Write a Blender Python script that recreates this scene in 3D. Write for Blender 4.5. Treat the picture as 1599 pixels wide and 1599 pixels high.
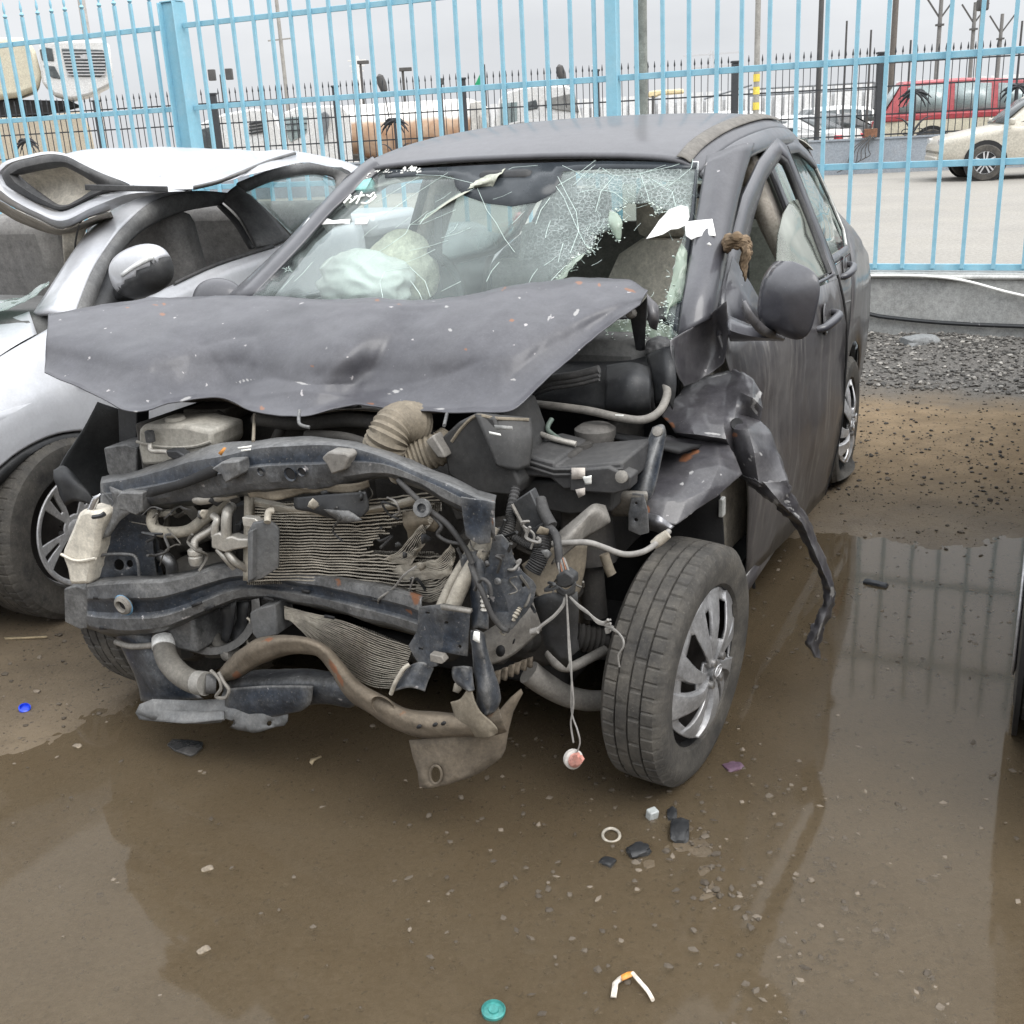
import bpy, bmesh, math, random
import numpy as np
from math import sin, cos, tan, pi, radians, atan, sqrt, exp
from mathutils import Vector, Matrix, noise as mn

for o in list(bpy.data.objects):
    bpy.data.objects.remove(o)
scene = bpy.context.scene
COL = scene.collection
random.seed(7)
RNG = np.random.default_rng(11)

# ------------------------------------------------------------------ camera
FPX, PITCH, ROLL, CAMH = 1738.0, radians(19.0), radians(3.0), 1.5
AF = Vector((0, cos(PITCH), -sin(PITCH)))
_r0, _d0 = Vector((1, 0, 0)), Vector((0, -sin(PITCH), -cos(PITCH)))
AX = _r0 * cos(ROLL) + _d0 * sin(ROLL)
AY = -_r0 * sin(ROLL) + _d0 * cos(ROLL)
CAM = Vector((0, 0, CAMH))
cam = bpy.data.cameras.new('camera')
cam.sensor_width = 36.0
cam.lens = 36.0 * FPX / 1599.0
cam.clip_start, cam.clip_end = 0.05, 6000
camo = bpy.data.objects.new('camera', cam)
m = Matrix((AX, -AY, -AF)).transposed().to_4x4()
m.translation = CAM
camo.matrix_world = m
COL.objects.link(camo)
scene.camera = camo

# ------------------------------------------------------------------ light
SUN_EL, SUN_AZ = radians(50), radians(140)      # azimuth clockwise from +Y
w = bpy.data.worlds.new('World')
scene.world = w
w.use_nodes = True
nt = w.node_tree
nt.nodes.clear()
out = nt.nodes.new('ShaderNodeOutputWorld')
bg = nt.nodes.new('ShaderNodeBackground')
sky = nt.nodes.new('ShaderNodeTexSky')
sky.sky_type = 'NISHITA'
sky.sun_disc = False
sky.sun_elevation = SUN_EL
sky.sun_rotation = SUN_AZ
sky.dust_density = 3.0
hs = nt.nodes.new('ShaderNodeHueSaturation')
hs.inputs['Saturation'].default_value = 0.10
tc = nt.nodes.new('ShaderNodeTexCoord')
# overcast: a cloud layer that evens the blue sky out to a light grey
cl = nt.nodes.new('ShaderNodeTexNoise')
cl.inputs['Scale'].default_value = 2.1
cl.inputs['Detail'].default_value = 6
cl.inputs['Roughness'].default_value = 0.55
mp = nt.nodes.new('ShaderNodeMapping')
mp.inputs['Scale'].default_value = (1, 1, 3.2)
rp = nt.nodes.new('ShaderNodeValToRGB')
rp.color_ramp.elements[0].position = 0.36
rp.color_ramp.elements[0].color = (5.0, 5.15, 5.38, 1)
rp.color_ramp.elements[1].position = 0.64
rp.color_ramp.elements[1].color = (6.1, 6.25, 6.45, 1)
sx = nt.nodes.new('ShaderNodeSeparateXYZ')
zr = nt.nodes.new('ShaderNodeMapRange')
zr.inputs[1].default_value, zr.inputs[2].default_value = 0.15, 0.62
zr.inputs[3].default_value, zr.inputs[4].default_value = 1.0, 2.9
mulz = nt.nodes.new('ShaderNodeMix'); mulz.data_type = 'RGBA'; mulz.blend_type = 'MULTIPLY'
mulz.inputs[0].default_value = 1.0
mixc = nt.nodes.new('ShaderNodeMix'); mixc.data_type = 'RGBA'
mixc.inputs[0].default_value = 0.88
L_ = nt.links.new
L_(tc.outputs['Generated'], mp.inputs[0]); L_(mp.outputs[0], cl.inputs['Vector'])
L_(cl.outputs['Fac'], rp.inputs[0])
L_(tc.outputs['Generated'], sx.inputs[0]); L_(sx.outputs['Z'], zr.inputs[0])
L_(rp.outputs[0], mulz.inputs[6]); L_(zr.outputs[0], mulz.inputs[7])
L_(sky.outputs[0], hs.inputs['Color'])
L_(hs.outputs[0], mixc.inputs[6]); L_(mulz.outputs[2], mixc.inputs[7])
L_(mixc.outputs[2], bg.inputs['Color'])
bg.inputs['Strength'].default_value = 0.10
L_(bg.outputs[0], out.inputs[0])

sl = bpy.data.lights.new('sun', 'SUN')
sl.energy = 1.5
sl.angle = radians(40)
sl.color = (1.0, 0.97, 0.93)
so = bpy.data.objects.new('sun', sl)
_sd = Vector((sin(SUN_AZ) * cos(SUN_EL), cos(SUN_AZ) * cos(SUN_EL), sin(SUN_EL)))
so.rotation_euler = (-_sd).to_track_quat('-Z', 'Y').to_euler()
so.location = (0, -5, 20)
COL.objects.link(so)

vs = scene.view_settings
vs.view_transform = 'Standard'; vs.look = 'None'; vs.exposure = 0.62; vs.gamma = 1.0
vs.use_curve_mapping = False
scene.render.engine = 'CYCLES'
scene.cycles.use_denoising = True
scene.cycles.max_bounces = 8
scene.cycles.transparent_max_bounces = 16
scene.cycles.caustics_reflective = False
scene.cycles.caustics_refractive = False

# ------------------------------------------------------------------ frames of reference
class Frame:
    """A local frame (u across, v along, z up) standing on the ground."""
    def __init__(s, o, ang):
        s.o = Vector((o[0], o[1], 0)); s.a = ang
        s.U = Vector((cos(ang), -sin(ang), 0)); s.V = Vector((sin(ang), cos(ang), 0))
    def world(s, p):
        return s.o + s.U * p[0] + s.V * p[1] + Vector((0, 0, p[2]))
    def local(s, p):
        d = Vector(p) - s.o
        return Vector((d.dot(s.U), d.dot(s.V), d.z))
    def P(s, x, y, r=None, l=None, z=None):
        """the point of this frame's plane v=r, u=l or height z that lies along the sight line through photo pixel (x, y)"""
        ray = AF + AX * ((x - 800) / FPX) + AY * ((y - 800) / FPX)
        if r is not None: n, c = s.V, s.V.dot(s.o) + r
        elif l is not None: n, c = s.U, s.U.dot(s.o) + l
        else: n, c = Vector((0, 0, 1)), z
        t = (c - n.dot(CAM)) / n.dot(ray)
        return s.local(CAM + ray * t)
    def mat(s):
        return Matrix.Translation(s.o) @ Matrix.Rotation(-s.a, 4, 'Z')

CAR = Frame((-0.3635, 2.6880), radians(26.2794))
def P(x, y, r=None, l=None, z=None): return CAR.P(x, y, r, l, z)
def G(x, y, z=0.0):
    ray = AF + AX * ((x - 800) / FPX) + AY * ((y - 800) / FPX)
    return CAM + ray * ((z - CAMH) / ray.z)
FEN = Frame((0, 0), radians(26.3));  FEN_C = 7.925
FAR = Frame((0, 0), atan(0.2));      FAR_C = 30.03

# ------------------------------------------------------------------ materials
MATS = {}
def lin(r, g, b): return (r, g, b, 1)
def M(name, c, rough=0.5, metal=0.0, var=0.12, vs=6.0, dust=0.0, dustc=(0.17, 0.155, 0.14), ds=4.0, rust=0.0, rs=9.0,
      bump=0.0, bs=60.0, spec=0.5, coat=0.0, streak=0.0, chips=0.0, up=0.0, grime=0.3, edge=0.0):
    if name in MATS: return MATS[name]
    mt = bpy.data.materials.new(name); mt.use_nodes = True
    t = mt.node_tree; N = t.nodes; K = t.links.new
    b = N['Principled BSDF']
    b.inputs['Metallic'].default_value = metal
    b.inputs['Specular IOR Level'].default_value = spec
    b.inputs['Coat Weight'].default_value = coat
    b.inputs['Coat Roughness'].default_value = 0.12
    co = N.new('ShaderNodeTexCoord')
    def noise(sc, det=5, ro=0.6, vec=None):
        n = N.new('ShaderNodeTexNoise'); n.inputs['Scale'].default_value = sc
        n.inputs['Detail'].default_value = det; n.inputs['Roughness'].default_value = ro
        K(vec or co.outputs['Object'], n.inputs['Vector']); return n.outputs['Fac']
    def ramp(src, a, b_):
        r = N.new('ShaderNodeMapRange'); r.inputs[1].default_value = a; r.inputs[2].default_value = b_
        r.clamp = True; K(src, r.inputs[0]); return r.outputs[0]
    def mix(f, a, b_, bt='MIX'):
        x = N.new('ShaderNodeMix'); x.data_type = 'RGBA'; x.blend_type = bt
        for i, v in ((0, f), (6, a), (7, b_)):
            if hasattr(v, 'is_linked'): K(v, x.inputs[i])
            else: x.inputs[i].default_value = v if i == 0 else (tuple(v[:3]) + (1,))
        return x.outputs[2]
    def mul(a, v):
        x = N.new('ShaderNodeMath'); x.operation = 'MULTIPLY'; K(a, x.inputs[0])
        if hasattr(v, 'is_linked'): K(v, x.inputs[1])
        else: x.inputs[1].default_value = v
        return x.outputs[0]
    def add(a, v):
        x = N.new('ShaderNodeMath'); x.operation = 'ADD'; x.use_clamp = True; K(a, x.inputs[0])
        if hasattr(v, 'is_linked'): K(v, x.inputs[1])
        else: x.inputs[1].default_value = v
        return x.outputs[0]
    lo = [max(0, k * (1 - var)) for k in c]; hi = [min(1, k * (1 + var)) for k in c]
    colr = mix(ramp(noise(vs, 6), 0.3, 0.7), lo, hi)
    rg = None
    if dust > 0:
        f = ramp(noise(ds, 8, 0.65), 0.62 - 0.5 * dust, 0.95 - 0.25 * dust)
        if up > 0:
            g = N.new('ShaderNodeNewGeometry'); sp = N.new('ShaderNodeSeparateXYZ'); K(g.outputs['Normal'], sp.inputs[0])
            f = add(f, mul(ramp(sp.outputs['Z'], 0.2, 0.95), up))
        f = mul(f, min(1.0, 0.55 + dust * 0.5))
        colr = mix(f, colr, dustc)
        rg = f
    if streak > 0:
        mpn = N.new('ShaderNodeMapping'); mpn.inputs['Scale'].default_value = (30, 30, 1.2)
        K(co.outputs['Object'], mpn.inputs[0])
        f = mul(ramp(noise(1.6, 4, 0.6, mpn.outputs[0]), 0.52, 0.75), streak)
        colr = mix(f, colr, dustc)
    if rust > 0:
        f = ramp(noise(rs, 9, 0.7), 0.72 - 0.25 * rust, 0.80 - 0.2 * rust)
        colr = mix(f, colr, mix(noise(40, 4), (0.10, 0.042, 0.02), (0.26, 0.11, 0.045)))
        rg = add(rg, f) if rg is not None else f
    if chips > 0:
        f = ramp(noise(38, 3, 0.5), 0.74 - 0.06 * chips, 0.78 - 0.06 * chips)
        colr = mix(mul(f, 0.8), colr, (0.42, 0.40, 0.40))
    if edge > 0:
        g = N.new('ShaderNodeNewGeometry')
        colr = mix(mul(ramp(g.outputs['Pointiness'], 0.505, 0.56), edge), colr, [min(1, k * 1.3 + .05) for k in dustc])
    if grime > 0:
        gm_ = N.new('ShaderNodeMapRange'); gm_.inputs[1].default_value = 0.30; gm_.inputs[2].default_value = 0.70
        gm_.inputs[3].default_value = 1 - grime; gm_.inputs[4].default_value = 1 + grime * 0.8; K(noise(26, 10, 0.72), gm_.inputs[0])
        colr = mix(1.0, colr, gm_.outputs[0], 'MULTIPLY')
        g2_ = N.new('ShaderNodeMapRange'); g2_.inputs[1].default_value = 0.32; g2_.inputs[2].default_value = 0.68
        g2_.inputs[3].default_value = 1 - grime * .7; g2_.inputs[4].default_value = 1 + grime * .7; K(noise(110, 6, 0.75), g2_.inputs[0])
        colr = mix(1.0, colr, g2_.outputs[0], 'MULTIPLY')
        if dust > 0:
            colr = mix(mul(ramp(noise(190, 2, 0.5), 0.63, 0.72), grime * 0.9), colr, [min(1, k * 1.5) for k in dustc])
    K(colr, b.inputs['Base Color'])
    if rg is not None:
        r = N.new('ShaderNodeMapRange'); r.inputs[3].default_value = rough; r.inputs[4].default_value = 0.9; K(rg, r.inputs[0])
        K(r.outputs[0], b.inputs['Roughness'])
    else:
        r = N.new('ShaderNodeMapRange'); r.inputs[3].default_value = max(0.02, rough * 0.85); r.inputs[4].default_value = min(1, rough * 1.15)
        K(noise(14, 4), r.inputs[0]); K(r.outputs[0], b.inputs['Roughness'])
    if bump > 0:
        bn = N.new('ShaderNodeBump'); bn.inputs['Strength'].default_value = min(1.0, bump); bn.inputs['Distance'].default_value = 0.004
        K(noise(bs, 5, 0.6), bn.inputs['Height']); K(bn.outputs[0], b.inputs['Normal'])
    MATS[name] = mt
    return mt

DUST = (0.20, 0.19, 0.18); MUD = (0.13, 0.105, 0.08)
paint   = M('grey_paint', (0.046, 0.046, 0.054), 0.30, 0.0, 0.12, 5, dust=0.42, dustc=(0.102, 0.102, 0.11), ds=3.0, coat=0.45, up=0.15, bump=0.05, bs=25, chips=0.35, grime=.14)
paintd  = M('grey_paint_clean', (0.044, 0.042, 0.047), 0.36, 0.0, 0.15, 5, dust=0.40, dustc=(0.10, 0.096, 0.096), ds=7, coat=0.35, rust=0.03, rs=6, chips=0.3, edge=.3)
paints  = M('grey_paint_streaked', (0.046, 0.043, 0.047), 0.32, 0.0, 0.15, 4, dust=0.50, dustc=(0.165, 0.155, 0.145), ds=2.5, coat=0.45, streak=0.9, grime=.14)
hoodm   = M('hood_paint', (0.056, 0.056, 0.065), 0.40, 0.0, 0.14, 7, dust=0.48, dustc=(0.118, 0.117, 0.126), ds=5, coat=0.16, bump=0.06, bs=30, chips=0.5, grime=.15)
blackp  = M('black_plastic', (0.018, 0.019, 0.021), 0.5, 0, 0.2, 9, dust=0.38, dustc=(0.068, 0.067, 0.063), ds=7, bump=0.1)
blackd  = M('dark_recess', (0.011, 0.011, 0.012), 0.7, 0, 0.3, 9, dust=0.15, dustc=(0.05, 0.047, 0.042))
rubber  = M('tyre_rubber', (0.032, 0.031, 0.030), 0.78, 0, 0.2, 9, dust=0.62, dustc=(0.135, 0.122, 0.102), ds=9, bump=0.35, bs=90)
sealr   = M('rubber_seal', (0.025, 0.026, 0.028), 0.6, 0, 0.15, 8, dust=0.45, dustc=(0.16, 0.155, 0.15))
steelb  = M('blue_black_steel', (0.028, 0.036, 0.050), 0.38, 0.15, 0.25, 6, dust=0.30, dustc=(0.125, 0.12, 0.11), ds=6, rust=0.15, rs=7, bump=0.3, bs=40, up=0.3, chips=0.7, grime=.55, edge=.5)
steelg  = M('dusty_grey_steel', (0.19, 0.18, 0.165), 0.6, 0.2, 0.2, 7, dust=0.55, dustc=(0.24, 0.22, 0.19), rust=0.12, bump=0.2)
rusty   = M('mud_caked_steel', (0.125, 0.100, 0.072), 0.8, 0, 0.3, 8, dust=0.6, dustc=(0.15, 0.125, 0.095), rust=0.30, rs=7, bump=0.5, bs=45)
alum    = M('dusty_aluminium', (0.44, 0.405, 0.34), 0.55, 0.25, 0.22, 12, dust=0.6, dustc=(0.30, 0.27, 0.225), ds=9, bump=0.3, bs=80)
alufin  = M('radiator_fin', (0.19, 0.175, 0.15), 0.85, 0, 0.5, 60, bump=0.8, bs=160)
pipem   = M('aluminium_pipe', (0.44, 0.42, 0.38), 0.4, 0.5, 0.15, 12, dust=0.45, dustc=(0.30, 0.27, 0.23))
hosem   = M('dusty_hose', (0.085, 0.081, 0.074), 0.75, 0, 0.2, 10, dust=0.7, dustc=(0.165, 0.152, 0.13), bump=0.2)
tankm   = M('translucent_tank', (0.60, 0.56, 0.48), 0.5, 0, 0.1, 9, dust=0.4, dustc=(0.42, 0.38, 0.31))
tankg   = M('dusty_tank', (0.34, 0.325, 0.29), 0.6, 0, 0.12, 9, dust=0.6, dustc=(0.27, 0.25, 0.21))
ductm   = M('tan_duct', (0.16, 0.135, 0.10), 0.7, 0, 0.2, 9, dust=0.6, dustc=(0.22, 0.19, 0.145), bump=0.3)
rimm    = M('scuffed_wheel_cover', (0.30, 0.30, 0.305), 0.30, 0.35, 0.2, 8, dust=0.42, dustc=(0.14, 0.13, 0.12), ds=9, chips=0.6)
alloym  = M('silver_alloy', (0.58, 0.58, 0.59), 0.30, 0.40, 0.1, 8, dust=0.3, dustc=(0.24, 0.23, 0.21))
beige   = M('beige_cloth', (0.60, 0.56, 0.485), 0.9, 0, 0.1, 20, dust=0.3, dustc=(0.22, 0.20, 0.17), bump=0.3, bs=200)
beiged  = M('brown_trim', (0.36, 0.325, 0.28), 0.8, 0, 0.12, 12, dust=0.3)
dashm   = M('dash_plastic', (0.085, 0.085, 0.083), 0.6, 0, 0.15, 12, dust=0.6, dustc=(0.12, 0.12, 0.115))
airbag  = M('airbag_fabric', (0.88, 0.89, 0.84), 0.85, 0, 0.06, 14, dust=0.25, dustc=(0.5, 0.49, 0.42), bump=0.3, bs=120, grime=.08)
silver  = M('silver_paint', (0.48, 0.49, 0.515), 0.30, 0.15, 0.04, 4, dust=0.30, dustc=(0.42, 0.41, 0.40), ds=3, coat=0.4, grime=.08)
silverd = M('grey_window_trim', (0.10, 0.102, 0.105), 0.6, 0, 0.15, 8, dust=0.6, dustc=(0.22, 0.215, 0.205))
whitep  = M('white_paint', (0.66, 0.66, 0.65), 0.4, 0, 0.05, 5, dust=0.3, dustc=(0.60, 0.56, 0.50), ds=3, coat=0.2)
creamp  = M('cream_paint', (0.58, 0.54, 0.42), 0.45, 0, 0.06, 5, dust=0.35, dustc=(0.50, 0.44, 0.35))
fencem  = M('pale_blue_paint', (0.25, 0.50, 0.62), 0.42, 0, 0.08, 3, dust=0.35, dustc=(0.36, 0.50, 0.56), ds=6, chips=.2, rust=.05, rs=16, grime=.08)
ironm   = M('black_iron', (0.032, 0.035, 0.040), 0.6, 0, 0.2, 3)
concm   = M('kerb_concrete', (0.34, 0.345, 0.335), 0.85, 0, 0.14, 3, dust=0.4, dustc=(0.38, 0.37, 0.35), bump=0.5, bs=40)
wallm   = M('grey_blue_render', (0.27, 0.30, 0.335), 0.85, 0, 0.1, 1.2, dust=0.2, dustc=(0.33, 0.32, 0.31))
polem   = M('weathered_pole', (0.30, 0.29, 0.27), 0.8, 0, 0.2, 2, dust=0.3, dustc=(0.4, 0.38, 0.35))
dglass  = M('dark_window', (0.055, 0.065, 0.068), 0.08, 0, 0.2, 2, dust=0.35, dustc=(0.16, 0.17, 0.165), spec=0.7)
pglass  = M('pale_window', (0.26, 0.32, 0.32), 0.12, 0, 0.2, 1.5, dust=0.3, dustc=(0.36, 0.38, 0.37), spec=0.7)
redm    = M('faded_red_paint', (0.34, 0.045, 0.055), 0.4, 0, 0.1, 3, dust=0.35, dustc=(0.42, 0.14, 0.13), coat=0.2)
sandp   = M('beige_paint', (0.50, 0.47, 0.40), 0.35, 0.15, 0.05, 3, dust=0.25, dustc=(0.52, 0.47, 0.40), coat=0.3)
taillm  = M('tail_lamp_red', (0.45, 0.02, 0.03), 0.2, 0, 0.1, 3, coat=0.5)
clearm  = M('lamp_lens', (0.62, 0.63, 0.62), 0.15, 0, 0.1, 8, coat=0.5)
whitef  = M('white_mark', (0.90, 0.90, 0.86), 0.8, 0, 0.03, 8, grime=.08)
papm    = M('white_paper', (0.86, 0.86, 0.84), 0.8, 0, 0.03, 8, grime=.08)
ragm    = M('brown_rag', (0.20, 0.14, 0.085), 0.95, 0, 0.25, 25, bump=0.6, bs=120)
bluep   = M('blue_plastic', (0.015, 0.06, 0.62), 0.35, 0, 0.08, 9)
tealp   = M('teal_plastic', (0.05, 0.24, 0.22), 0.4, 0, 0.1, 9)
pinkp   = M('pink_plastic', (0.55, 0.25, 0.20), 0.5, 0, 0.1, 9, dust=0.3)
orangep = M('orange_plastic', (0.62, 0.26, 0.05), 0.5, 0, 0.15, 30)
greenm  = M('green_flag_cloth', (0.02, 0.30, 0.14), 0.8, 0, 0.1, 6)
yellowm = M('yellow_band', (0.75, 0.58, 0.10), 0.7, 0, 0.15, 6)
tankrust= M('rusted_tank', (0.80, 0.76, 0.70), 0.6, 0, 0.06, 2)
rustspot= M('bare_rust', (0.28, 0.10, 0.035), 0.85, 0, 0.4, 60)
scratch = M('bare_scratch', (0.55, 0.54, 0.53), 0.5, 0.3, 0.1, 40)
copperm = M('harness_tape', (0.035, 0.034, 0.034), 0.7, 0, 0.2, 20, dust=0.4, dustc=(0.12, 0.115, 0.105))
wirem   = M('dusty_wire', (0.22, 0.21, 0.195), 0.7, 0, 0.2, 20, dust=0.3)

def glass_mat(name, tint, film, filmc, crack=0.0, rough=0.03, crack_at=None, crack_rad=0.3, fres=1.45):
    mt = bpy.data.materials.new(name); mt.use_nodes = True
    t = mt.node_tree; N = t.nodes; K = t.links.new; N.clear()
    o = N.new('ShaderNodeOutputMaterial')
    tr = N.new('ShaderNodeBsdfTransparent'); tr.inputs[0].default_value = tint + (1,)
    gl = N.new('ShaderNodeBsdfGlossy'); gl.inputs['Roughness'].default_value = rough
    df = N.new('ShaderNodeBsdfDiffuse'); df.inputs[0].default_value = filmc + (1,)
    co = N.new('ShaderNodeTexCoord')
    ns = N.new('ShaderNodeTexNoise'); ns.inputs['Scale'].default_value = 5; ns.inputs['Detail'].default_value = 7
    K(co.outputs['Object'], ns.inputs['Vector'])
    mr = N.new('ShaderNodeMapRange'); mr.inputs[1].default_value = 0.3; mr.inputs[2].default_value = 0.75
    mr.inputs[3].default_value = film * 0.5; mr.inputs[4].default_value = film * 1.4
    K(ns.outputs['Fac'], mr.inputs[0])
    fac = mr.outputs[0]
    if crack > 0:
        vo = N.new('ShaderNodeTexVoronoi'); vo.feature = 'DISTANCE_TO_EDGE'; vo.inputs['Scale'].default_value = 75
        vo.inputs['Randomness'].default_value = 1.0
        K(co.outputs['Object'], vo.inputs['Vector'])
        ve = N.new('ShaderNodeMapRange'); ve.inputs[1].default_value = 0.0; ve.inputs[2].default_value = 0.09
        ve.inputs[3].default_value = 1.0; ve.inputs[4].default_value = 0.12
        K(vo.outputs['Distance'], ve.inputs[0])
        vd = N.new('ShaderNodeVectorMath'); vd.operation = 'DISTANCE'; vd.inputs[1].default_value = crack_at
        n3 = N.new('ShaderNodeTexNoise'); n3.inputs['Scale'].default_value = 9; n3.inputs['Detail'].default_value = 3
        K(co.outputs['Object'], n3.inputs['Vector'])
        K(co.outputs['Object'], vd.inputs[0])
        md = N.new('ShaderNodeMapRange'); md.inputs[1].default_value = crack_rad * 0.35; md.inputs[2].default_value = crack_rad
        md.inputs[3].default_value = 1.0; md.inputs[4].default_value = 0.0
        K(vd.outputs['Value'], md.inputs[0])
        m1 = N.new('ShaderNodeMath'); m1.operation = 'MULTIPLY'; K(ve.outputs[0], m1.inputs[0]); K(md.outputs[0], m1.inputs[1])
        m1b = N.new('ShaderNodeMath'); m1b.operation = 'MULTIPLY'; K(m1.outputs[0], m1b.inputs[0])
        mrn = N.new('ShaderNodeMapRange'); mrn.inputs[1].default_value = 0.35; mrn.inputs[2].default_value = 0.7; K(n3.outputs['Fac'], mrn.inputs[0])
        mrn.inputs[3].default_value = 0.35; K(mrn.outputs[0], m1b.inputs[1])
        m2 = N.new('ShaderNodeMath'); m2.operation = 'MULTIPLY_ADD'; m2.use_clamp = True
        K(m1b.outputs[0], m2.inputs[0]); m2.inputs[1].default_value = crack; K(fac, m2.inputs[2]); fac = m2.outputs[0]
    x1 = N.new('ShaderNodeMixShader'); K(fac, x1.inputs[0]); K(tr.outputs[0], x1.inputs[1]); K(df.outputs[0], x1.inputs[2])
    fr = N.new('ShaderNodeFresnel'); fr.inputs['IOR'].default_value = fres
    # both faces of a sheet of glass reflect the same way
    ge = N.new('ShaderNodeNewGeometry'); mi = N.new('ShaderNodeMix'); mi.data_type = 'FLOAT'
    K(ge.outputs['Backfacing'], mi.inputs[0]); mi.inputs[2].default_value = fres; mi.inputs[3].default_value = 1.0 / fres
    K(mi.outputs[0], fr.inputs['IOR'])
    x2 = N.new('ShaderNodeMixShader'); K(fr.outputs[0], x2.inputs[0]); K(x1.outputs[0], x2.inputs[1]); K(gl.outputs[0], x2.inputs[2])
    K(x2.outputs[0], o.inputs[0])
    MATS[name] = mt
    return mt

# ------------------------------------------------------------------ mesh helpers
class MB:
    def __init__(s): s.v = []; s.f = []
    def add(s, vs_, fs):
        n = len(s.v); s.v += [tuple(p) for p in vs_]; s.f += [tuple(i + n for i in f) for f in fs]; return s
    def box(s, c, d, rot=None):
        c = Vector(c); h = [k / 2 for k in d]
        vs_ = [Vector((sx_ * h[0], sy_ * h[1], sz_ * h[2])) for sx_ in (-1, 1) for sy_ in (-1, 1) for sz_ in (-1, 1)]
        if rot is not None: vs_ = [rot @ p for p in vs_]
        return s.add([c + p for p in vs_], [(0, 1, 3, 2), (4, 6, 7, 5), (0, 4, 5, 1), (2, 3, 7, 6), (0, 2, 6, 4), (1, 5, 7, 3)])
    def bar(s, p, q, w_, h_, up=(0, 0, 1)):
        p, q = Vector(p), Vector(q); d = q - p; L = d.length; d.normalize(); u = Vector(up)
        a = d.cross(u)
        if a.length < 1e-4: a = d.cross(Vector((1, 0, 0)))
        a.normalize(); b = a.cross(d)
        return s.box((p + q) / 2, (w_, L, h_), Matrix((a, d, b)).transposed())
    def tube(s, pts, r, seg=8, cap=True, smooth=0, ribs=0):
        pts = [Vector(p) for p in pts]
        if smooth: pts = spline(pts, smooth)
        n = len(pts); rr = r if callable(r) else (lambda t: r)
        rings = []; a = None
        for i, p in enumerate(pts):
            d = (pts[min(i + 1, n - 1)] - pts[max(i - 1, 0)])
            if d.length < 1e-9: d = Vector((0, 0, 1))
            d.normalize()
            if a is None:
                a = d.orthogonal().normalized()
            else:
                a = (a - d * a.dot(d)); a = a.normalized() if a.length > 1e-6 else d.orthogonal().normalized()
            b = d.cross(a); R = rr(i / max(1, n - 1))
            if ribs and i % 2: R *= ribs
            rings.append([p + (a * cos(2 * pi * k / seg) + b * sin(2 * pi * k / seg)) * R for k in range(seg)])
        vs_ = [q for g in rings for q in g]
        fs = [(i * seg + k, i * seg + (k + 1) % seg, (i + 1) * seg + (k + 1) % seg, (i + 1) * seg + k) for i in range(n - 1) for k in range(seg)]
        if cap: fs += [tuple(range(seg - 1, -1, -1)), tuple((n - 1) * seg + k for k in range(seg))]
        return s.add(vs_, fs)
    def grid(s, rows, closed_u=False, closed_v=False):
        nr, nc = len(rows), len(rows[0])
        vs_ = [p for r in rows for p in r]
        fs = [(i * nc + j, i * nc + (j + 1) % nc, ((i + 1) % nr) * nc + (j + 1) % nc, ((i + 1) % nr) * nc + j)
              for i in range(nr if closed_v else nr - 1) for j in range(nc if closed_u else nc - 1)]
        return s.add(vs_, fs)
    def lathe(s, prof, c=(0, 0, 0), axis=(0, 0, 1), seg=32, cap=True):
        c = Vector(c); ax = Vector(axis).normalized(); a = ax.orthogonal().normalized(); b = ax.cross(a)
        rows = [[c + ax * h + (a * cos(2 * pi * k / seg) + b * sin(2 * pi * k / seg)) * r for k in range(seg)] for r, h in prof]
        n0 = len(s.v); s.grid(rows, closed_u=True)
        if cap:
            s.f.append(tuple(n0 + k for k in range(seg - 1, -1, -1)))
            e = n0 + (len(prof) - 1) * seg; s.f.append(tuple(e + k for k in range(seg)))
        return s
    def prism(s, front, off):
        """a closed polygon of 3D points swept along off"""
        off = Vector(off); n = len(front)
        front = [Vector(p) for p in front]
        vs_ = front + [p + off for p in front]
        fs = [tuple(range(n)), tuple(range(2 * n - 1, n - 1, -1))] + [(i, (i + 1) % n, (i + 1) % n + n, i + n) for i in range(n)]
        return s.add(vs_, fs)
    def build(s, name, mat, parent=None, smooth=True, angle=40, bevel=0.0, solid=0.0, sub=0, frame=None, tri=False, offset=0.0):
        me = bpy.data.meshes.new(name)
        me.from_pydata(s.v, [], s.f); me.validate(); me.update()
        bm = bmesh.new(); bm.from_mesh(me)
        bmesh.ops.remove_doubles(bm, verts=bm.verts, dist=1e-5)
        bmesh.ops.recalc_face_normals(bm, faces=bm.faces)
        if tri: bmesh.ops.triangulate(bm, faces=[f for f in bm.faces if len(f.verts) > 4])
        bm.to_mesh(me); bm.free()
        me.materials.append(mat)
        o = bpy.data.objects.new(name, me); COL.objects.link(o)
        if smooth:
            me.shade_smooth()
            if angle < 180: me.set_sharp_from_angle(angle=radians(angle))
        if sub:
            md = o.modifiers.new('s', 'SUBSURF'); md.levels = sub; md.render_levels = sub
        if solid:
            md = o.modifiers.new('t', 'SOLIDIFY'); md.thickness = solid; md.offset = offset
        if bevel:
            md = o.modifiers.new('b', 'BEVEL'); md.width = bevel; md.segments = 2; md.limit_method = 'ANGLE'; md.angle_limit = radians(35)
        if parent is not None: o.parent = parent
        elif frame is not None: place(o, frame)
        return o

def place(o, frame):
    """move a top-level mesh so that its origin lies at its own base"""
    me = o.data
    W = [frame.world(v.co) for v in me.vertices] if isinstance(frame, Frame) else [v.co.copy() for v in me.vertices]
    c = sum(W, Vector()) / len(W); c.z = min(p.z for p in W)
    for v, p in zip(me.vertices, W): v.co = p - c
    o.location = c
    me.update()

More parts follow.
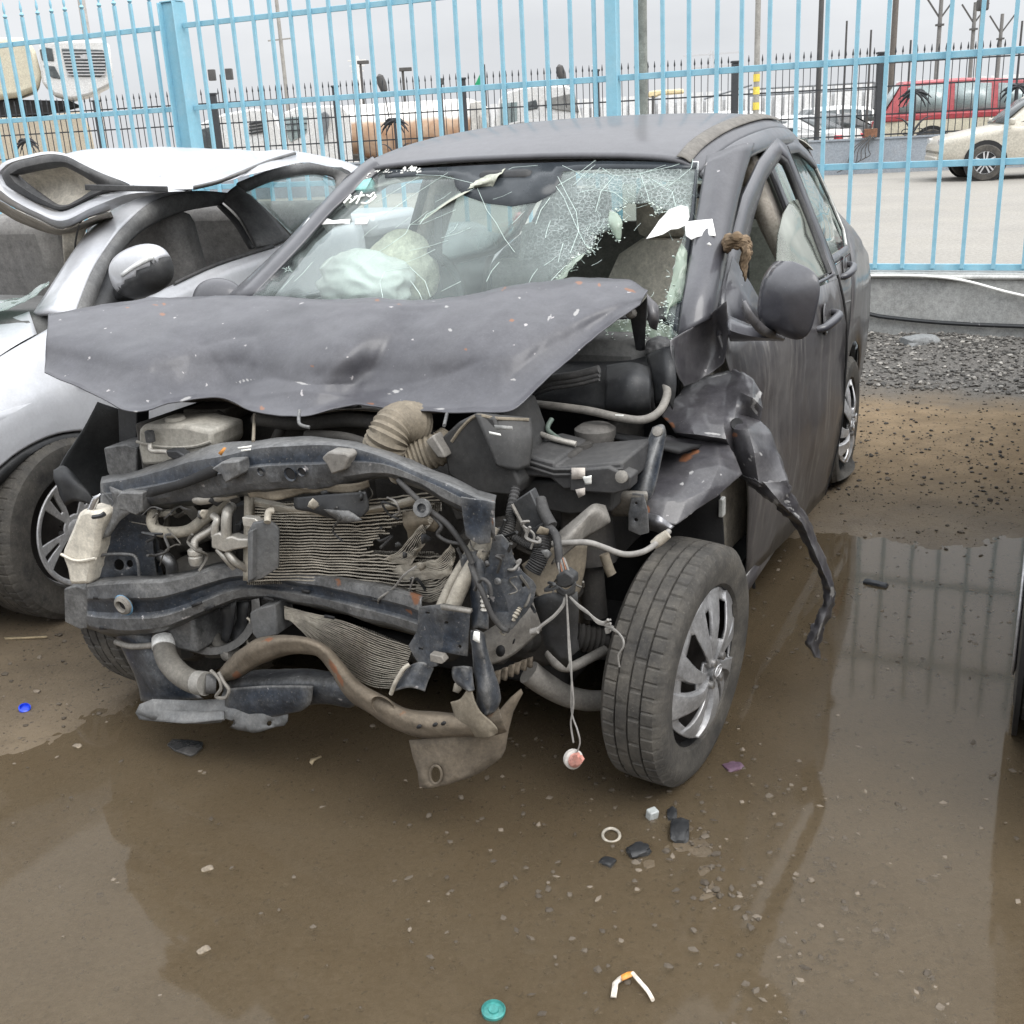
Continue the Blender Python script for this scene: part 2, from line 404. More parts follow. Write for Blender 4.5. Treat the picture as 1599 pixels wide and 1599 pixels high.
def spline(pts, k):
    pts = [Vector(p) for p in pts]; n = len(pts)
    if n < 3: 
        return [pts[0].lerp(pts[-1], i / k) for i in range(k + 1)]
    res = []
    for i in range(n - 1):
        p0, p1, p2, p3 = pts[max(i - 1, 0)], pts[i], pts[i + 1], pts[min(i + 2, n - 1)]
        for j in range(k):
            t = j / k
            res.append(0.5 * ((2 * p1) + (p2 - p0) * t + (2 * p0 - 5 * p1 + 4 * p2 - p3) * t * t + (3 * p1 - p0 - 3 * p2 + p3) * t ** 3))
    res.append(pts[-1]); return res

def lin_rows(rows, ku, kv):
    def ln(p, k):
        p = [Vector(q) for q in p]
        return [p[i].lerp(p[i + 1], j / k) for i in range(len(p) - 1) for j in range(k)] + [p[-1]]
    r1 = [ln(r, ku) for r in rows]
    return [list(x) for x in zip(*[ln(list(c), kv) for c in zip(*r1)])]

def net_rows(rows, ku=6, kv=6):
    r1 = [spline(r, ku) for r in rows]
    return [list(x) for x in zip(*[spline(list(c), kv) for c in zip(*r1)])] if kv > 1 else r1

def crumple(rows, amp, sc, seed=0.0, ridge=0.6, edge=True):
    """dent a grid of points along its own normals with folds and dents"""
    R = len(rows); C_ = len(rows[0]); outr = []
    for i in range(R):
        o_ = []
        for j in range(C_):
            p = rows[i][j]
            du = rows[i][min(j + 1, C_ - 1)] - rows[i][max(j - 1, 0)]
            dv = rows[min(i + 1, R - 1)][j] - rows[max(i - 1, 0)][j]
            n = du.cross(dv)
            n = n.normalized() if n.length > 1e-9 else Vector((0, 0, 1))
            q = p * sc + Vector((seed, seed * 1.7, -seed))
            a = mn.noise(q); b = mn.voronoi(q * 1.25 + Vector((5, 2, 9)))[0][0] * 2.6 - 1.25; c = mn.noise(q * 3.7)
            o_.append(p + n * amp * ((1 - ridge) * a * 1.6 - ridge * b + 0.2 * c))
        outr.append(o_)
    return outr

def net(name, mat, parent, rows, ku=6, kv=6, thick=0.0015, crum=None, sub=0, frame=None, angle=60, bevel=0, linear=0.0, ragged=0.0):
    g = net_rows(rows, ku, kv)
    if linear:
        h = lin_rows(rows, ku, kv)
        g = [[p.lerp(q, linear) for p, q in zip(a, b)] for a, b in zip(g, h)]
    if ragged:
        R_, C_ = len(g), len(g[0])
        for i in range(R_):
            for j in (0, C_ - 1):
                d = (g[i][min(j + 1, C_ - 1)] - g[i][max(j - 1, 0)]).normalized(); g[i][j] = g[i][j] + d * ragged * mn.noise(g[i][j] * 60)
        for j in range(C_):
            for i in (0, R_ - 1):
                d = (g[min(i + 1, R_ - 1)][j] - g[max(i - 1, 0)][j]).normalized(); g[i][j] = g[i][j] + d * ragged * mn.noise(g[i][j] * 60 + Vector((3, 0, 0)))
    if crum: g = crumple(g, *crum)
    return MB().grid(g).build(name, mat, parent, True, angle, solid=thick, sub=sub, frame=frame, bevel=bevel)

def ellipse(cx, cy, a, b, n=14, rot=0.0):
    return [(cx + a * cos(t) * cos(rot) - b * sin(t) * sin(rot), cy + a * cos(t) * sin(rot) + b * sin(t) * cos(rot)) for t in [2 * pi * k / n for k in range(n)]]

def plate(name, mat, parent, outer, holes, fn, thick=0.003, maxlen=None, crum=None, frame=None, bevel=0.0, offset=0.0):
    """a sheet with real holes: 2D outline and hole loops, carried into space by fn"""
    bm = bmesh.new(); ed = []
    for loop in [outer] + list(holes):
        lp = list(loop)
        if maxlen:
            l2 = []
            for i, a in enumerate(lp):
                b = lp[(i + 1) % len(lp)]; k = max(1, int(math.hypot(b[0] - a[0], b[1] - a[1]) / maxlen))
                l2 += [(a[0] + (b[0] - a[0]) * t / k, a[1] + (b[1] - a[1]) * t / k) for t in range(k)]
            lp = l2
        vs_ = [bm.verts.new((x, y, 0)) for x, y in lp]
        ed += [bm.edges.new((vs_[i], vs_[(i + 1) % len(vs_)])) for i in range(len(vs_))]
    bmesh.ops.triangle_fill(bm, use_beauty=True, use_dissolve=False, edges=ed, normal=(0, 0, 1))
    if maxlen:
        for _ in range(5):
            es = [e for e in bm.edges if e.calc_length() > maxlen * 1.6 and not e.is_boundary]
            if not es: break
            bmesh.ops.subdivide_edges(bm, edges=es, cuts=1)
            bmesh.ops.triangulate(bm, faces=[f for f in bm.faces if len(f.verts) > 3])
            bmesh.ops.beautify_fill(bm, faces=bm.faces, edges=[e for e in bm.edges if not e.is_boundary])
    for v in bm.verts:
        q = Vector(fn(v.co.x, v.co.y))
        v.co = q
    bmesh.ops.recalc_face_normals(bm, faces=bm.faces)
    if crum:
        bm.normal_update()
        amp, sc, sd = crum
        for v in bm.verts:
            q = v.co * sc + Vector((sd, -sd, sd * .3)); v.co = v.co + v.normal * amp * (mn.noise(q) - 0.8 * (mn.voronoi(q * 1.2)[0][0] * 2.6 - 1.25))
    me = bpy.data.meshes.new(name); bm.to_mesh(me); bm.free()
    me.materials.append(mat); me.shade_smooth(); me.set_sharp_from_angle(angle=radians(45))
    o = bpy.data.objects.new(name, me); COL.objects.link(o)
    md = o.modifiers.new('t', 'SOLIDIFY'); md.thickness = thick; md.offset = offset
    if bevel:
        md = o.modifiers.new('b', 'BEVEL'); md.width = bevel; md.segments = 2; md.limit_method = 'ANGLE'
    if parent is not None: o.parent = parent
    elif frame is not None: place(o, frame)
    return o

def fr_(r):
    """pixel -> car frame on the upright plane at distance r behind the front axle (r may vary over the sheet)"""
    return lambda x, y: P(x, y, r=r(x, y) if callable(r) else r)
def fl_(l):
    return lambda x, y: P(x, y, l=l(x, y) if callable(l) else l)

def thing(name, label, cat, loc=(0, 0, 0), rotz=0.0, group=None, kind=None):
    o = bpy.data.objects.new(name, None); COL.objects.link(o)
    o.location = loc; o.rotation_euler = (0, 0, rotz); o.empty_display_size = 0.2
    o['label'] = label; o['category'] = cat
    if group: o['group'] = group
    if kind: o['kind'] = kind
    return o
def tag(o, label, cat, group=None, kind=None):
    o['label'] = label; o['category'] = cat
    if group: o['group'] = group
    if kind: o['kind'] = kind
    return o
def struct(o, kind='structure', label=None, cat=None):
    o['kind'] = kind
    if label: o['label'] = label
    if cat: o['category'] = cat
    return o
def dup(src, parent):
    c = src.copy(); COL.objects.link(c); c.parent = parent; return c
def pix_dist(x, y, d):
    """the point at ground distance d along the sight line of a photo pixel"""
    ray = AF + AX * ((x - 800) / FPX) + AY * ((y - 800) / FPX)
    return CAM + ray * (d / sqrt(ray.x ** 2 + ray.y ** 2))

# ================================================================== SETTING
def vnoise(x, y, seed=0):
    """smooth value noise on numpy arrays"""
    xi, yi = np.floor(x).astype(np.int64), np.floor(y).astype(np.int64)
    fx, fy = x - xi, y - yi
    fx = fx * fx * (3 - 2 * fx); fy = fy * fy * (3 - 2 * fy)
    def h(a, b):
        n = (a * 374761393 + b * 668265263 + seed * 982451653) & 0xFFFFFFFF
        n = ((n ^ (n >> 13)) * 1274126177) & 0xFFFFFFFF
        return ((n ^ (n >> 16)) & 0xFFFF) / 65535.0
    return (h(xi, yi) * (1 - fx) + h(xi + 1, yi) * fx) * (1 - fy) + (h(xi, yi + 1) * (1 - fx) + h(xi + 1, yi + 1) * fx) * fy
def fbm(x, y, seed=0, oct=4):
    a, s = 0.5, 0
    for k in range(oct):
        s = s + a * (vnoise(x * 2 ** k, y * 2 ** k, seed + k) - 0.5) * 2; a *= 0.5
    return s

def axis(lo, hi, step, far_lo, far_hi, growth=1.22):
    mid = list(np.arange(lo, hi, step)); a = []; s = step; p = lo
    while p > far_lo:
        s *= growth; p -= s; a.append(p)
    b = []; s = step; p = mid[-1]
    while p < far_hi:
        s *= growth; p += s; b.append(p)
    return np.array(a[::-1] + mid + b)
def sstep(a, b, x):
    t = np.clip((x - a) / (b - a), 0, 1); return t * t * (3 - 2 * t)

# shore of the puddle, as a polyline across the yard (world x, world y of the water's far edge)
_shore = [G(-250, 1330), G(0, 1262), G(120, 1195), G(225, 1125), G(330, 1110), G(640, 985), G(980, 930), G(1180, 905), G(1290, 872), G(1400, 880), G(1520, 905), G(1640, 890), G(1900, 880)]
_sx = np.array([p.x for p in _shore]); _sy = np.array([p.y for p in _shore])
_isl = [(G(1180, 1370), 0.30, 0.012), (G(1060, 1345), 0.16, 0.008), (G(1240, 1450), 0.14, 0.007), (G(1000, 1290), 0.16, 0.007)]
FU, FV = np.array(FEN.U), np.array(FEN.V)
def fence_v(X, Y): return X * FV[0] + Y * FV[1]
def ground_h(X, Y):
    sh = np.interp(X, _sx, _sy) + 0.12 * fbm(X * 2.2, Y * 2.2, 3) + 0.04 * fbm(X * 9, Y * 9, 5)
    d = Y - sh                                        # metres beyond the water's edge
    h = -0.016 + 0.030 * sstep(-0.45, 0.9, d)
    h += 0.0045 * fbm(X * 1.6, Y * 1.6, 21) + 0.0035 * fbm(X * 14, Y * 14, 9, 3) * (0.5 + sstep(-0.3, 0.5, d))
    h += 0.0022 * fbm(X * 45, Y * 45, 31, 2)
    for c, r, a in _isl:
        h += a * np.exp(-((X - c.x) ** 2 + (Y - c.y) ** 2) / r ** 2) * (0.75 + 0.9 * fbm(X * 16, Y * 16, 44, 3))
    fv = fence_v(X, Y)
    h += 0.05 * sstep(6.2, 7.6, fv) * (1 + 0.5 * fbm(X * 5, Y * 5, 6)) 
    out = sstep(7.86, 7.95, fv)
    h = h * (1 - out) + (-0.03) * out
    near = np.exp(-(np.clip(np.hypot(X, Y - 3) - 9, 0, None) / 4) ** 2)
    return h * np.where(fv > 7.9, 1, near), d, fv
gx = axis(-3.4, 3.5, 0.016, -1500, 1500); gy = axis(0.6, 7.9, 0.016, -400, 2600)
GX, GY = np.meshgrid(gx, gy)
GH, GD, GFV = ground_h(GX, GY)
nr, nc = GX.shape
co_ = np.stack([GX, GY, GH], -1).reshape(-1, 3)
ii, jj = np.meshgrid(np.arange(nr - 1), np.arange(nc - 1), indexing='ij')
q = (ii * nc + jj).reshape(-1)
fc = np.stack([q, q + 1, q + nc + 1, q + nc], -1).astype(np.int32)
me = bpy.data.meshes.new('ground')
me.vertices.add(len(co_)); me.vertices.foreach_set('co', co_.astype(np.float32).reshape(-1))
me.loops.add(fc.size); me.loops.foreach_set('vertex_index', fc.reshape(-1))
me.polygons.add(len(fc)); me.polygons.foreach_set('loop_start', np.arange(0, fc.size, 4, dtype=np.int32))
me.polygons.foreach_set('use_smooth', np.ones(len(fc), bool))
me.update(); me.validate()
# what the soil is made of at each place: sandy, gravelly
sand = sstep(0.35, 1.3, GD + 0.35 * fbm(GX * 1.3, GY * 1.3, 77)) * (1 - sstep(5.9, 6.5, GFV + 0.3 * fbm(GX * 3, GY * 3, 78))) * sstep(0.8, 2.0, GX + 0.6 * fbm(GX, GY, 79))
grav = sstep(5.9, 6.6, GFV + 0.3 * fbm(GX * 3, GY * 3, 78))
beyond = sstep(7.9, 8.0, GFV)
for nm_, arr in (('sand', sand), ('gravel', grav * (1 - beyond)), ('beyond', beyond), ('wet', 1 - sstep(-0.2, 1.1, GD + 0.3 * fbm(GX * 2, GY * 2, 80)))):
    at = me.attributes.new(nm_, 'FLOAT', 'POINT'); at.data.foreach_set('value', arr.astype(np.float32).reshape(-1))

gm = bpy.data.materials.new('yard_soil'); gm.use_nodes = True
t = gm.node_tree; N = t.nodes; K = t.links.new; b = N['Principled BSDF']
tcn = N.new('ShaderNodeTexCoord')
def nz(sc, det=6, ro=0.6):
    n = N.new('ShaderNodeTexNoise'); n.inputs['Scale'].default_value = sc; n.inputs['Detail'].default_value = det; n.inputs['Roughness'].default_value = ro
    K(tcn.outputs['Object'], n.inputs['Vector']); return n.outputs['Fac']
def rmp(src, a, b_, c=0.0, d=1.0):
    r = N.new('ShaderNodeMapRange'); r.inputs[1].default_value = a; r.inputs[2].default_value = b_; r.inputs[3].default_value = c; r.inputs[4].default_value = d; K(src, r.inputs[0]); return r.outputs[0]
def mx(f, a, b_):
    x = N.new('ShaderNodeMix'); x.data_type = 'RGBA'
    for i, v in ((0, f), (6, a), (7, b_)):
        if hasattr(v, 'is_linked'): K(v, x.inputs[i])
        else: x.inputs[i].default_value = v if i == 0 else tuple(v) + (1,)
    return x.outputs[2]
def attr(n_):
    a = N.new('ShaderNodeAttribute'); a.attribute_name = n_; return a.outputs['Fac']
mud = mx(rmp(nz(3.2, 8, 0.62), 0.3, 0.7), (0.088, 0.066, 0.041), (0.150, 0.114, 0.072))
mud = mx(rmp(nz(120, 3), 0.55, 0.75), mud, (0.15, 0.115, 0.078))
mud = mx(rmp(nz(75, 2), 0.62, 0.72), mud, (0.035, 0.027, 0.020))
snd = mx(rmp(nz(6, 8), 0.3, 0.7), (0.165, 0.114, 0.062), (0.26, 0.185, 0.105))
snd = mx(rmp(nz(60, 4), 0.58, 0.70), snd, (0.075, 0.055, 0.038))
grv = mx(rmp(nz(60, 5, 0.7), 0.35, 0.65), (0.048, 0.044, 0.040), (0.135, 0.125, 0.112))
byd = mx(rmp(nz(0.6, 8), 0.3, 0.7), (0.28, 0.25, 0.21), (0.35, 0.32, 0.27))
cl1 = mx(attr('sand'), mud, snd); cl1 = mx(attr('gravel'), cl1, grv); cl1 = mx(attr('beyond'), cl1, byd)
K(cl1, b.inputs['Base Color'])
rr_ = N.new('ShaderNodeMapRange'); rr_.inputs[3].default_value = 0.92; rr_.inputs[4].default_value = 0.42; K(attr('wet'), rr_.inputs[0]); K(rr_.outputs[0], b.inputs['Roughness'])
bn = N.new('ShaderNodeBump'); bn.inputs['Strength'].default_value = 0.7; bn.inputs['Distance'].default_value = 0.006
K(nz(95, 6, 0.7), bn.inputs['Height']); K(bn.outputs[0], b.inputs['Normal'])
me.materials.append(gm)
ground = bpy.data.objects.new('ground', me); COL.objects.link(ground); struct(ground)

# puddle: a real sheet of shallow water over the muddy ground
wm = bpy.data.materials.new('shallow_muddy_water'); wm.use_nodes = True
t = wm.node_tree; N = t.nodes; K = t.links.new; N.clear()
o_ = N.new('ShaderNodeOutputMaterial'); tr = N.new('ShaderNodeBsdfTransparent'); tr.inputs[0].default_value = (0.86, 0.80, 0.70, 1)
df = N.new('ShaderNodeBsdfDiffuse'); df.inputs[0].default_value = (0.118, 0.092, 0.060, 1)
gl = N.new('ShaderNodeBsdfGlossy'); gl.inputs['Roughness'].default_value = 0.055
x1 = N.new('ShaderNodeMixShader'); x1.inputs[0].default_value = 0.48
tcn = N.new('ShaderNodeTexCoord')
K(mx(rmp(nz(2.6, 9, 0.66), 0.32, 0.68), mx(rmp(nz(70, 4, 0.7), 0.35, 0.65), (0.098, 0.075, 0.047), (0.128, 0.099, 0.064)), mx(rmp(nz(70, 4, 0.7), 0.35, 0.65), (0.126, 0.099, 0.065), (0.158, 0.126, 0.085))), df.inputs[0])
K(tr.outputs[0], x1.inputs[1]); K(df.outputs[0], x1.inputs[2])
fr = N.new('ShaderNodeFresnel'); fr.inputs['IOR'].default_value = 1.24
bn = N.new('ShaderNodeBump'); bn.inputs['Strength'].default_value = 0.03; bn.inputs['Distance'].default_value = 0.01
K(nz(6, 3), bn.inputs['Height']); K(bn.outputs[0], gl.inputs['Normal'])
x2 = N.new('ShaderNodeMixShader'); K(fr.outputs[0], x2.inputs[0]); K(x1.outputs[0], x2.inputs[1]); K(gl.outputs[0], x2.inputs[2]); K(x2.outputs[0], o_.inputs[0])
pud = MB().grid([[(x, y, 0.0) for x in np.linspace(-6, 6, 7)] for y in np.linspace(-2, 5.2, 7)]).build('puddle', wm, smooth=False)
struct(pud)

# road and far side beyond the blue fence
asph = M('pale_dusty_road', (0.27, 0.255, 0.23), 0.9, 0, 0.10, 0.5, dust=0.4, dustc=(0.31, 0.29, 0.25), ds=0.8, bump=0.3, bs=30)
rd = []
for u in np.linspace(-90, 90, 7):
    p, q2 = FEN.world((u, FEN_C + 1.6, 0)), FAR.world((u, FAR_C - 0.15, 0))
    p.z = q2.z = 0.004; rd.append([p, q2])
road = MB().grid(rd).build('road', asph, smooth=False); struct(road)

# ------------------------------------------------------------------ kerb wall and blue fence
def FB(u, v, z): return FEN.world((u, v, z))
wallmb = MB()
prof = [(FEN_C, -0.05), (FEN_C, 0.43), (FEN_C + 0.015, 0.455), (FEN_C + 0.20, 0.455), (FEN_C + 0.215, 0.43), (FEN_C + 0.215, -0.05)]
wallmb.grid([[FB(u, v, z) for v, z in prof] for u in np.linspace(-13, 4, 18)])
kw = wallmb.build('kerb_wall', concm, None, angle=30, frame=1)
tag(kw, 'low rough grey concrete kerb wall carrying the pale blue fence', 'wall')
FVC = FEN_C + 0.10
def finial_bar():
    m_ = MB(); h = 0.0115
    m_.box((0, 0, 0.48 + 1.09), (0.025, 0.025, 2.18))
    m_.lathe([(0.004, 2.66), (0.013, 2.665), (0.020, 2.68), (0.013, 2.695), (0.006, 2.70), (0.011, 2.72), (0.012, 2.74), (0.003, 2.80)], seg=10)
    return m_
BAR = finial_bar()
bar_src = None
def fence_panel(u0, u1, ub, label, zoff=0.0):
    t = thing('metal_fence', label, 'fence', FB((u0 + u1) / 2, FVC, 0.455), -FEN.a, 'pale blue fence panels on the kerb wall')
    global bar_src
    for z in (0.485, 1.145, 1.80, 2.45):
        mb = MB().box((0, 0, z - 0.455 + zoff), (u1 - u0, 0.022, 0.042)); mb.build('rail', fencem, t, bevel=0.003)
    n = int((u1 - u0 - 0.12) / 0.1855); 
    k0 = math.ceil((u0 + 0.05 - ub) / 0.1855)
    k = k0
    while ub + k * 0.1855 < u1 - 0.05:
        if bar_src is None:
            bar_src = BAR.build('bar', fencem, t); ob = bar_src
        else: ob = dup(bar_src, t)
        ob.location = (ub + k * 0.1855 - (u0 + u1) / 2 + random.uniform(-.004, .004), -0.024, -0.455 + zoff)
        ob.rotation_euler = (random.uniform(-.005, .005), random.uniform(-.006, .006), 0)
        k += 1
fence_panel(-11.6, -6.99, -8.80, 'pale blue metal fence panel left of the wide blue post, behind the silver wreck')
fence_panel(-6.80, -3.03, -5.14, 'pale blue metal fence panel between the two blue posts, behind the grey hatchback')
fence_panel(-2.93, 1.0, -2.41, 'pale blue metal fence panel right of the slim blue post, in front of the road')
def fence_post(u, w_, d_, label, flange):
    t = thing('fence_post', label, 'post', FB(u, FVC, 0.455), -FEN.a, 'pale blue fence posts')
    mb = MB().box((0, 0, 1.09), (w_, d_, 2.18))
    if flange: mb.box((-w_ / 2 - 0.004, -0.01, 1.09), (0.012, d_ + 0.09, 2.18)); mb.box((w_ / 2 + 0.004, -0.01, 1.09), (0.012, d_ + 0.09, 2.18))
    mb.build('shaft', fencem, t, bevel=0.003)
    MB().box((0, 0, 2.187), (w_ + 0.03, d_ + 0.03, 0.010)).build('cap', fencem, t, bevel=0.002)
fence_post(-6.895, 0.15, 0.07, 'wide flanged pale blue fence post behind the silver wreck', True)
fence_post(-2.98, 0.085, 0.08, 'slim pale blue fence post rising behind the hatchback roof', False)
# grey stained timber pole and white cable just behind the slim post
pp = MB().tube([FB(-2.875, FEN_C + 0.40, -0.02), FB(-2.875, FEN_C + 0.40, 4.2)], 0.048, 14).build('utility_pole', M('stained_grey_pole', (0.27, 0.28, 0.25), 0.85, 0, 0.2, 3, dust=0.5, dustc=(0.12, 0.12, 0.11), ds=7), None, frame=1)
tag(pp, 'grey stained pole with dark marks close behind the slim blue post', 'pole')
wc = MB().tube([FB(-2.93, FEN_C + 0.34, 4.0), FB(-2.895, FEN_C + 0.33, 2.2), FB(-2.86, FEN_C + 0.33, 1.4), FB(-2.84, FEN_C + 0.34, 0.5)], 0.0055, 6, smooth=5).build('cable', whitef, None, frame=1)
tag(wc, 'thin white cable running down beside the grey stained pole', 'cable')
cnd = MB().tube([FB(-1.3, FEN_C - 0.014, 0.437), FB(-0.6, FEN_C - 0.014, 0.435), FB(0.4, FEN_C - 0.014, 0.434), FB(1.6, FEN_C - 0.014, 0.434)], 0.013, 8).build('conduit', M('grey_conduit', (0.55, 0.55, 0.53), 0.6), None, frame=1)
tag(cnd, 'straight grey conduit clipped along the top of the kerb wall', 'conduit')
wc2 = MB().tube([FB(-1.25, FEN_C - 0.035, 0.44), FB(-0.85, FEN_C - 0.036, 0.445), FB(-0.55, FEN_C - 0.036, 0.42), FB(-0.2, FEN_C - 0.03, 0.33), FB(0.3, FEN_C - 0.03, 0.24), FB(0.8, FEN_C - 0.03, 0.22)], 0.009, 8, smooth=6).build('cable', whitef, None, frame=1)
tag(wc2, 'white cable sagging down the face of the kerb wall at right', 'cable')
hs_ = MB().tube([FB(-2.6, FEN_C - 0.03, 0.30), FB(-1.3, FEN_C - 0.03, 0.205), FB(-1.0, FEN_C - 0.03, 0.165), FB(-0.6, FEN_C - 0.03, 0.135), FB(0, FEN_C - 0.03, 0.125), FB(1.2, FEN_C - 0.03, 0.13)], 0.014, 8, smooth=6)
hh = hs_.build('hose', M('black_hose', (0.02, 0.022, 0.024), 0.5, 0, 0.1, 5, chips=1.0), None, frame=1)
tag(hh, 'black flecked hose lying along the foot of the kerb wall', 'hose')

# ------------------------------------------------------------------ loose stones
def rocks(name, mat, pts, label=None, kind='stuff'):
    phi = (1 + 5 ** .5) / 2
    base = np.array([(-1, phi, 0), (1, phi, 0), (-1, -phi, 0), (1, -phi, 0), (0, -1, phi), (0, 1, phi), (0, -1, -phi), (0, 1, -phi), (phi, 0, -1), (phi, 0, 1), (-phi, 0, -1), (-phi, 0, 1)]) / 1.9
    fs = np.array([(0, 11, 5), (0, 5, 1), (0, 1, 7), (0, 7, 10), (0, 10, 11), (1, 5, 9), (5, 11, 4), (11, 10, 2), (10, 7, 6), (7, 1, 8), (3, 9, 4), (3, 4, 2), (3, 2, 6), (3, 6, 8), (3, 8, 9), (4, 9, 5), (2, 4, 11), (6, 2, 10), (8, 6, 7), (9, 8, 1)])
    V, F_ = [], []
    for k, (x, y, z, s) in enumerate(pts):
        v = base * RNG.uniform(0.65, 1.25, (12, 1)) * s * np.array([RNG.uniform(.8, 1.5), RNG.uniform(.7, 1.2), RNG.uniform(.45, .85)])
        a = RNG.uniform(0, 6.28); c, s_ = cos(a), sin(a)
        v = v @ np.array([[c, s_, 0], [-s_, c, 0], [0, 0, 1]]) + np.array([x, y, z])
        V.append(v); F_.append(fs + 12 * k)
    me = bpy.data.meshes.new(name); me.from_pydata(np.concatenate(V).tolist(), [], np.concatenate(F_).tolist()); me.update()
    me.materials.append(mat)
    o = bpy.data.objects.new(name, me); COL.objects.link(o)
    o['kind'] = kind
    if label: o['label'] = label
    return o
def stone_mat(name, lo, hi, sc):
    mt = bpy.data.materials.new(name); mt.use_nodes = True
    t = mt.node_tree; N = t.nodes; K = t.links.new; b = N['Principled BSDF']; b.inputs['Roughness'].default_value = 0.75
    g = N.new('ShaderNodeNewGeometry'); r = N.new('ShaderNodeValToRGB')
    r.color_ramp.elements[0].color = lo + (1,); r.color_ramp.elements[1].color = hi + (1,)
    r.color_ramp.elements[0].position = 0.1
    e = r.color_ramp.elements.new(0.75); e.color = tuple((a * 0.65 + c * 0.35) for a, c in zip(lo, hi)) + (1,)
    K(g.outputs['Random Per Island'], r.inputs[0]); K(r.outputs[0], b.inputs['Base Color'])
    return mt
def rnd_pts(n, fx, fy, s0, s1, keep=None, sink=0.25, p=2.2):
    X = fx(n); Y = fy(n); H, D, FVv = ground_h(X, Y)
    S = s0 + (s1 - s0) * RNG.random(n) ** p
    k = np.ones(n, bool) if keep is None else keep(X, Y, D, FVv)
    return [(x, y, h + s * sink, s) for x, y, h, s in zip(X[k], Y[k], H[k], S[k])]
# gravel bank along the wall
_n = 11000
uu, vv = RNG.uniform(-3.2, 1.0, _n), 7.9 - RNG.random(_n) ** 1.35 * 1.5
gxs, gys = uu * FU[0] + vv * FV[0], uu * FU[1] + vv * FV[1]
rocks('gravel', stone_mat('gravel_stone', (0.042, 0.039, 0.035), (0.33, 0.31, 0.28), 9), rnd_pts(_n, lambda n: gxs, lambda n: gys, 0.004, 0.017, sink=0.4, p=2.6), 'dark gravel bank along the foot of the kerb wall')
# wet pebbles in and around the puddle
ptsP = rnd_pts(4500, lambda n: RNG.uniform(-1.6, 2.2, n), lambda n: RNG.uniform(1.15, 5.2, n), 0.0012, 0.004, sink=0.4, p=2.0) + rnd_pts(3000, lambda n: RNG.uniform(-1.6, 2.2, n), lambda n: RNG.uniform(1.15, 5.2, n), 0.0022, 0.009, sink=0.3, p=3.0)
for c, r, n_ in ((G(1180, 1360), 0.28, 420), (G(1050, 1400), 0.30, 260), (G(1270, 1440), 0.16, 140), (G(900, 1230), 0.3, 160), (G(1230, 1000), 0.4, 260), (G(1560, 950), 0.3, 160)):
    ptsP += rnd_pts(n_, lambda n: RNG.normal(c.x, r, n), lambda n: RNG.normal(c.y, r, n), 0.003, 0.010, sink=0.3, p=2.2)
ptsP = [(x, y, max(z, -.0035 + .1 * s), s) for x, y, z, s in ptsP]
rocks('pebbles', stone_mat('wet_pebble', (0.060, 0.047, 0.033), (0.20, 0.165, 0.125), 9), ptsP, 'small wet pebbles strewn over the muddy yard and puddle')
# dark crumbs over the sandy strip
uu, vv = RNG.uniform(-2.8, 0.8, 2600), RNG.uniform(4.4, 6.6, 2600)
gx2, gy2 = uu * FU[0] + vv * FV[0], uu * FU[1] + vv * FV[1]
rocks('grit', stone_mat('dark_grit', (0.03, 0.025, 0.02), (0.14, 0.11, 0.08), 9), rnd_pts(2600, lambda n: gx2, lambda n: gy2, 0.003, 0.011, sink=0.3, p=2.6), 'dark grit scattered over the sandy strip beside the hatchback')
def lump(name, mat, c, dims, label, cat, seed=0, rot=0.0, sub=2, amp=0.25):
    mb = MB(); bm = bmesh.new(); bmesh.ops.create_icosphere(bm, subdivisions=3, radius=1)
    for v in bm.verts:
        k = 1 + amp * mn.noise(v.co * 1.3 + Vector((seed, 0, 0))) + amp * .5 * mn.noise(v.co * 3.1 + Vector((0, seed, 0)))
        p = v.co * k; p = Vector((max(-.8, min(.8, p.x)), max(-.8, min(.8, p.y)), max(-.7, min(.7, p.z))))
        v.co = Matrix.Rotation(rot, 3, 'Z') @ Vector((p.x * dims[0], p.y * dims[1], p.z * dims[2])) + Vector(c)
    mb.add([v.co.copy() for v in bm.verts], [[x.index for x in f.verts] for f in bm.faces]); bm.free()
    return tag(mb.build(name, mat, None, angle=35, frame=1), label, cat)
_p = G(1437, 552); lump('concrete_lump', M('lump_concrete', (0.20, 0.205, 0.205), 0.9, 0, .12, 9, bump=0.5), (_p.x, _p.y, 0.07), (0.14, 0.09, 0.06), 'grey lump of broken concrete on gravel by the kerb wall', 'rubble', 3, 0.2)

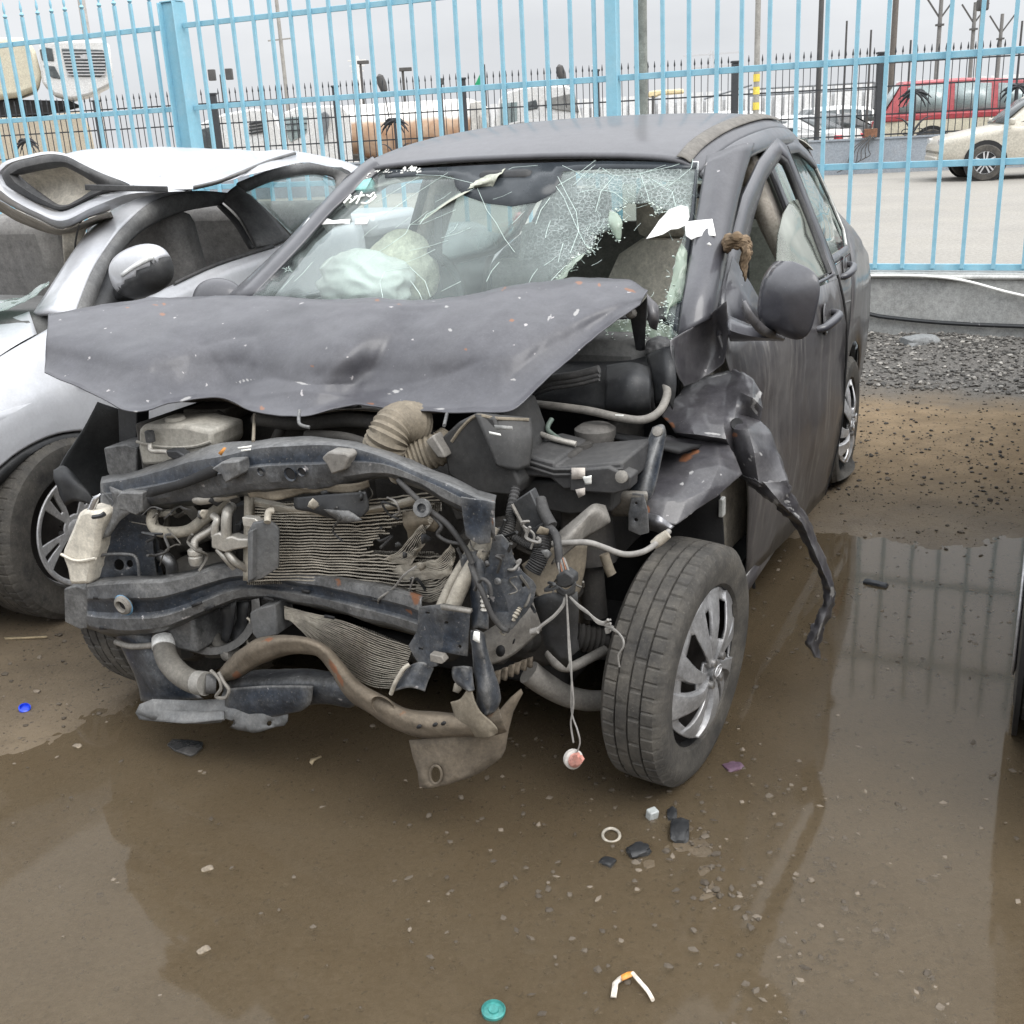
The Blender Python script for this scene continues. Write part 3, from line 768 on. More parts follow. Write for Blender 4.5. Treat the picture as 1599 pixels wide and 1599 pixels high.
# ================================================================== BEYOND THE ROAD
def FW(u, v, z): return FAR.world((u, v, z))
fwm = MB(); prof = [(FAR_C, -0.05), (FAR_C, 0.80), (FAR_C - 0.03, 0.80), (FAR_C - 0.03, 0.84), (FAR_C + 0.28, 0.84), (FAR_C + 0.28, -0.05)]
fwm.grid([[FW(u, v, z) for v, z in prof] for u in np.linspace(-30, 22, 27)])
tag(fwm.build('boundary_wall', wallm, None, angle=30, frame=1), 'grey blue rendered boundary wall under the black spear fence across the road', 'wall')
picket = None
def spear():
    mb = MB().box((0, 0, 0.95), (0.018, 0.018, 1.90)); mb.lathe([(0.009, 1.90), (0.024, 1.94), (0.004, 2.07)], seg=6); return mb
posts_u = [0.18 + 3.46 * k for k in range(-7, 5)]
for k in range(len(posts_u) - 1):
    u0, u1 = posts_u[k], posts_u[k + 1]
    t = thing('spear_fence', 'black iron spear fence panel on the far boundary wall', 'fence', FW((u0 + u1) / 2, FAR_C + 0.12, 0.84), -FAR.a, 'black iron spear fence panels across the road')
    for z in (0.06, 0.53, 1.17, 1.70):
        MB().box((0, 0, z), (u1 - u0, 0.025, 0.035)).build('rail', ironm, t)
    n = 20
    for j in range(1, n + 1):
        if picket is None: picket = spear().build('picket', ironm, t); ob = picket
        else: ob = dup(picket, t)
        ob.location = (-(u1 - u0) / 2 + (u1 - u0) * j / (n + 1), -0.022, 0)
for k, u in enumerate(posts_u):
    t = MB().box((0, 0, 0.95), (0.16, 0.16, 1.9)).box((0, 0, 1.93), (0.20, 0.20, 0.05)).build('iron_post', ironm, None, bevel=0.01)
    t.location = FW(u, FAR_C + 0.12, 0.845)
    tag(t, 'black iron post of the spear fence on the far boundary wall', 'post', 'black iron spear fence posts')
# iron palm ornaments on the fence
def palm(u, label, cut=1.0):
    t = thing('palm_ornament', label, 'ornament', FW(u, FAR_C + 0.02, 0.845), -FAR.a, 'iron palm ornaments on the far fence')
    MB().tube([(0, 0, 0), (0.012, 0, 0.5), (0, 0, 1.0)], 0.035, 8, smooth=3).build('trunk', ironm, t)
    for k in range(15):
        a = -2.25 + 4.5 * k / 14; L = 0.40 if k % 2 else 0.34
        pts = [(sin(a) * L * (s / 6) ** .9, -0.015 * (k % 3), 1.0 + cos(a) * L * .62 * (s / 6) - .22 * (s / 6) ** 2) for s in range(7)]
        rows = []
        for s, p in enumerate(pts):
            q0, q1 = pts[max(s - 1, 0)], pts[min(s + 1, 6)]; d_ = math.hypot(q1[0] - q0[0], q1[2] - q0[2]); nx, nz_ = -(q1[2] - q0[2]) / d_, (q1[0] - q0[0]) / d_
            w_ = 0.026 * (1 - (s / 6) ** 2) + 0.007
            rows.append([(p[0] - w_ * nx, p[1], p[2] - w_ * nz_), (p[0], p[1] - 0.012, p[2]), (p[0] + w_ * nx, p[1], p[2] + w_ * nz_)])
        MB().grid(rows).build('frond', ironm, t, solid=0.006)
    for s in (-1, 1):
        MB().tube([(s * 0.02, -.03, 0.1), (s * 0.14, -.03, 0.28), (s * 0.28, -.03, 0.40), (s * 0.42, -.03, 0.42)], lambda q: 0.028 * (1 - q) + 0.006, 6, smooth=3).build('leaf', ironm, t)
        MB().tube([(s * (0.16 + 0.10 * cos(q)), -.03, 0.09 + 0.07 * sin(q)) for q in np.linspace(3.4, 8.4, 12)], 0.012, 6).build('scroll', ironm, t)
palm(-8.62, 'iron palm tree ornament on the far fence in front of the tanker')
palm(4.46, 'iron palm tree ornament on the far fence in front of the red and cream wagon')
palm(6.78, 'iron palm ornament on the far fence above the beige car')
palm(-19.38, 'iron palm ornament on the far fence below the stacked truck cabs')

# ------------------------------------------------------------------ vehicles across the road
def wheel_simple(parent, c, R, W_, rim=None, side=1, tyrem=None):
    """tyre with a rim as its part; axis along local y"""
    c = Vector(c); rr = R * 0.64
    pr = [(rr, -W_ / 2), (R * 0.93, -W_ / 2), (R, -W_ * 0.36), (R, W_ * 0.36), (R * 0.93, W_ / 2), (rr, W_ / 2), (rr, -W_ / 2)]
    ty = MB().lathe(pr, c, (0, 1, 0), 28, cap=False).build('wheel', tyrem or rubber, parent)
    mb = MB(); y = W_ * 0.38 * side
    mb.lathe([(rr, 0), (rr * 0.92, 0.01), (rr * 0.90, -0.02 * 1)], c + Vector((0, y, 0)), (0, side, 0), 28, cap=False)
    for k in range(5):
        a = 2 * pi * k / 5 + 0.3
        for s in (-1, 1):
            d = Vector((cos(a), 0, sin(a))); n = Vector((-sin(a), 0, cos(a)))
            mb.bar(c + Vector((0, y, 0)) + d * rr * 0.12 + n * s * 0.02, c + Vector((0, y, 0)) + d * rr * 0.94 + n * s * rr * 0.18, rr * 0.13, 0.03, up=(0, 1, 0))
    mb.lathe([(rr * 0.22, 0.0), (rr * 0.22, 0.03), (0.005, 0.04)], c + Vector((0, y, 0)), (0, side, 0), 16)
    mb.build('rim', rim or alloym, ty)
    MB().lathe([(rr * 0.98, 0), (0.005, 0)], c + Vector((0, y * 0.55, 0)), (0, side, 0), 20, cap=False).build('hub_recess', blackd, ty)
    return ty
KINDS = {
 # x of: nose, hood start, windscreen base, roof front, roof rear, tail top, tail ; heights: bumper, hood, belt, roof
 'sedan': dict(L=4.5, W=1.76, st=[(2.25, .38, .60), (2.15, .25, .72), (1.25, .2, .93), (.9, .2, .97), (-1.3, .2, 1.0), (-2.1, .22, 1.02), (-2.25, .35, .80)],
               gh=[(1.15, .95), (.30, 1.40), (-.35, 1.45), (-.85, 1.42), (-1.75, 1.0)], win=[(0.95, -0.10), (-0.16, -1.15)], wx=(1.38, -1.33), R=.32),
 'suv': dict(L=4.4, W=1.82, st=[(2.2, .45, .70), (2.1, .32, .86), (1.2, .28, 1.02), (.85, .28, 1.06), (-1.5, .28, 1.08), (-2.1, .3, 1.08), (-2.2, .42, .85)],
             gh=[(1.05, 1.02), (.35, 1.60), (-.6, 1.68), (-1.7, 1.64), (-2.08, 1.1)], win=[(0.80, 0.05), (-0.03, -0.85), (-0.95, -1.75)], wx=(1.30, -1.30), R=.36),
 'wagon': dict(L=5.5, W=2.0, st=[(2.75, .5, .80), (2.65, .38, 1.0), (1.5, .34, 1.10), (1.2, .34, 1.12), (-2.0, .34, 1.14), (-2.7, .36, 1.14), (-2.76, .48, .9)],
             gh=[(1.45, 1.1), (.85, 1.88), (-.6, 1.98), (-2.2, 1.96), (-2.68, 1.15)], win=[(1.05, 0.15), (-0.02, -0.92), (-1.10, -2.3)], wx=(1.7, -1.45), R=.38),
 'pickup': dict(L=5.0, W=1.8, st=[(2.5, .45, .72), (2.4, .32, .9), (1.4, .28, 1.04), (1.1, .28, 1.06), (-1.0, .28, 1.08), (-2.4, .3, 1.08), (-2.5, .42, .9)],
             gh=[(1.3, 1.04), (.65, 1.62), (.2, 1.70), (-.75, 1.66), (-1.0, 1.08)], win=[(1.0, 0.22), (0.12, -0.75)], wx=(1.55, -1.5), R=.37),
}
def simple_car(name, label, cat, kind, loc, head, body, roofm=None, win=None, group=None, tail=True, rim=None, z=0.0):
    k = KINDS[kind]; W_ = k['W'] / 2
    t = thing(name, label, cat, (loc[0], loc[1], z), head, group)
    rows = []
    for x, zl, zt in k['st']:
        e = 0.86 if abs(x) > k['L'] / 2 - 0.05 else (0.95 if abs(x) > k['L'] / 2 - 0.2 else 1.0); w_ = W_ * e
        rows.append([(x, -w_ * .93, zl), (x, -w_, zl + .16), (x, -w_, zt - .14), (x, -w_ * .95, zt - .02), (x, -w_ * .6, zt + .02), (x, 0, zt + .03), (x, w_ * .6, zt + .02), (x, w_ * .95, zt - .02), (x, w_, zt - .14), (x, w_, zl + .16), (x, w_ * .93, zl)])
    mb = MB().grid([spline(r, 2) for r in rows]); n = len(mb.v) // len(rows)
    mb.f.append(tuple(range(n))); mb.f.append(tuple(len(mb.v) - 1 - i for i in range(n)))
    mb.build('body', body, t, angle=50)
    g = k['gh']; gh = []
    zb = [x for x in k['st']]
    def belt(x):
        xs = [s[0] for s in zb][::-1]; zs = [s[2] for s in zb][::-1]; return float(np.interp(x, xs, zs))
    wr = W_ * 0.76; rows = []
    for x, zr in g:
        b_ = belt(x) - 0.03; f = (zr - b_) / 0.5; ww = W_ * .94 + (wr - W_ * .94) * min(1, max(0, f))
        rows.append([(x, -W_ * .94, b_), (x, -(W_ * .94 + ww) / 2 - .01, (b_ + zr) / 2), (x, -ww, zr - .05), (x, -ww * .8, zr), (x, 0, zr + .02), (x, ww * .8, zr), (x, ww, zr - .05), (x, (W_ * .94 + ww) / 2 + .01, (b_ + zr) / 2), (x, W_ * .94, b_)])
    MB().grid(rows).build('cabin', roofm or body, t, angle=35)
    xs_ = [p[0] for p in g][::-1]; zr_ = [p[1] for p in g][::-1]
    def roof(x): return float(np.interp(x, xs_, zr_))
    def sidep(x, z, s):
        b_ = belt(x); f = min(1, max(0, (z - b_) / max(.2, roof(x) - .05 - b_))); return (x, s * (W_ * .94 + (wr - W_ * .94) * f + 0.012), z)
    for (xa, xb) in k['win']:
        for s in (-1, 1):
            pts = []
            for x in (xa, xa * .75 + xb * .25, (xa + xb) / 2, xa * .25 + xb * .75, xb): pts.append((x, belt(x) + 0.05))
            top = [(x, max(belt(x) + 0.08, roof(x) - 0.12)) for x, _ in pts]
            MB().grid([[sidep(x, z, s) for x, z in pts], [sidep(x, z, s) for x, z in top]]).build('window', win or dglass, t, solid=0.008)
    for (i0, i1, nm) in ((0, 1, 'windscreen'), (len(g) - 2, len(g) - 1, 'rear_window')):
        (xa, za), (xb, zb_) = g[i0], g[i1]
        rows = []
        sg = 1 if i0 == 0 else -1
        for f in (0.12, 0.88):
            x = xa + (xb - xa) * f; z = za + (zb_ - za) * f; ff = (z - belt(x)) / .5; ww = (W_ * .94 + (wr - W_ * .94) * min(1, max(0, ff))) * 0.86
            rows.append([(x + sg * .02, -ww, z + .016), (x + sg * .035, 0, z + .03), (x + sg * .02, ww, z + .016)])
        MB().grid(rows).build(nm, win or dglass, t, solid=0.008)
    for x in k['wx']:
        for s in (-1, 1):
            MB().lathe([(k['R'] * 1.17, 0), (k['R'] * 1.17, 0.012), (0.01, 0.012)], (x, s * (W_ - .004), k['R'] + 0.02), (0, s, 0), 28, cap=False).build('arch_shade_disc', blackd, t)  # dark disc laid on the side, standing for the shaded wheel well
            wheel_simple(t, (x, s * (W_ - .07), k['R']), k['R'], 0.2, rim=rim, side=s)
    L2 = k['L'] / 2
    for s in (-1, 1):
        zf = k['st'][1][2] - .08
        MB().box((L2 - 0.10, s * W_ * .72, zf), (0.16, W_ * .36, .14)).build('headlight', clearm, t, bevel=0.03)
        zt = k['st'][-1][2] + 0.02
        MB().box((-L2 + 0.06, s * W_ * .80, zt), (0.16, W_ * .30, .18)).build('tail_lamp', taillm, t, bevel=0.03)
        MB().box((k['gh'][0][0] - .18, s * (W_ + .08), belt(.8) + .07), (.10, .18, .13)).build('mirror', body, t, bevel=0.03)
    MB().box((L2 - 0.02, 0, .42), (.10, W_ * 1.5, .16)).build('bumper', body, t, bevel=0.03)
    return t
HD = -FAR.a
# beige car parked on the road at right: its nose points left
sv = G(1535, 283)
_off = Matrix.Rotation(HD + pi, 3, 'Z') @ Vector((1.30, 0.83, 0))
simple_car('beige_suv', 'beige off-road car parked by the road at the right edge, nose pointing left', 'car', 'suv', (sv.x - _off.x, sv.y - _off.y), HD + pi, sandp)
rw = FW(4.45 + 2.3, FAR_C + 3.4, 0)
rwag = simple_car('station_wagon', 'long red and cream station wagon behind the iron palm fence', 'car', 'wagon', (rw.x, rw.y), HD, creamp, roofm=redm, win=pglass, z=0.18)
MB().box((0, 0, 1.06), (5.3, 2.03, 0.16)).build('red_waist_band', redm, rwag, bevel=0.03)
def park(px, v, kind, body, label, head=0.0, name='parked_car', z=0.0, win=None):
    p = FAR.P(px, 150, r=FAR_C + v); q = FAR.world((p.x, p.y, 0))
    return simple_car(name, label, 'car', kind, (q.x, q.y), HD + head, body, group='cars parked beyond the spear fence', z=z, win=win)
park(1215, 3.5, 'sedan', whitep, 'white car with a red tail lamp behind the yellow-banded pole', 2.6)
park(1300, 7.5, 'sedan', M('dark_grey_paint', (0.07, 0.075, 0.08), 0.3, 0, .1, 4, dust=.3), 'dark grey car behind the spear fence, left of the red wagon', 0.4)
park(1170, 9.5, 'suv', whitep, 'white tall car parked behind the yellow-banded pole, farther back', 0.2)
park(1050, 5.5, 'sedan', M('mid_grey_paint', (0.20, 0.21, 0.22), 0.3, 0.2, .1, 4), 'mid grey car peeping over the hatchback roof by the slim post', 2.9)
park(1110, 14.0, 'sedan', silver, 'silver car far behind the black post of the spear fence', 0.1)
park(1335, 14.5, 'suv', whitep, 'white car far behind the roof rack frame', 0.3)
park(835, 1.8, 'pickup', M('dusty_grey_paint', (0.27, 0.265, 0.255), 0.5, 0, .1, 4), 'dusty grey pickup roof in front of the white truck cab', 3.0)

def fpoly(pts, v): return [FW(*FAR.P(x, y, r=FAR_C + v)) for x, y in pts]
def fprism(pts, v, depth):
    q = fpoly(pts, v); c = sum(q, Vector()) / len(q); d = Vector((c.x, c.y, 0)).normalized()     # these wrecks stand end-on to the yard
    return MB().prism(q, d * depth)
def local_thing(name, label, cat, base_px, v, group=None):
    p = FAR.P(base_px, 150, r=FAR_C + v); q = FAR.world((p.x, p.y, 0))
    return thing(name, label, cat, q, 0, group)
def child(mb, name, mat, t, **k):
    o = mb.build(name, mat, t, **k); o.matrix_parent_inverse = Matrix.Translation(-t.location); return o
# stacked truck cabs at far left
st = local_thing('truck_cab', 'white truck cab with slatted grille stacked on top of another cab', 'truck cab', 110, 3)
child(fprism([(60, 72), (70, 64), (160, 62), (172, 70), (178, 120), (174, 133), (140, 150), (112, 156), (85, 148), (66, 130)], 3, 2.2), 'shell', whitep, st, bevel=0.08)
gr = child(fprism([(96, 76), (160, 78), (167, 84), (165, 112), (158, 121), (112, 120), (104, 110)], 2.97, 0.12), 'grille', dglass, st, bevel=0.03)
for k in range(8):
    y = 81 + k * 5.0
    child(fprism([(98 + k * 1.1, y), (165, y), (165, y + 2.0), (98 + k * 1.1, y + 2.0)], 2.94, 0.05), 'slat', alloym, gr)
child(fprism(ellipse(133, 89, 7, 4.0, 16), 2.92, 0.05), 'badge', alloym, gr)
child(fprism([(62, 78), (70, 74), (82, 76), (85, 96), (66, 95)], 2.97, 0.1), 'window', dglass, st, bevel=0.02)
child(fprism([(68, 102), (86, 104), (96, 124), (82, 122), (73, 114)], 2.97, 0.1), 'window', dglass, st, bevel=0.02)
st2 = local_thing('truck_cab', 'cream rounded truck cab piled at the far left edge', 'truck cab', 10, 3.2)
child(fprism([(-60, 60), (0, 58), (42, 58), (56, 80), (66, 118), (62, 140), (30, 152), (0, 156), (-60, 158)], 3.2, 2.4), 'shell', creamp, st2, bevel=0.15)
st3 = local_thing('truck_cab', 'dirty tan truck cab at the bottom of the stacked pile', 'truck cab', 70, 3.1)
child(fprism([(-60, 182), (0, 184), (70, 182), (125, 172), (142, 200), (150, 240), (150, 275), (-60, 280)], 3.1, 2.4), 'shell', M('dirty_cream', (0.50, 0.44, 0.34), 0.6, 0, .12, 2, dust=.5, dustc=(.40, .33, .25)), st3, bevel=0.1)
child(fprism([(-60, 150), (30, 156), (110, 158), (128, 166), (70, 180), (0, 182), (-60, 180)], 3.5, 1.6), 'gap_shade', blackd, st3, bevel=0.03)  # dark block painted in for the shaded gap between the piled cabs
# white cab lying behind the fence with vents
wcb = local_thing('truck_cab', 'white truck cab with four slit vents behind the spear fence', 'truck cab', 380, 3)
child(fprism([(298, 205), (320, 190), (350, 178), (395, 170), (425, 172), (436, 195), (455, 240), (455, 300), (298, 300)], 3, 2.4), 'shell', whitep, wcb, bevel=0.06)
child(fprism([(301, 206), (330, 198), (342, 228), (300, 240)], 2.97, 0.06), 'window', dglass, wcb, bevel=0.02)
for k in range(4):
    child(fprism([(389, 193 + 5 * k), (414, 189 + 5 * k), (415, 191.6 + 5 * k), (390, 195.6 + 5 * k)], 2.96, 0.05), 'vent', blackp, wcb)
wc2_ = local_thing('truck_cab', 'white truck cab with a barred window beside the tanker', 'truck cab', 480, 3.6)
child(fprism([(443, 176), (470, 166), (535, 165), (548, 180), (552, 250), (552, 290), (443, 290)], 3.6, 2.2), 'shell', whitep, wc2_, bevel=0.05)
wn_ = child(fprism([(446, 184), (480, 183), (479, 208), (455, 222), (450, 215)], 3.57, 0.06), 'window', pglass, wc2_)
for q_ in ([(456, 182), (457.4, 182), (459.4, 218), (458, 218)], [(466, 182), (467.4, 182), (468.6, 216), (467, 216)], [(446, 194), (480, 192), (480, 193.4), (446, 195.4)], [(446, 204), (480, 202), (480, 203.4), (446, 205.4)]):
    child(fprism(q_, 3.54, 0.03), 'window_bar', ironm, wn_)
child(fprism([(500, 178), (508, 174), (515, 180), (514, 196), (509, 212), (507, 224), (500, 224)], 3.5, 0.3), 'intake_stack', M('grey_stack', (.16, .17, .18), .5), wc2_, bevel=0.03)
# tanker
tk = local_thing('tanker_truck', 'white tanker truck with a rust-brown stained tank behind the fence', 'truck', 620, 4)
tm = bpy.data.materials.new('stained_tank'); tm.use_nodes = True
t = tm.node_tree; N = t.nodes; K = t.links.new; b = N['Principled BSDF']; b.inputs['Roughness'].default_value = 0.6
tcn = N.new('ShaderNodeTexCoord'); sp = N.new('ShaderNodeSeparateXYZ'); K(tcn.outputs['Object'], sp.inputs[0])
ad = N.new('ShaderNodeMath'); ad.operation = 'MULTIPLY_ADD'; K(nz(1.2, 6), ad.inputs[0]); ad.inputs[1].default_value = 0.5; K(sp.outputs['Z'], ad.inputs[2])
K(mx(rmp(ad.outputs[0], 2.05, 2.2), mx(rmp(nz(2.5, 7), 0.3, 0.7), (0.36, 0.19, 0.10), (0.60, 0.45, 0.33)), (0.80, 0.78, 0.74)), b.inputs['Base Color'])
p0 = FAR.P(514, 196, r=FAR_C + 4); p1 = FAR.P(738, 186, r=FAR_C + 4)
cz = 1.62
child(MB().lathe([(0.05, 0), (0.62, 0.05), (0.78, 0.2), (0.80, 0.4), (0.80, p1.x - p0.x - .3), (0.72, p1.x - p0.x - .08), (0.05, p1.x - p0.x)], FW(p0.x, FAR_C + 5, cz), FAR.U, 36), 'tank', tm, tk)
child(MB().box(FW((p0.x + p1.x) / 2 - 0.3, FAR_C + 4.9, 0.66), (p1.x - p0.x + 1.6, 1.9, 0.26), Matrix.Rotation(-FAR.a, 3, 'Z')), 'chassis', whitep, tk, bevel=0.03)
child(fprism([(735, 160), (752, 158), (758, 165), (765, 170), (765, 215), (735, 220)], 4.2, 1.2), 'pump_box', M('dusty_white', (.62, .60, .56), .6, 0, .1, 3, dust=.4), tk, bevel=0.03)
for u_ in (p0.x + .7, p1.x - .9, p1.x - 1.9):
    for s_ in (4.15, 5.85):
        child(MB().lathe([(.26, -.13), (.46, -.13), (.5, -.09), (.5, .09), (.46, .13), (.26, .13)], FW(u_, FAR_C + s_, 0.5), FAR.V, 24), 'wheel', rubber, tk)
for k in range(5):
    child(MB().tube([FW(p1.x + .15 + .12 * k, FAR_C + 4.1, 1.0), FW(p1.x + .2 + .1 * k, FAR_C + 4.1, 1.9 - .1 * k)], .02, 6), 'pipe', polem, tk)
# white truck cab behind the hatchback roof
wc3 = local_thing('truck_cab', 'white truck cab with an angled wind deflector above the hatchback roof', 'truck cab', 840, 4.2)
child(fprism([(772, 190), (780, 155), (790, 145), (815, 137), (840, 134), (885, 134), (895, 140), (902, 160), (910, 186), (910, 260), (772, 260)], 4.2, 2.2), 'shell', whitep, wc3, bevel=0.05)
child(fprism([(823, 160), (838, 156), (841, 170), (824, 173)], 4.17, 0.06), 'window', dglass, wc3, bevel=0.02)
child(fprism([(852, 158), (862, 153), (898, 145), (905, 176), (870, 172), (852, 168)], 4.16, 0.08), 'deflector', M('sooty_grey', (.22, .22, .21), .7, 0, .3, 3), wc3, bevel=0.02)
wn3 = child(fprism([(782, 162), (808, 160), (808, 192), (782, 195)], 4.16, 0.05), 'window', pglass, wc3)
for x_ in (790, 799): child(fprism([(x_, 160), (x_ + 1.5, 160), (x_ + 1.5, 194), (x_, 194)], 4.12, 0.03), 'window_bar', ironm, wn3)
# roof rack frame of pipes
rk = local_thing('pipe_rack', 'bare pipe rack frame standing behind the spear fence, left of the red wagon', 'rack', 1280, 5)
for (a_, b_) in (((1170, 140), (1366, 129)), ((1170, 150), (1366, 139)), ((1366, 129), (1366, 170)), ((1170, 140), (1170, 190)), ((1100, 155), (1175, 133)), ((1270, 135), (1270, 180))):
    child(MB().tube([fpoly([a_], 5)[0], fpoly([b_], 5)[0]], .028, 6), 'pipe', M('grey_pipe', (.22, .23, .24), .6), rk)

def pole(name, label, px, py, d, r, bottom=None, cat='pole', mat=polem, group=None, extra=None, ztop=None):
    b_ = pix_dist(px, py, d); zt = b_.z if ztop is None else ztop
    t = thing(name, label, cat, (b_.x, b_.y, 0), 0, group)
    MB().tube([(0, 0, -0.02), (0, 0, zt)], lambda q: r * (1.15 - 0.3 * q), 10).build('shaft', mat, t)
    if extra: extra(t, zt)
    return t
dark = M('dark_pole', (0.075, 0.072, 0.07), 0.7, 0, .2, 2)
pole('concrete_pole', 'pale concrete pole rising behind the stacked truck cabs', 156, 180, 46.0, 0.14, ztop=9, mat=M('pale_pole', (.42, .40, .38), .8))
pole('thin_pole', 'thin tall pole with a short crossbar behind the middle fence panel', 445, 120, 48, 0.07, ztop=13, extra=lambda t, z: MB().bar((-.5, 0, 5.2), (.5, 0, 5.25), .05, .05).build('crossbar', polem, t))
def lamps(t, z):
    for s in (-1, 1): MB().box((s * .28, 0, z), (.22, .2, .34)).build('floodlight', dark, t, bevel=0.02)
pole('floodlight_pole', 'pole with a pair of black floodlights behind the second blue bar', 345, 117, 40, 0.05, extra=lamps, mat=dark)
def lamp1(t, z): MB().box((.12, 0, z), (.5, .2, .14)).build('lamp_head', dark, t, bevel=0.02)
pole('street_lamp', 'dark street lamp right of the thin white mast', 563, 98, 52, 0.06, extra=lamp1, mat=dark, cat='lamp')
pole('street_lamp', 'dark street lamp over the tanker left of the green flag', 629, 109, 48, 0.06, extra=lamp1, mat=dark, cat='lamp')
pole('camera_pole', 'short black camera pole in front of the tanker', 688, 128, 33, 0.05, extra=lambda t, z: MB().box((0, -.08, z), (.2, .34, .16)).build('camera_head', dark, t, bevel=0.02), mat=dark)
def mast(t, z):
    for k in range(4): MB().box((0, 0, z - .4 - k * .5), (1.8 - .3 * k, .3, .12)).build('platform', whitep, t)
pole('mast', 'thin white mast with platforms far behind the tanker', 557, 88, 120, 0.25, extra=mast, mat=whitep)
def flag(t, z):
    rows = [[(-(.05 + .42 * j / 3) * i / 4, .06 * sin(i * 1.6 + j), z - .02 - .30 * j + .05 * i * j / 3 - .02 * i) for i in range(5)] for j in range(4)]
    MB().grid(net_rows([[Vector(p) for p in r] for r in rows], 3, 3)).build('flag', greenm, t, solid=0.006)
pole('flagpole', 'flagpole with a drooping green flag beside the white truck cab', 757, 101, 42, 0.025, extra=flag, mat=dark, cat='flag')
def bands(t, z):
    for k, zz in enumerate((1.35, 1.62, 1.95, 2.22)):
        MB().lathe([(.074, zz), (.074, zz + .16)], seg=14, cap=False).build('band', yellowm, t)
pole('banded_pole', 'grey pole with yellow bands behind the fence above the hatchback roof', 1182, 120, 27.5, 0.062, ztop=8, extra=bands)
pole('dark_pole', 'dark thick pole left of the red wagon, nearest of the tall dark poles', 1279, 120, 31, 0.062, ztop=9, mat=dark)
pole('dark_pole', 'dark tall pole directly above the rear of the red wagon', 1395, 80, 37, 0.085, ztop=9, mat=M('brownish_pole', (.13, .115, .10), .8))
def yarms(t, z):
    for s in (-1, 1): MB().bar((0, 0, z - .75), (s * .52, 0, z - .05), .05, .05).build('arm', dark, t)
    MB().box((0, 0, z - .95), (.24, .24, .07)).build('collar', dark, t)
for px_, py_, d_, lb in ((1471, -6, 46, 'barbed wire post with spread arms, leftmost of three above the red wagon'), (1524, 4, 50, 'barbed wire post with spread arms, middle one of three above the wagon'), (1566, 22, 54, 'barbed wire post with spread arms, smallest of three above the wagon')):
    pole('forked_post', lb, px_, py_, d_, 0.08, extra=yarms, mat=M('grey_post', (.17, .165, .16), .8), group='forked barbed wire posts')
pole('floodlight_pole', 'pale pole with a round black floodlight among the barbed wire posts', 1535, 8, 42, 0.07, extra=lambda t, z: MB().box((0, 0, z), (.34, .3, .36)).build('floodlight', dark, t, bevel=0.06), ztop=None)
for px_, py_, lb in ((1323, 33, 'thin dark rod standing left of the red wagon, taller of the pair'), (1361, 47, 'thin dark rod standing over the wagon rear, shorter of the pair'), (1423, 63, 'thin dark rod over the roof of the red wagon'), (1597, 33, 'thin dark rod at the right edge above the beige car')):
    pole('thin_rod', lb, px_, py_, 33.2, 0.03, mat=dark, group='thin rods behind the spear fence')
pole('thin_pole', 'thin white lamp pole just left of the slim blue post', 929, 107, 45, 0.04, mat=whitep, extra=lambda t, z: MB().lathe([(.01, z), (.1, z + .04), (.1, z + .1), (.01, z + .16)], seg=10).build('lamp_head', whitep, t))
rb_ = FAR.P(1360, 206, r=FAR_C - .1); rbw = FAR.world(rb_)
rbt = thing('rusty_box', 'rusty box with dangling wires on top of the far boundary wall', 'box', (rbw.x, rbw.y, .845), -FAR.a)
MB().box((0, 0, .11), (.30, .18, .20)).build('box', M('rust_brown', (.20, .10, .06), .9, 0, .3, 6), rbt, bevel=.01)
for k in range(6):
    random.seed(60 + k); MB().tube([(random.uniform(-.1, .1), -.12, .05), (-.15 * k / 2 - .05, -.17, -.25), (-.22 * k / 2, -.17, -.40 - .05 * k), (-.25 * k / 2 - .15, -.17, -.48 - .06 * k)], .012, 5, smooth=4).build('wire', dark, rbt)
# spare mirrors sticking up over the trucks
for px_, py_, lb in ((597, 131, 'black oval truck mirror sticking up over the tanker front'), (877, 116, 'black oval truck mirror sticking up over the white cab by the slim post')):
    p = pix_dist(px_, py_, 33.5); tt = thing('truck_mirror', lb, 'mirror', (p.x, p.y, p.z - .9), 0)
    MB().tube([(0.12, 0, 0), (.06, 0, .55), (0, 0, .8)], .018, 6).build('stalk', dark, tt)
    MB().lathe([(.02, -.26), (.10, -.2), (.13, 0), (.10, .2), (.02, .26)], (0, 0, .9), (-.25, 0, 1), 12).build('shell', dark, tt)
# yellow boom and white far wall
ym = local_thing('crane_boom', 'pale yellow crane boom resting beyond the fence, right of the slim post', 'crane', 1040, 16)
child(fprism([(1012, 152), (1014, 143), (1028, 141), (1068, 139), (1069, 146), (1030, 149), (1022, 153)], 16, 1.0), 'boom', M('pale_yellow', (.72, .60, .36), .6, 0, .1, 2), ym, bevel=.05)
child(fprism([(1018, 150), (1022, 150), (1022, 190), (1018, 190)], 16, .3), 'mount', dark, ym)
fw2 = MB()
for k in range(150):
    u = -34 + k * 0.62; fw2.box(FW(u, 78, 1.55), (0.42, 0.12, 3.1), Matrix.Rotation(-FAR.a, 3, 'Z'))
fw2.box(FW(12, 78.2, 1.3), (95, 0.06, 2.5), Matrix.Rotation(-FAR.a, 3, 'Z'))
tag(fw2.build('far_fence', M('far_white', (.66, .67, .68), .8), None, frame=1), 'long pale picket fence far behind the parked cars', 'fence')
pl = pix_dist(1112, 80, 260); pyl = thing('pylon', 'faint lattice power pylon on the horizon above the spear fence', 'pylon', (pl.x, pl.y, 0))
pm = M('far_grey', (.46, .47, .49), .9)
for sx_ in (-1, 1):
    MB().bar((sx_ * 1.6, 0, 0), (sx_ * .25, 0, pl.z), .22, .22).build('leg', pm, pyl)
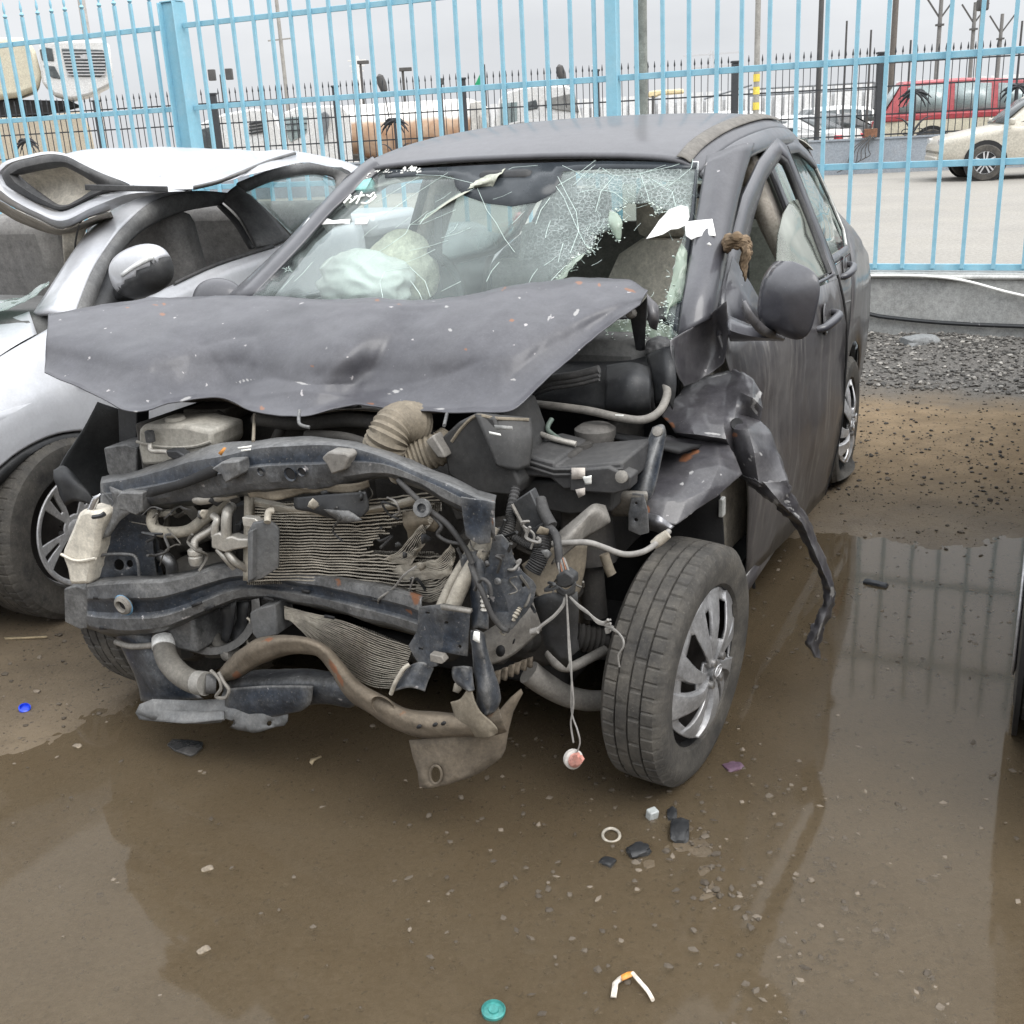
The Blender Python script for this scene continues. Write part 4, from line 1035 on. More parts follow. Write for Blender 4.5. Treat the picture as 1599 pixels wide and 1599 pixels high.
for zz, wv in ((pl.z * .78, 4.5), (pl.z * .95, 6)):
    MB().bar((-wv, 0, zz), (wv, 0, zz + .2), .3, .3).build('crossarm', pm, pyl)

# ================================================================== WHEELS SEEN CLOSE UP
def wheel_hero(parent, c, R, W_, rr, yaw=0.0, camber=0.0, kind='cover', flat=0.0, out_sign=1, rimmat=None, spin=0.0):
    """axle along local +x (out_sign picks the outer face); tread grooves and sipes, rim and hub as parts"""
    T = Matrix.Translation(Vector(c)) @ Matrix.Rotation(yaw, 4, 'Z') @ Matrix.Rotation(camber, 4, 'Y') @ Matrix.Diagonal((out_sign, 1, 1, 1))
    def X(p):
        q = T @ Vector(p)
        if flat and q.z < flat:
            d = flat - q.z; q.z = flat - d * 0.04; q.x += out_sign * d * 0.55 * (1 if p[0] > 0 else -1)
        return q
    h = W_ / 2; g = 0.007
    prof = [(rr, -h * .80), (rr * 1.05, -h * .93), (R * .84, -h * 1.04), (R * .93, -h * .98), (R * .972, -h * .84)]
    tread = [(-.80, 0), (-.44, 0), (-.425, -g), (-.385, -g), (-.37, 0), (-.03, 0), (-.015, -g), (.025, -g), (.04, 0), (.37, 0), (.385, -g), (.425, -g), (.44, 0), (.80, 0)]
    n_side = len(prof)
    for x, d in tread: prof.append((R * (1 - 0.016 * abs(x) ** 3) + d, x * h))
    prof += [(R * .972, h * .84), (R * .93, h * .98), (R * .84, h * 1.04), (rr * 1.05, h * .93), (rr, h * .80)]
    SEG = 432; rows = []
    for k in range(SEG):
        a = 2 * pi * k / SEG; row = []
        for i, (r, x) in enumerate(prof):
            r2 = r
            if k % 8 == 0 and (n_side - 1 <= i <= n_side + 1): r2 = r - 0.0032
            if k % 8 == 4 and (len(prof) - n_side - 2 <= i <= len(prof) - n_side): r2 = r - 0.0032
            if k % 16 in (2, 3) and n_side + 3 <= i <= n_side + 4: r2 = r - 0.003
            if k % 16 in (9, 10) and n_side + 8 <= i <= n_side + 9: r2 = r - 0.003
            row.append(X((x, r2 * cos(a), r2 * sin(a))))
        rows.append(row)
    ty = MB().grid(rows, closed_v=True).build('wheel', rubber, parent, angle=32)
    rm = rimmat or rimm
    # outer cover / alloy: a dished disc with real openings between the spokes
    NS, NR = (200, 25) if kind == 'cover' else (300, 30); mb = MB()
    def swirl(f): return (0.55 * (f - .5) + spin) if kind == 'cover' else spin
    V = {}
    def shape(f, a):
        """f 0..1 radius fraction -> height outwards, and whether the disc is solid there"""
        hgt = 0.016 * (1 - f) + 0.018 * sin(pi * min(1, f * 1.05)) 
        n = 5; sec = 2 * pi / n
        if kind == 'cover':
            b = (a + swirl(f) + 1e-6) % sec / sec           # swirl
            solid = True
            if .36 < f < .86:
                if .08 < b < .36 and .38 < f < .84: solid = False
                if .60 < b < .75 and .50 < f < .80: solid = False
            if b > .78 or b < .10: hgt += 0.012 * (1 - abs(f - .5))
            if .36 < b < .58: hgt += 0.006 * (1 - abs(f - .6))
        else:
            b = (a + spin + 1e-6) % sec / sec; bb = abs(b - .5) * 2       # 1 at spoke axis
            wdt = .60 - .38 * max(0, (f - .25)) 
            solid = True
            if .27 < f < .90:
                solid = bb > .56
                if f > .45 and bb > .90: solid = False   # split of the V spoke
            hgt = 0.004 + 0.032 * f * f
        return hgt, solid
    off = h * .74
    for i in range(NR + 1):
        f = 0.04 + .96 * i / NR
        for k in range(NS):
            a = 2 * pi * k / NS - swirl(f); hh_, _ = shape(f, a); r = rr * 1.0 * f
            y_, z_ = r * cos(a), r * sin(a); xx = off + hh_
            if kind == 'cover':
                dn = (-z_ - 0.25 * y_) / rr                         # bent rim: the lower edge is pushed out of round
                if dn > .55: xx += 0.045 * (dn - .55); s = 1 - 0.30 * (dn - .55); y_ *= s; z_ *= s
                xx += 0.006 * mn.noise(Vector((y_ * 12, z_ * 12, 3)))
            V[i, k] = len(mb.v); mb.v.append(tuple(X((xx, y_, z_))))
    for i in range(NR):
        for k in range(NS):
            fm = 0.04 + .96 * (i + .5) / NR
            if shape(fm, 2 * pi * (k + .5) / NS - swirl(fm))[1]:
                mb.f.append((V[i, k], V[i, (k + 1) % NS], V[i + 1, (k + 1) % NS], V[i + 1, k]))
    rim = mb.build('rim', rm, ty, angle=40, solid=0.006)
    lip = MB(); 
    lip.grid([[X((off + x, r * rr * cos(2 * pi * k / 96), r * rr * sin(2 * pi * k / 96))) for k in range(96)] for r, x in ((1.0, -.012), (1.035, -.002), (1.04, .004), (1.0, .006), (.97, -.01))], closed_u=True)
    lip.build('rim_lip', blackd if kind == 'cover' else alloym, rim)
    bk = MB().grid([[X((off - d, r * rr * cos(2 * pi * k / 48), r * rr * sin(2 * pi * k / 48))) for k in range(48)] for r, d in ((.99, 0.0), (.97, .05), (.55, .075), (.02, .06))], closed_u=True)
    bk.build('brake_disc', M('dull_brake_metal', (.035, .031, .029), .6, .3, .3, 9, rust=.3), ty)
    for k in range(4 if kind == 'cover' else 5):
        a = 2 * pi * k / (4 if kind == 'cover' else 5) + .5 + spin; r = rr * .20
        p = X((off + .040 if kind == 'cover' else off - .004, r * cos(a), r * sin(a))); ax = (T.to_3x3() @ Vector((1, 0, 0)))
        MB().lathe([(.010, -.02), (.010, .004), (.007, .006)], p, ax, 10).build('wheel_nut', M('nut_metal', (.35, .34, .33), .35, .8), rim)
    if kind != 'cover':
        MB().lathe([(rr * .17, -.01), (rr * .17, .006), (rr * .13, .010), (.002, .010)], X((off + .004, 0, 0)), T.to_3x3() @ Vector((1, 0, 0)), 24).build('hub_cap', rm, rim)
    else:
        MB().lathe([(rr * .13, -.01), (rr * .13, .004), (.002, .007)], X((off + .034, 0, 0)), T.to_3x3() @ Vector((1, 0, 0)), 24).build('hub_cap', rm, rim)
        emblem = [X((off + .0425, .020 * cos(t) , .013 * sin(t))) for t in np.linspace(0, 2 * pi, 25)]
        MB().tube(emblem, .0018, 6, cap=False).tube([X((off + .0425, y_, z_)) for y_, z_ in ((-.009, -.008), (-.006, .008))], .0016, 6).tube([X((off + .0425, y_, z_)) for y_, z_ in ((.006, -.008), (.009, .008))], .0016, 6).tube([X((off + .0425, y_, z_)) for y_, z_ in ((-.008, -.001), (0, .002), (.008, .001))], .0016, 6).build('emblem', alloym, rim)
    return ty

# ================================================================== SILVER WRECK AT LEFT
_so = CAR.world((-2.20, 0.20, 0))
SIL = Frame((_so.x, _so.y), CAR.a)
def S(x, y, l=None, r=None, z=None):
    return SIL.P(x, y, r=None if r is None else r - 0.20, l=None if l is None else l + 2.20, z=z)
sw = thing('silver_car', 'silver wrecked car with a crushed roof parked beside the grey hatchback', 'car', SIL.o, -SIL.a)
def snet(name, mat, rows, **k):
    """rows of (x, y, l) pixels"""
    return net(name, mat, sw, [[S(x, y, l=l) for x, y, l in r] for r in rows], **k)
def rsnet(name, mat, rows, **k):
    return net(name, mat, sw, [[S(x, y, r=l) for x, y, l in r] for r in rows], **k)
def L_row(pts, ls):
    if not hasattr(ls, '__len__'): ls = [ls] * len(pts)
    return [(x, y, l) for (x, y), l in zip(pts, ls)]
snet('fender', silver, [
    L_row([(-140, 665), (-60, 600), (0, 558), (62, 522), (100, 500), (135, 492)], [-1.60, -1.56, -1.53, -1.50, -1.48, -1.47]),
    L_row([(-140, 700), (-60, 640), (0, 600), (62, 568), (110, 550), (170, 535)], -1.44),
    L_row([(-140, 740), (-60, 690), (0, 655), (55, 625), (115, 605), (195, 592)], -1.385),
    L_row([(-140, 790), (-70, 745), (-10, 705), (48, 668), (108, 645), (205, 640)], -1.372),
    L_row([(-150, 830), (-80, 790), (-22, 748), (36, 702), (100, 676), (185, 672)], -1.37)], ku=6, kv=5)
# dark liner inside the arch
snet('arch_liner', blackp, [L_row([(-150, 830), (-80, 792), (-22, 750), (36, 704), (100, 678), (190, 674)], -1.378), L_row([(-150, 845), (-80, 810), (-8, 765), (45, 722), (100, 694), (190, 690)], -1.40), L_row([(-120, 900), (-60, 850), (0, 800), (50, 760), (100, 735), (190, 730)], -1.75)], ku=5, kv=3)
snet('hood', silver, [L_row([(-420, 640), (-240, 570), (-120, 535), (0, 503), (46, 487)], [-3.0, -2.4, -2.0, -1.72, -1.60]), L_row([(-420, 700), (-240, 630), (-120, 575), (0, 530), (52, 504)], [-3.0, -2.35, -1.92, -1.64, -1.56]), L_row([(-420, 790), (-260, 720), (-130, 655), (0, 556), (58, 522)], [-3.0, -2.3, -1.78, -1.55, -1.52])], ku=5, kv=4)
snet('pillar', silver, [
    L_row([(56, 492), (91, 437), (123, 388), (151, 353), (191, 322), (224, 304), (266, 298)], [-1.58, -1.66, -1.74, -1.80, -1.82, -1.78, -1.74]),
    L_row([(84, 490), (116, 432), (147, 384), (175, 349), (216, 314), (248, 302), (283, 296)], [-1.46, -1.53, -1.60, -1.65, -1.68, -1.67, -1.66]),
    L_row([(118, 500), (142, 430), (170, 385), (198, 351), (240, 316), (266, 306), (300, 300)], [-1.42, -1.48, -1.54, -1.58, -1.61, -1.62, -1.62])], ku=4, kv=4, thick=0.02)
snet('window_frame', silverd, [
    L_row([(114, 500), (140, 432), (168, 386), (196, 352), (238, 316), (298, 300), (357, 303)], [-1.41, -1.47, -1.53, -1.57, -1.60, -1.61, -1.60]),
    L_row([(128, 500), (152, 440), (175, 396), (200, 364), (236, 334), (290, 314), (350, 311)], [-1.40, -1.455, -1.51, -1.55, -1.58, -1.595, -1.59]),
    L_row([(140, 500), (160, 450), (180, 408), (204, 375), (234, 352), (284, 330), (345, 319)], [-1.42, -1.48, -1.53, -1.57, -1.60, -1.62, -1.61])], ku=4, kv=3, thick=0.012)
snet('sail_panel', blackp, [L_row([(128, 500), (150, 455), (176, 405)], [-1.43, -1.47, -1.50]), L_row([(150, 500), (168, 470), (186, 440)], -1.41), L_row([(200, 492), (205, 475), (215, 462)], -1.38)], ku=3, kv=3, thick=0.01)
snet('pillar', silverd, [
    L_row([(347, 313), (375, 338), (402, 386)], [-1.60, -1.52, -1.42]), L_row([(358, 300), (392, 330), (426, 384)], [-1.59, -1.51, -1.41]),
    L_row([(368, 292), (410, 326), (452, 372)], [-1.60, -1.52, -1.42])], ku=4, kv=3, thick=0.02)
snet('window_seal', sealr, [L_row([(345, 318), (372, 345), (398, 388)], [-1.60, -1.53, -1.43]), L_row([(340, 322), (366, 350), (390, 390)], [-1.63, -1.56, -1.46])], ku=4, kv=2, thick=0.008)
snet('window_frame', silverd, [
    L_row([(370, 287), (404, 273), (438, 262), (501, 255), (548, 264), (565, 290)], [-1.60, -1.61, -1.62, -1.62, -1.60, -1.55]),
    L_row([(376, 293), (408, 280), (440, 270), (498, 263), (535, 271), (545, 295)], [-1.59, -1.60, -1.61, -1.61, -1.60, -1.56]),
    L_row([(384, 300), (412, 287), (444, 278), (492, 272), (522, 279), (524, 300)], [-1.61, -1.62, -1.63, -1.63, -1.62, -1.58])], ku=4, kv=3, thick=0.012)
SG = glass_mat('tinted_side_glass', (0.80, 0.86, 0.85), 0.10, (0.30, 0.33, 0.32))
snet('rear_door_glass', SG, [L_row([(384, 300), (412, 287), (444, 278), (492, 272), (524, 282)], -1.60), L_row([(420, 330), (440, 320), (462, 310), (500, 300), (530, 300)], -1.54), L_row([(455, 365), (470, 355), (485, 345), (510, 335), (535, 325)], -1.48)], ku=3, kv=3, thick=0.004)
snet('door', silver, [
    L_row([(138, 500), (205, 476), (275, 443), (340, 413), (425, 386), (480, 368), (560, 345)], -1.41),
    L_row([(130, 525), (205, 500), (280, 468), (345, 440), (430, 412), (490, 396), (570, 375)], -1.365),
    L_row([(125, 600), (205, 590), (290, 570), (360, 550), (440, 540), (500, 530), (580, 520)], -1.36)], ku=4, kv=4)
snet('belt_seal', sealr, [L_row([(272, 446), (340, 416), (428, 388)], -1.40), L_row([(274, 440), (340, 410), (426, 382)], -1.405)], ku=4, kv=1, thick=0.012)
# mirror
mc = S(221, 424, l=-1.27)
mb = MB(); bm = bmesh.new(); bmesh.ops.create_icosphere(bm, subdivisions=4, radius=1)
Rm = Matrix.Rotation(-0.26, 3, 'Y')
vsU, vsL = [], []
for v in bm.verts: v.co = Vector((abs(v.co.x) ** .85 * (1 if v.co.x > 0 else -1) * 0.125, v.co.y * .07, abs(v.co.z) ** .8 * (1 if v.co.z > 0 else -1) * .082))
def half(keep, nm, mt, par):
    m2 = MB(); idx = {}
    for f in bm.faces:
        if keep(f.calc_center_median()):
            fs = []
            for v in f.verts:
                if v.index not in idx: idx[v.index] = len(m2.v); m2.v.append(tuple(mc + Rm @ v.co))
                fs.append(idx[v.index])
            m2.f.append(tuple(fs))
    return m2.build(nm, mt, par, solid=0.004)
bm.verts.ensure_lookup_table()
cutz = lambda p: p.z > -0.012 + 0.25 * p.x - .006
mirror = half(cutz, 'mirror', silver, sw); half(lambda p: not cutz(p), 'mirror_base', blackp, mirror); bm.free()
net('turn_signal', clearm, mirror, [[mc + Rm @ Vector(p) for p in ((-.02, -.072, .006), (.05, -.068, .022), (.115, -.045, .034))], [mc + Rm @ Vector(p) for p in ((-.02, -.074, -.006), (.05, -.07, .008), (.117, -.045, .018))]], ku=4, kv=1, thick=0.005)
MB().bar(mc + Vector((-.06, .0, -.05)), mc + Vector((-.16, .05, -.10)), .08, .05).build('mirror_arm', blackp, mirror, bevel=.015)
# crushed roof, folded
rsnet('roof', silver, [
    L_row([(60, 262), (105, 240), (165, 233), (260, 229), (330, 232), (400, 234), (480, 240), (560, 262), (590, 290)], [1.7, 1.9, 2.0, 2.1, 2.1, 2.1, 2.0, 2.0, 2.1]),
    L_row([(80, 252), (118, 248), (170, 250), (250, 252), (315, 254), (380, 250), (450, 248), (525, 258), (570, 290)], [1.4, 1.5, 1.6, 1.65, 1.7, 1.7, 1.75, 1.75, 1.9]),
    L_row([(95, 250), (128, 256), (180, 268), (240, 272), (300, 274), (352, 266), (415, 254), (490, 254), (545, 266)], [1.2, 1.25, 1.3, 1.35, 1.4, 1.42, 1.45, 1.5, 1.7]),
    L_row([(105, 250), (150, 270), (207, 290), (255, 296), (302, 297), (352, 286), (404, 270), (470, 255), (530, 260)], [1.0, 1.02, 1.05, 1.08, 1.1, 1.15, 1.2, 1.3, 1.5])], ku=5, kv=5, crum=(0.010, 3.5, 1.0, 0.5))
rsnet('roof_seam', silverd, [L_row([(302, 296), (340, 287), (371, 275), (420, 254), (462, 241)], [1.10, 1.13, 1.16, 1.5, 1.9]), L_row([(302, 292), (340, 283), (371, 271), (420, 251), (462, 238)], [1.09, 1.12, 1.15, 1.48, 1.88])], ku=4, kv=1, thick=.008)
# the far side's window frame, folded over onto the roof
ow = [(4, 272), (21, 255), (80, 242), (105, 246), (151, 269), (205, 290), (160, 300), (109, 326), (92, 329), (52, 314), (12, 290)]
iw = [(28, 273), (60, 266), (102, 259), (128, 272), (156, 290), (132, 308), (109, 321), (92, 323), (60, 300), (40, 285)]
def ring(name, mat, o_, i_, rv, **k):
    rows = [[S(x, y, r=rv(x, y)) for x, y in o_ + o_[:1]], [S((x + x2) / 2, (y + y2) / 2, r=rv(x, y) - .015) for (x, y), (x2, y2) in zip(o_ + o_[:1], i_ + i_[:1])], [S(x, y, r=rv(x, y) + .02) for x, y in i_ + i_[:1]]]
    return net(name, mat, sw, rows, **k)
def near_i(o_, i_):
    n = 24
    def rs(l): 
        l = l + l[:1]; d = [0]
        for a, b_ in zip(l, l[1:]): d.append(d[-1] + math.hypot(b_[0] - a[0], b_[1] - a[1]))
        return [(float(np.interp(t, d, [p[0] for p in l])), float(np.interp(t, d, [p[1] for p in l]))) for t in np.linspace(0, d[-1], n, endpoint=False)]
    return rs(o_), rs(i_)
o2, i2 = near_i(ow, iw)
ring('window_frame', sealr, o2, i2, lambda x, y: 0.86, ku=2, kv=3, thick=.008)
o3, i3 = near_i([(x + (x - 100) * .12 - 2, y + (y - 285) * .12) for x, y in ow], ow)
ring('roof_edge', silver, o3, o2, lambda x, y: 0.89, ku=2, kv=2, thick=.006)
rsnet('headliner', beige, [L_row([(20, 275), (70, 262), (110, 256), (160, 290)], 0.95), L_row([(50, 300), (80, 290), (110, 285), (140, 305)], 1.02), L_row([(70, 318), (95, 326), (112, 328), (130, 318)], 0.95)], ku=5, kv=5, crum=(.012, 6, 2, .6))
rsnet('roof_side', silver, [
    L_row([(-60, 262), (-10, 270), (12, 290), (52, 314), (95, 330), (150, 305), (215, 293), (290, 299)], [.95, .9, .88, .87, .86, .88, .92, 1.0]),
    L_row([(-60, 285), (-10, 292), (20, 312), (58, 332), (98, 345), (150, 322), (205, 303), (270, 300)], [.86, .82, .80, .79, .78, .80, .86, .95]),
    L_row([(-60, 300), (-10, 308), (25, 326), (60, 342), (98, 357), (140, 340), (172, 329), (225, 305)], [.92, .88, .86, .85, .83, .84, .86, .92])], ku=5, kv=4)
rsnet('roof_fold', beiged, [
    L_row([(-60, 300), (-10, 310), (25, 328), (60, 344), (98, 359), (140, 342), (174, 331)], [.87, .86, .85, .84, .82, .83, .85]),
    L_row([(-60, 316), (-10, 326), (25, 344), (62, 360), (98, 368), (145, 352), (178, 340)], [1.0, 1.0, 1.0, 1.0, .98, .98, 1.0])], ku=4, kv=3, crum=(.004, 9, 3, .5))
MB().bar(S(134, 293, r=.80), S(262, 296, r=.86), .012, .02).build('trim_strip', sealr, sw, bevel=.003)
rsnet('pillar_trim', beige, [L_row([(98, 360), (118, 350), (140, 345)], .95), L_row([(100, 400), (110, 395), (124, 388)], 1.0), L_row([(104, 470), (108, 440), (112, 412)], 1.1)], ku=3, kv=3, thick=.01)
MB().tube([S(130, 338, r=.84), S(122, 360, r=.86), S(118, 382, r=.88), S(118, 400, r=.9)], .004, 6, smooth=4).build('loose_wire', copperm, sw)
# inside of the silver car
trimg = M('grey_seat_cloth', (.16, .155, .15), .9, 0, .15, 12, dust=.4, dustc=(.24, .23, .21))
ins = MB().box((0.0, 1.6, .55), (1.45, 2.6, .7)).build('seat_base', trimg, sw, bevel=.05)
MB().box((.35, 1.15, .95), (.5, .16, .62), Matrix.Rotation(.2, 3, 'X')).build('seat_back', trimg, sw, bevel=.06)
MB().box((-.35, 1.15, .95), (.5, .16, .62), Matrix.Rotation(.2, 3, 'X')).build('seat_back', trimg, sw, bevel=.06)
MB().box((0, 2.2, .95), (1.3, .16, .55), Matrix.Rotation(.25, 3, 'X')).build('rear_seat', trimg, sw, bevel=.06)
MB().box((0, .45, .78), (1.4, .5, .42)).build('dashboard', dashm, sw, bevel=.08)
MB().box((.35, 1.16, 1.30), (.26, .09, .18)).build('headrest', blackd, sw, bevel=.03)
rsnet('windscreen_shards', glass_mat('shattered_glass', (0.62, 0.72, 0.68), 0.45, (0.40, 0.47, 0.44)), [L_row([(-80, 520), (0, 488), (40, 474), (66, 455)], [.35, .40, .43, .45]), L_row([(-80, 500), (0, 470), (40, 462), (78, 440)], [.48, .50, .52, .52])], ku=5, kv=4, crum=(.01, 14, 1, .5))
# rest of the body, so that it stands as a car: far side, boot, floor
for s in (-1, 1):
    plate('body_side', silver, sw, [(-.85, .25), (-.42, .25), (-.40, .42), (-.30, .60), (0, .70), (.30, .60), (.40, .42), (.42, .25), (2.15, .25), (2.18, .42), (2.28, .60), (2.58, .70), (2.88, .60), (2.98, .42), (3.0, .25), (3.5, .3), (3.52, .92), (3.1, 1.0), (1.0, .95), (.62, .88), (.62, .75), (-.6, .75), (-.88, .6)], [], (lambda s: lambda r, z: (s * (.815 - .05 * abs(z - .6) ** 1.5), r, z))(s), thick=.01, maxlen=.2)
MB().box((0, 3.3, .75), (1.5, .45, .5)).build('boot', silver, sw, bevel=.08)
MB().box((0, 1.4, .22), (1.5, 4.2, .06)).build('floor_pan', blackd, sw)
MB().box((0, -.45, .55), (1.3, .7, .45)).build('engine_bay', blackd, sw)
MB().box((-.2, 2.95, 1.05), (1.3, .5, .12)).build('parcel_shelf', silver, sw, bevel=.04)
wheel_hero(sw, (.760, .07, .305), .308, .19, .190, 0.03, 0.0, 'alloy', rimmat=alloym, spin=.35)
wheel_hero(sw, (.745, 2.58, .31), .315, .19, .205, 0, 0, 'alloy', rimmat=alloym)
wheel_hero(sw, (-.745, -.01, .31), .315, .19, .205, 0, 0, 'alloy', out_sign=-1, rimmat=alloym)

# ================================================================== THE WRECKED GREY HATCHBACK
car = thing('hatchback', 'dark grey hatchback with a smashed front, torn fender and crumpled bonnet', 'car', CAR.o, -CAR.a)
def pix(p_local, frame=CAR):
    v = frame.world(p_local) - CAM; d = v.dot(AF); return 800 + FPX * v.dot(AX) / d, 800 + FPX * v.dot(AY) / d
def V(*a): return Vector(a)
def pr(pts, r): return [P(x, y, r=r) for x, y in pts]
def pbox(name, mat, poly, r, depth, par=None, bevel=0.004, taper=None, **k):
    return MB().prism(pr(poly, r), (0, depth, 0)).build(name, mat, par or car, bevel=bevel, **k)
def rnet(name, mat, rows, par=None, **k):
    return net(name, mat, par or car, [[P(x, y, r=r) for x, y, r in row] for row in rows], **k)
def lnet(name, mat, rows, par=None, **k):
    return net(name, mat, par or car, [[P(x, y, l=l) for x, y, l in row] for row in rows], **k)
def rtube(name, mat, pts, rad, par=None, smooth=6, seg=10, **k):
    return MB().tube([P(x, y, r=r) for x, y, r in pts], rad, seg, smooth=smooth, **k).build(name, mat, par or car)

_zs = [.10, .25, .45, .65, .85, .97, 1.1, 1.25, 1.40, 1.48]; _ls = [.74, .775, .80, .815, .81, .785, .73, .665, .600, .565]
def sideL(r, z):
    l = float(np.interp(z, _zs, _ls))
    if r > 2.1: l -= float(np.interp(z, (.7, .95, 1.12, 1.45), (.035, .06, .17, .22))) * ((r - 2.1) / .95) ** 2
    if .55 < z < .80: l -= .010 * sin((z - .55) / .25 * pi)
    return l
def doorL(r, z): return sideL(r, z) + (r - .52) * .079
def sfn(s): return lambda r, z: (s * sideL(r, z), r, z)
dfn = lambda r, z: (doorL(r, z), r, z)
def tp(r): return .045 * max(0, r - 1.6) + .10 * max(0, r - 2.1)
# roof
rr_r = [(.90, 1.415), (1.05, 1.455), (1.35, 1.495), (1.8, 1.518), (2.2, 1.505), (2.42, 1.482), (2.60, 1.445)]
rows = []
for r, z in rr_r:
    wd = .595 if r < 1.6 else .595 - .045 * (r - 1.6) - .10 * max(0, r - 2.1)
    rows.append([V(-wd, r, z - .065), V(-wd + .05, r, z - .03), V(-.42, r, z - .012), V(-.2, r, z - .002), V(0, r, z), V(.2, r, z - .002), V(.42, r, z - .012), V(wd - .05, r, z - .03), V(wd, r, z - .065)])
net('roof', M('roof_paint', (0.066, 0.066, 0.075), 0.45, 0, .1, 6, dust=.5, dustc=(.115, .115, .122), ds=3, up=.2, coat=.35, grime=.14), car, rows, 4, 4, thick=.012)
net('roof_trim_strip', M('tan_dust_strip', (.155, .145, .13), .85, 0, .15, 14), car, [[V(.532 - tp(r), r, z - .012), V(.552 - tp(r), r, z - .016), V(.572 - tp(r), r, z - .030)] for r, z in rr_r[:5]], 3, 4, thick=.003)
rows = []
for s in (1, -1):
    rows = [[V(s * (.592 - tp(r)), r, z - .06), V(s * (.622 - tp(r)), r, z - .088), V(s * (.626 - tp(r)), r, z - .115), V(s * (.575 - tp(r)), r, z - .125)] for r, z in rr_r]
    net('roof_rail', paint, car, rows, 3, 4, thick=.008)
# pillars beside the windscreen
rnet('windscreen_pillar', paint, [
    [(1060, 528, .40), (1068, 470, .46), (1080, 400, .60), (1093, 320, .76), (1105, 246, .91)],
    [(1078, 515, .40), (1088, 460, .46), (1101, 390, .60), (1116, 310, .75), (1128, 238, .91)],
    [(1104, 500, .44), (1112, 455, .50), (1126, 380, .64), (1142, 300, .80), (1158, 226, .96)],
    [(1116, 492, .52), (1124, 450, .58), (1138, 375, .72), (1154, 298, .88), (1176, 224, 1.06)]], ku=4, kv=4, thick=.012)
rnet('windscreen_pillar', paint, [
    [(395, 466, .42), (470, 387, .60), (523, 328, .75), (577, 283, .88), (598, 266, .92)],
    [(374, 466, .41), (452, 386, .60), (508, 325, .75), (566, 272, .88), (590, 255, .92)],
    [(352, 470, .48), (436, 392, .66), (497, 327, .80), (556, 268, .92), (584, 247, .96)]], ku=4, kv=4, thick=.012)
# windscreen -----------------------------------------------------------------
def wr_(x, y, push=0.0):
    yt = 270 - .045 * (x - 597); yb = 462 + .094 * (x - 392); t_ = (y - yt) / (yb - yt)
    s = (x - 745) / 360
    return .93 - .52 * t_ - .05 * (1 - min(1, s * s)) + push
def wfn(push=0.0): return lambda x, y: P(x, y, r=wr_(x, y, push))
_cc = P(975, 325, r=wr_(975, 325))
wsm = glass_mat('cracked_windscreen', (0.90, 0.945, 0.935), 0.14, (0.42, 0.465, 0.455), crack=0.85, crack_at=tuple(_cc), crack_rad=.36, rough=.04, fres=1.24)
edge = [(597, 268), (800, 259), (950, 253), (1092, 253), (1088, 325), (1080, 400), (1068, 470), (1060, 528), (1052, 533), (1046, 508), (1037, 492), (1038, 477), (1043, 468), (1046, 457), (1054, 448), (1059, 436), (1057, 425), (1063, 411), (1059, 401), (1064, 388), (1065, 378), (1070, 362), (1055, 340), (1038, 327), (1030, 335), (1024, 332), (1018, 322), (1015, 316), (998, 319), (982, 317), (972, 326), (962, 331), (967, 340), (972, 350), (969, 375), (963, 376), (960, 362), (955, 358), (941, 364), (929, 368), (931, 378), (925, 390), (920, 395), (904, 401), (899, 411), (891, 416), (884, 428), (873, 436), (860, 458), (830, 500), (560, 478), (392, 466), (470, 387), (523, 328)]
ws = plate('windscreen', wsm, car, edge, [], wfn(), thick=.004, maxlen=26)
# dark printed band, frit lens round the mirror
fritm = M('printed_glass_band', (.030, .036, .042), .22, 0, .1, 5, dust=.35, dustc=(.085, .092, .098), spec=.3, grime=.1)
plate('printed_band', fritm, ws, [(600, 266), (800, 256), (950, 252), (1090, 254), (1088, 264), (1020, 264), (950, 264), (880, 268), (868, 300), (840, 316), (800, 323), (760, 318), (725, 306), (712, 292), (708, 275), (640, 276), (602, 279)], [], wfn(-.0035), thick=.001, maxlen=26)
plate('printed_band', fritm, ws, [(1090, 266), (1086, 330), (1078, 405), (1066, 475), (1060, 520), (1052, 515), (1058, 470), (1068, 400), (1079, 330), (1086, 264)], [], wfn(-.0035), thick=.001, maxlen=26)
# pale cracks
crk = MB()
def crackline(pts, wd=.0008):
    crk.tube([P(x, y, r=wr_(x, y, -.004)) for x, y in pts], wd, 5, cap=True)
random.seed(5)
for pts in ([(745, 292), (715, 305), (690, 322), (668, 335), (655, 350), (640, 352), (634, 366), (610, 382), (585, 400), (560, 418)], [(745, 295), (760, 330), (775, 350), (790, 372), (805, 395)], [(870, 275), (885, 300), (900, 330), (905, 360), (890, 395)], [(858, 310), (845, 330), (838, 352)], [(600, 470), (595, 440), (602, 425), (640, 418), (665, 440), (672, 466)], [(640, 440), (655, 458), (662, 470)], [(1065, 255), (1050, 262), (1000, 270), (960, 275), (940, 262)], [(1083, 250), (1080, 262), (1060, 280), (1040, 292)], [(960, 275), (940, 300), (930, 330)], [(1000, 270), (1010, 300), (1015, 316)], [(880, 260), (915, 275), (950, 268)], [(870, 290), (900, 275), (930, 250)], [(930, 395), (915, 380), (900, 350), (880, 310), (868, 290)], [(900, 400), (880, 420), (860, 440), (850, 452)], [(745, 290), (800, 262), (840, 258)], [(742, 288), (690, 276), (650, 272)], [(1000, 270), (1050, 300), (1062, 345)], [(980, 316), (960, 300), (930, 295), (905, 300)]):
    crackline([(x + random.uniform(-1.5, 1.5), y + random.uniform(-1.5, 1.5)) for x, y in pts])
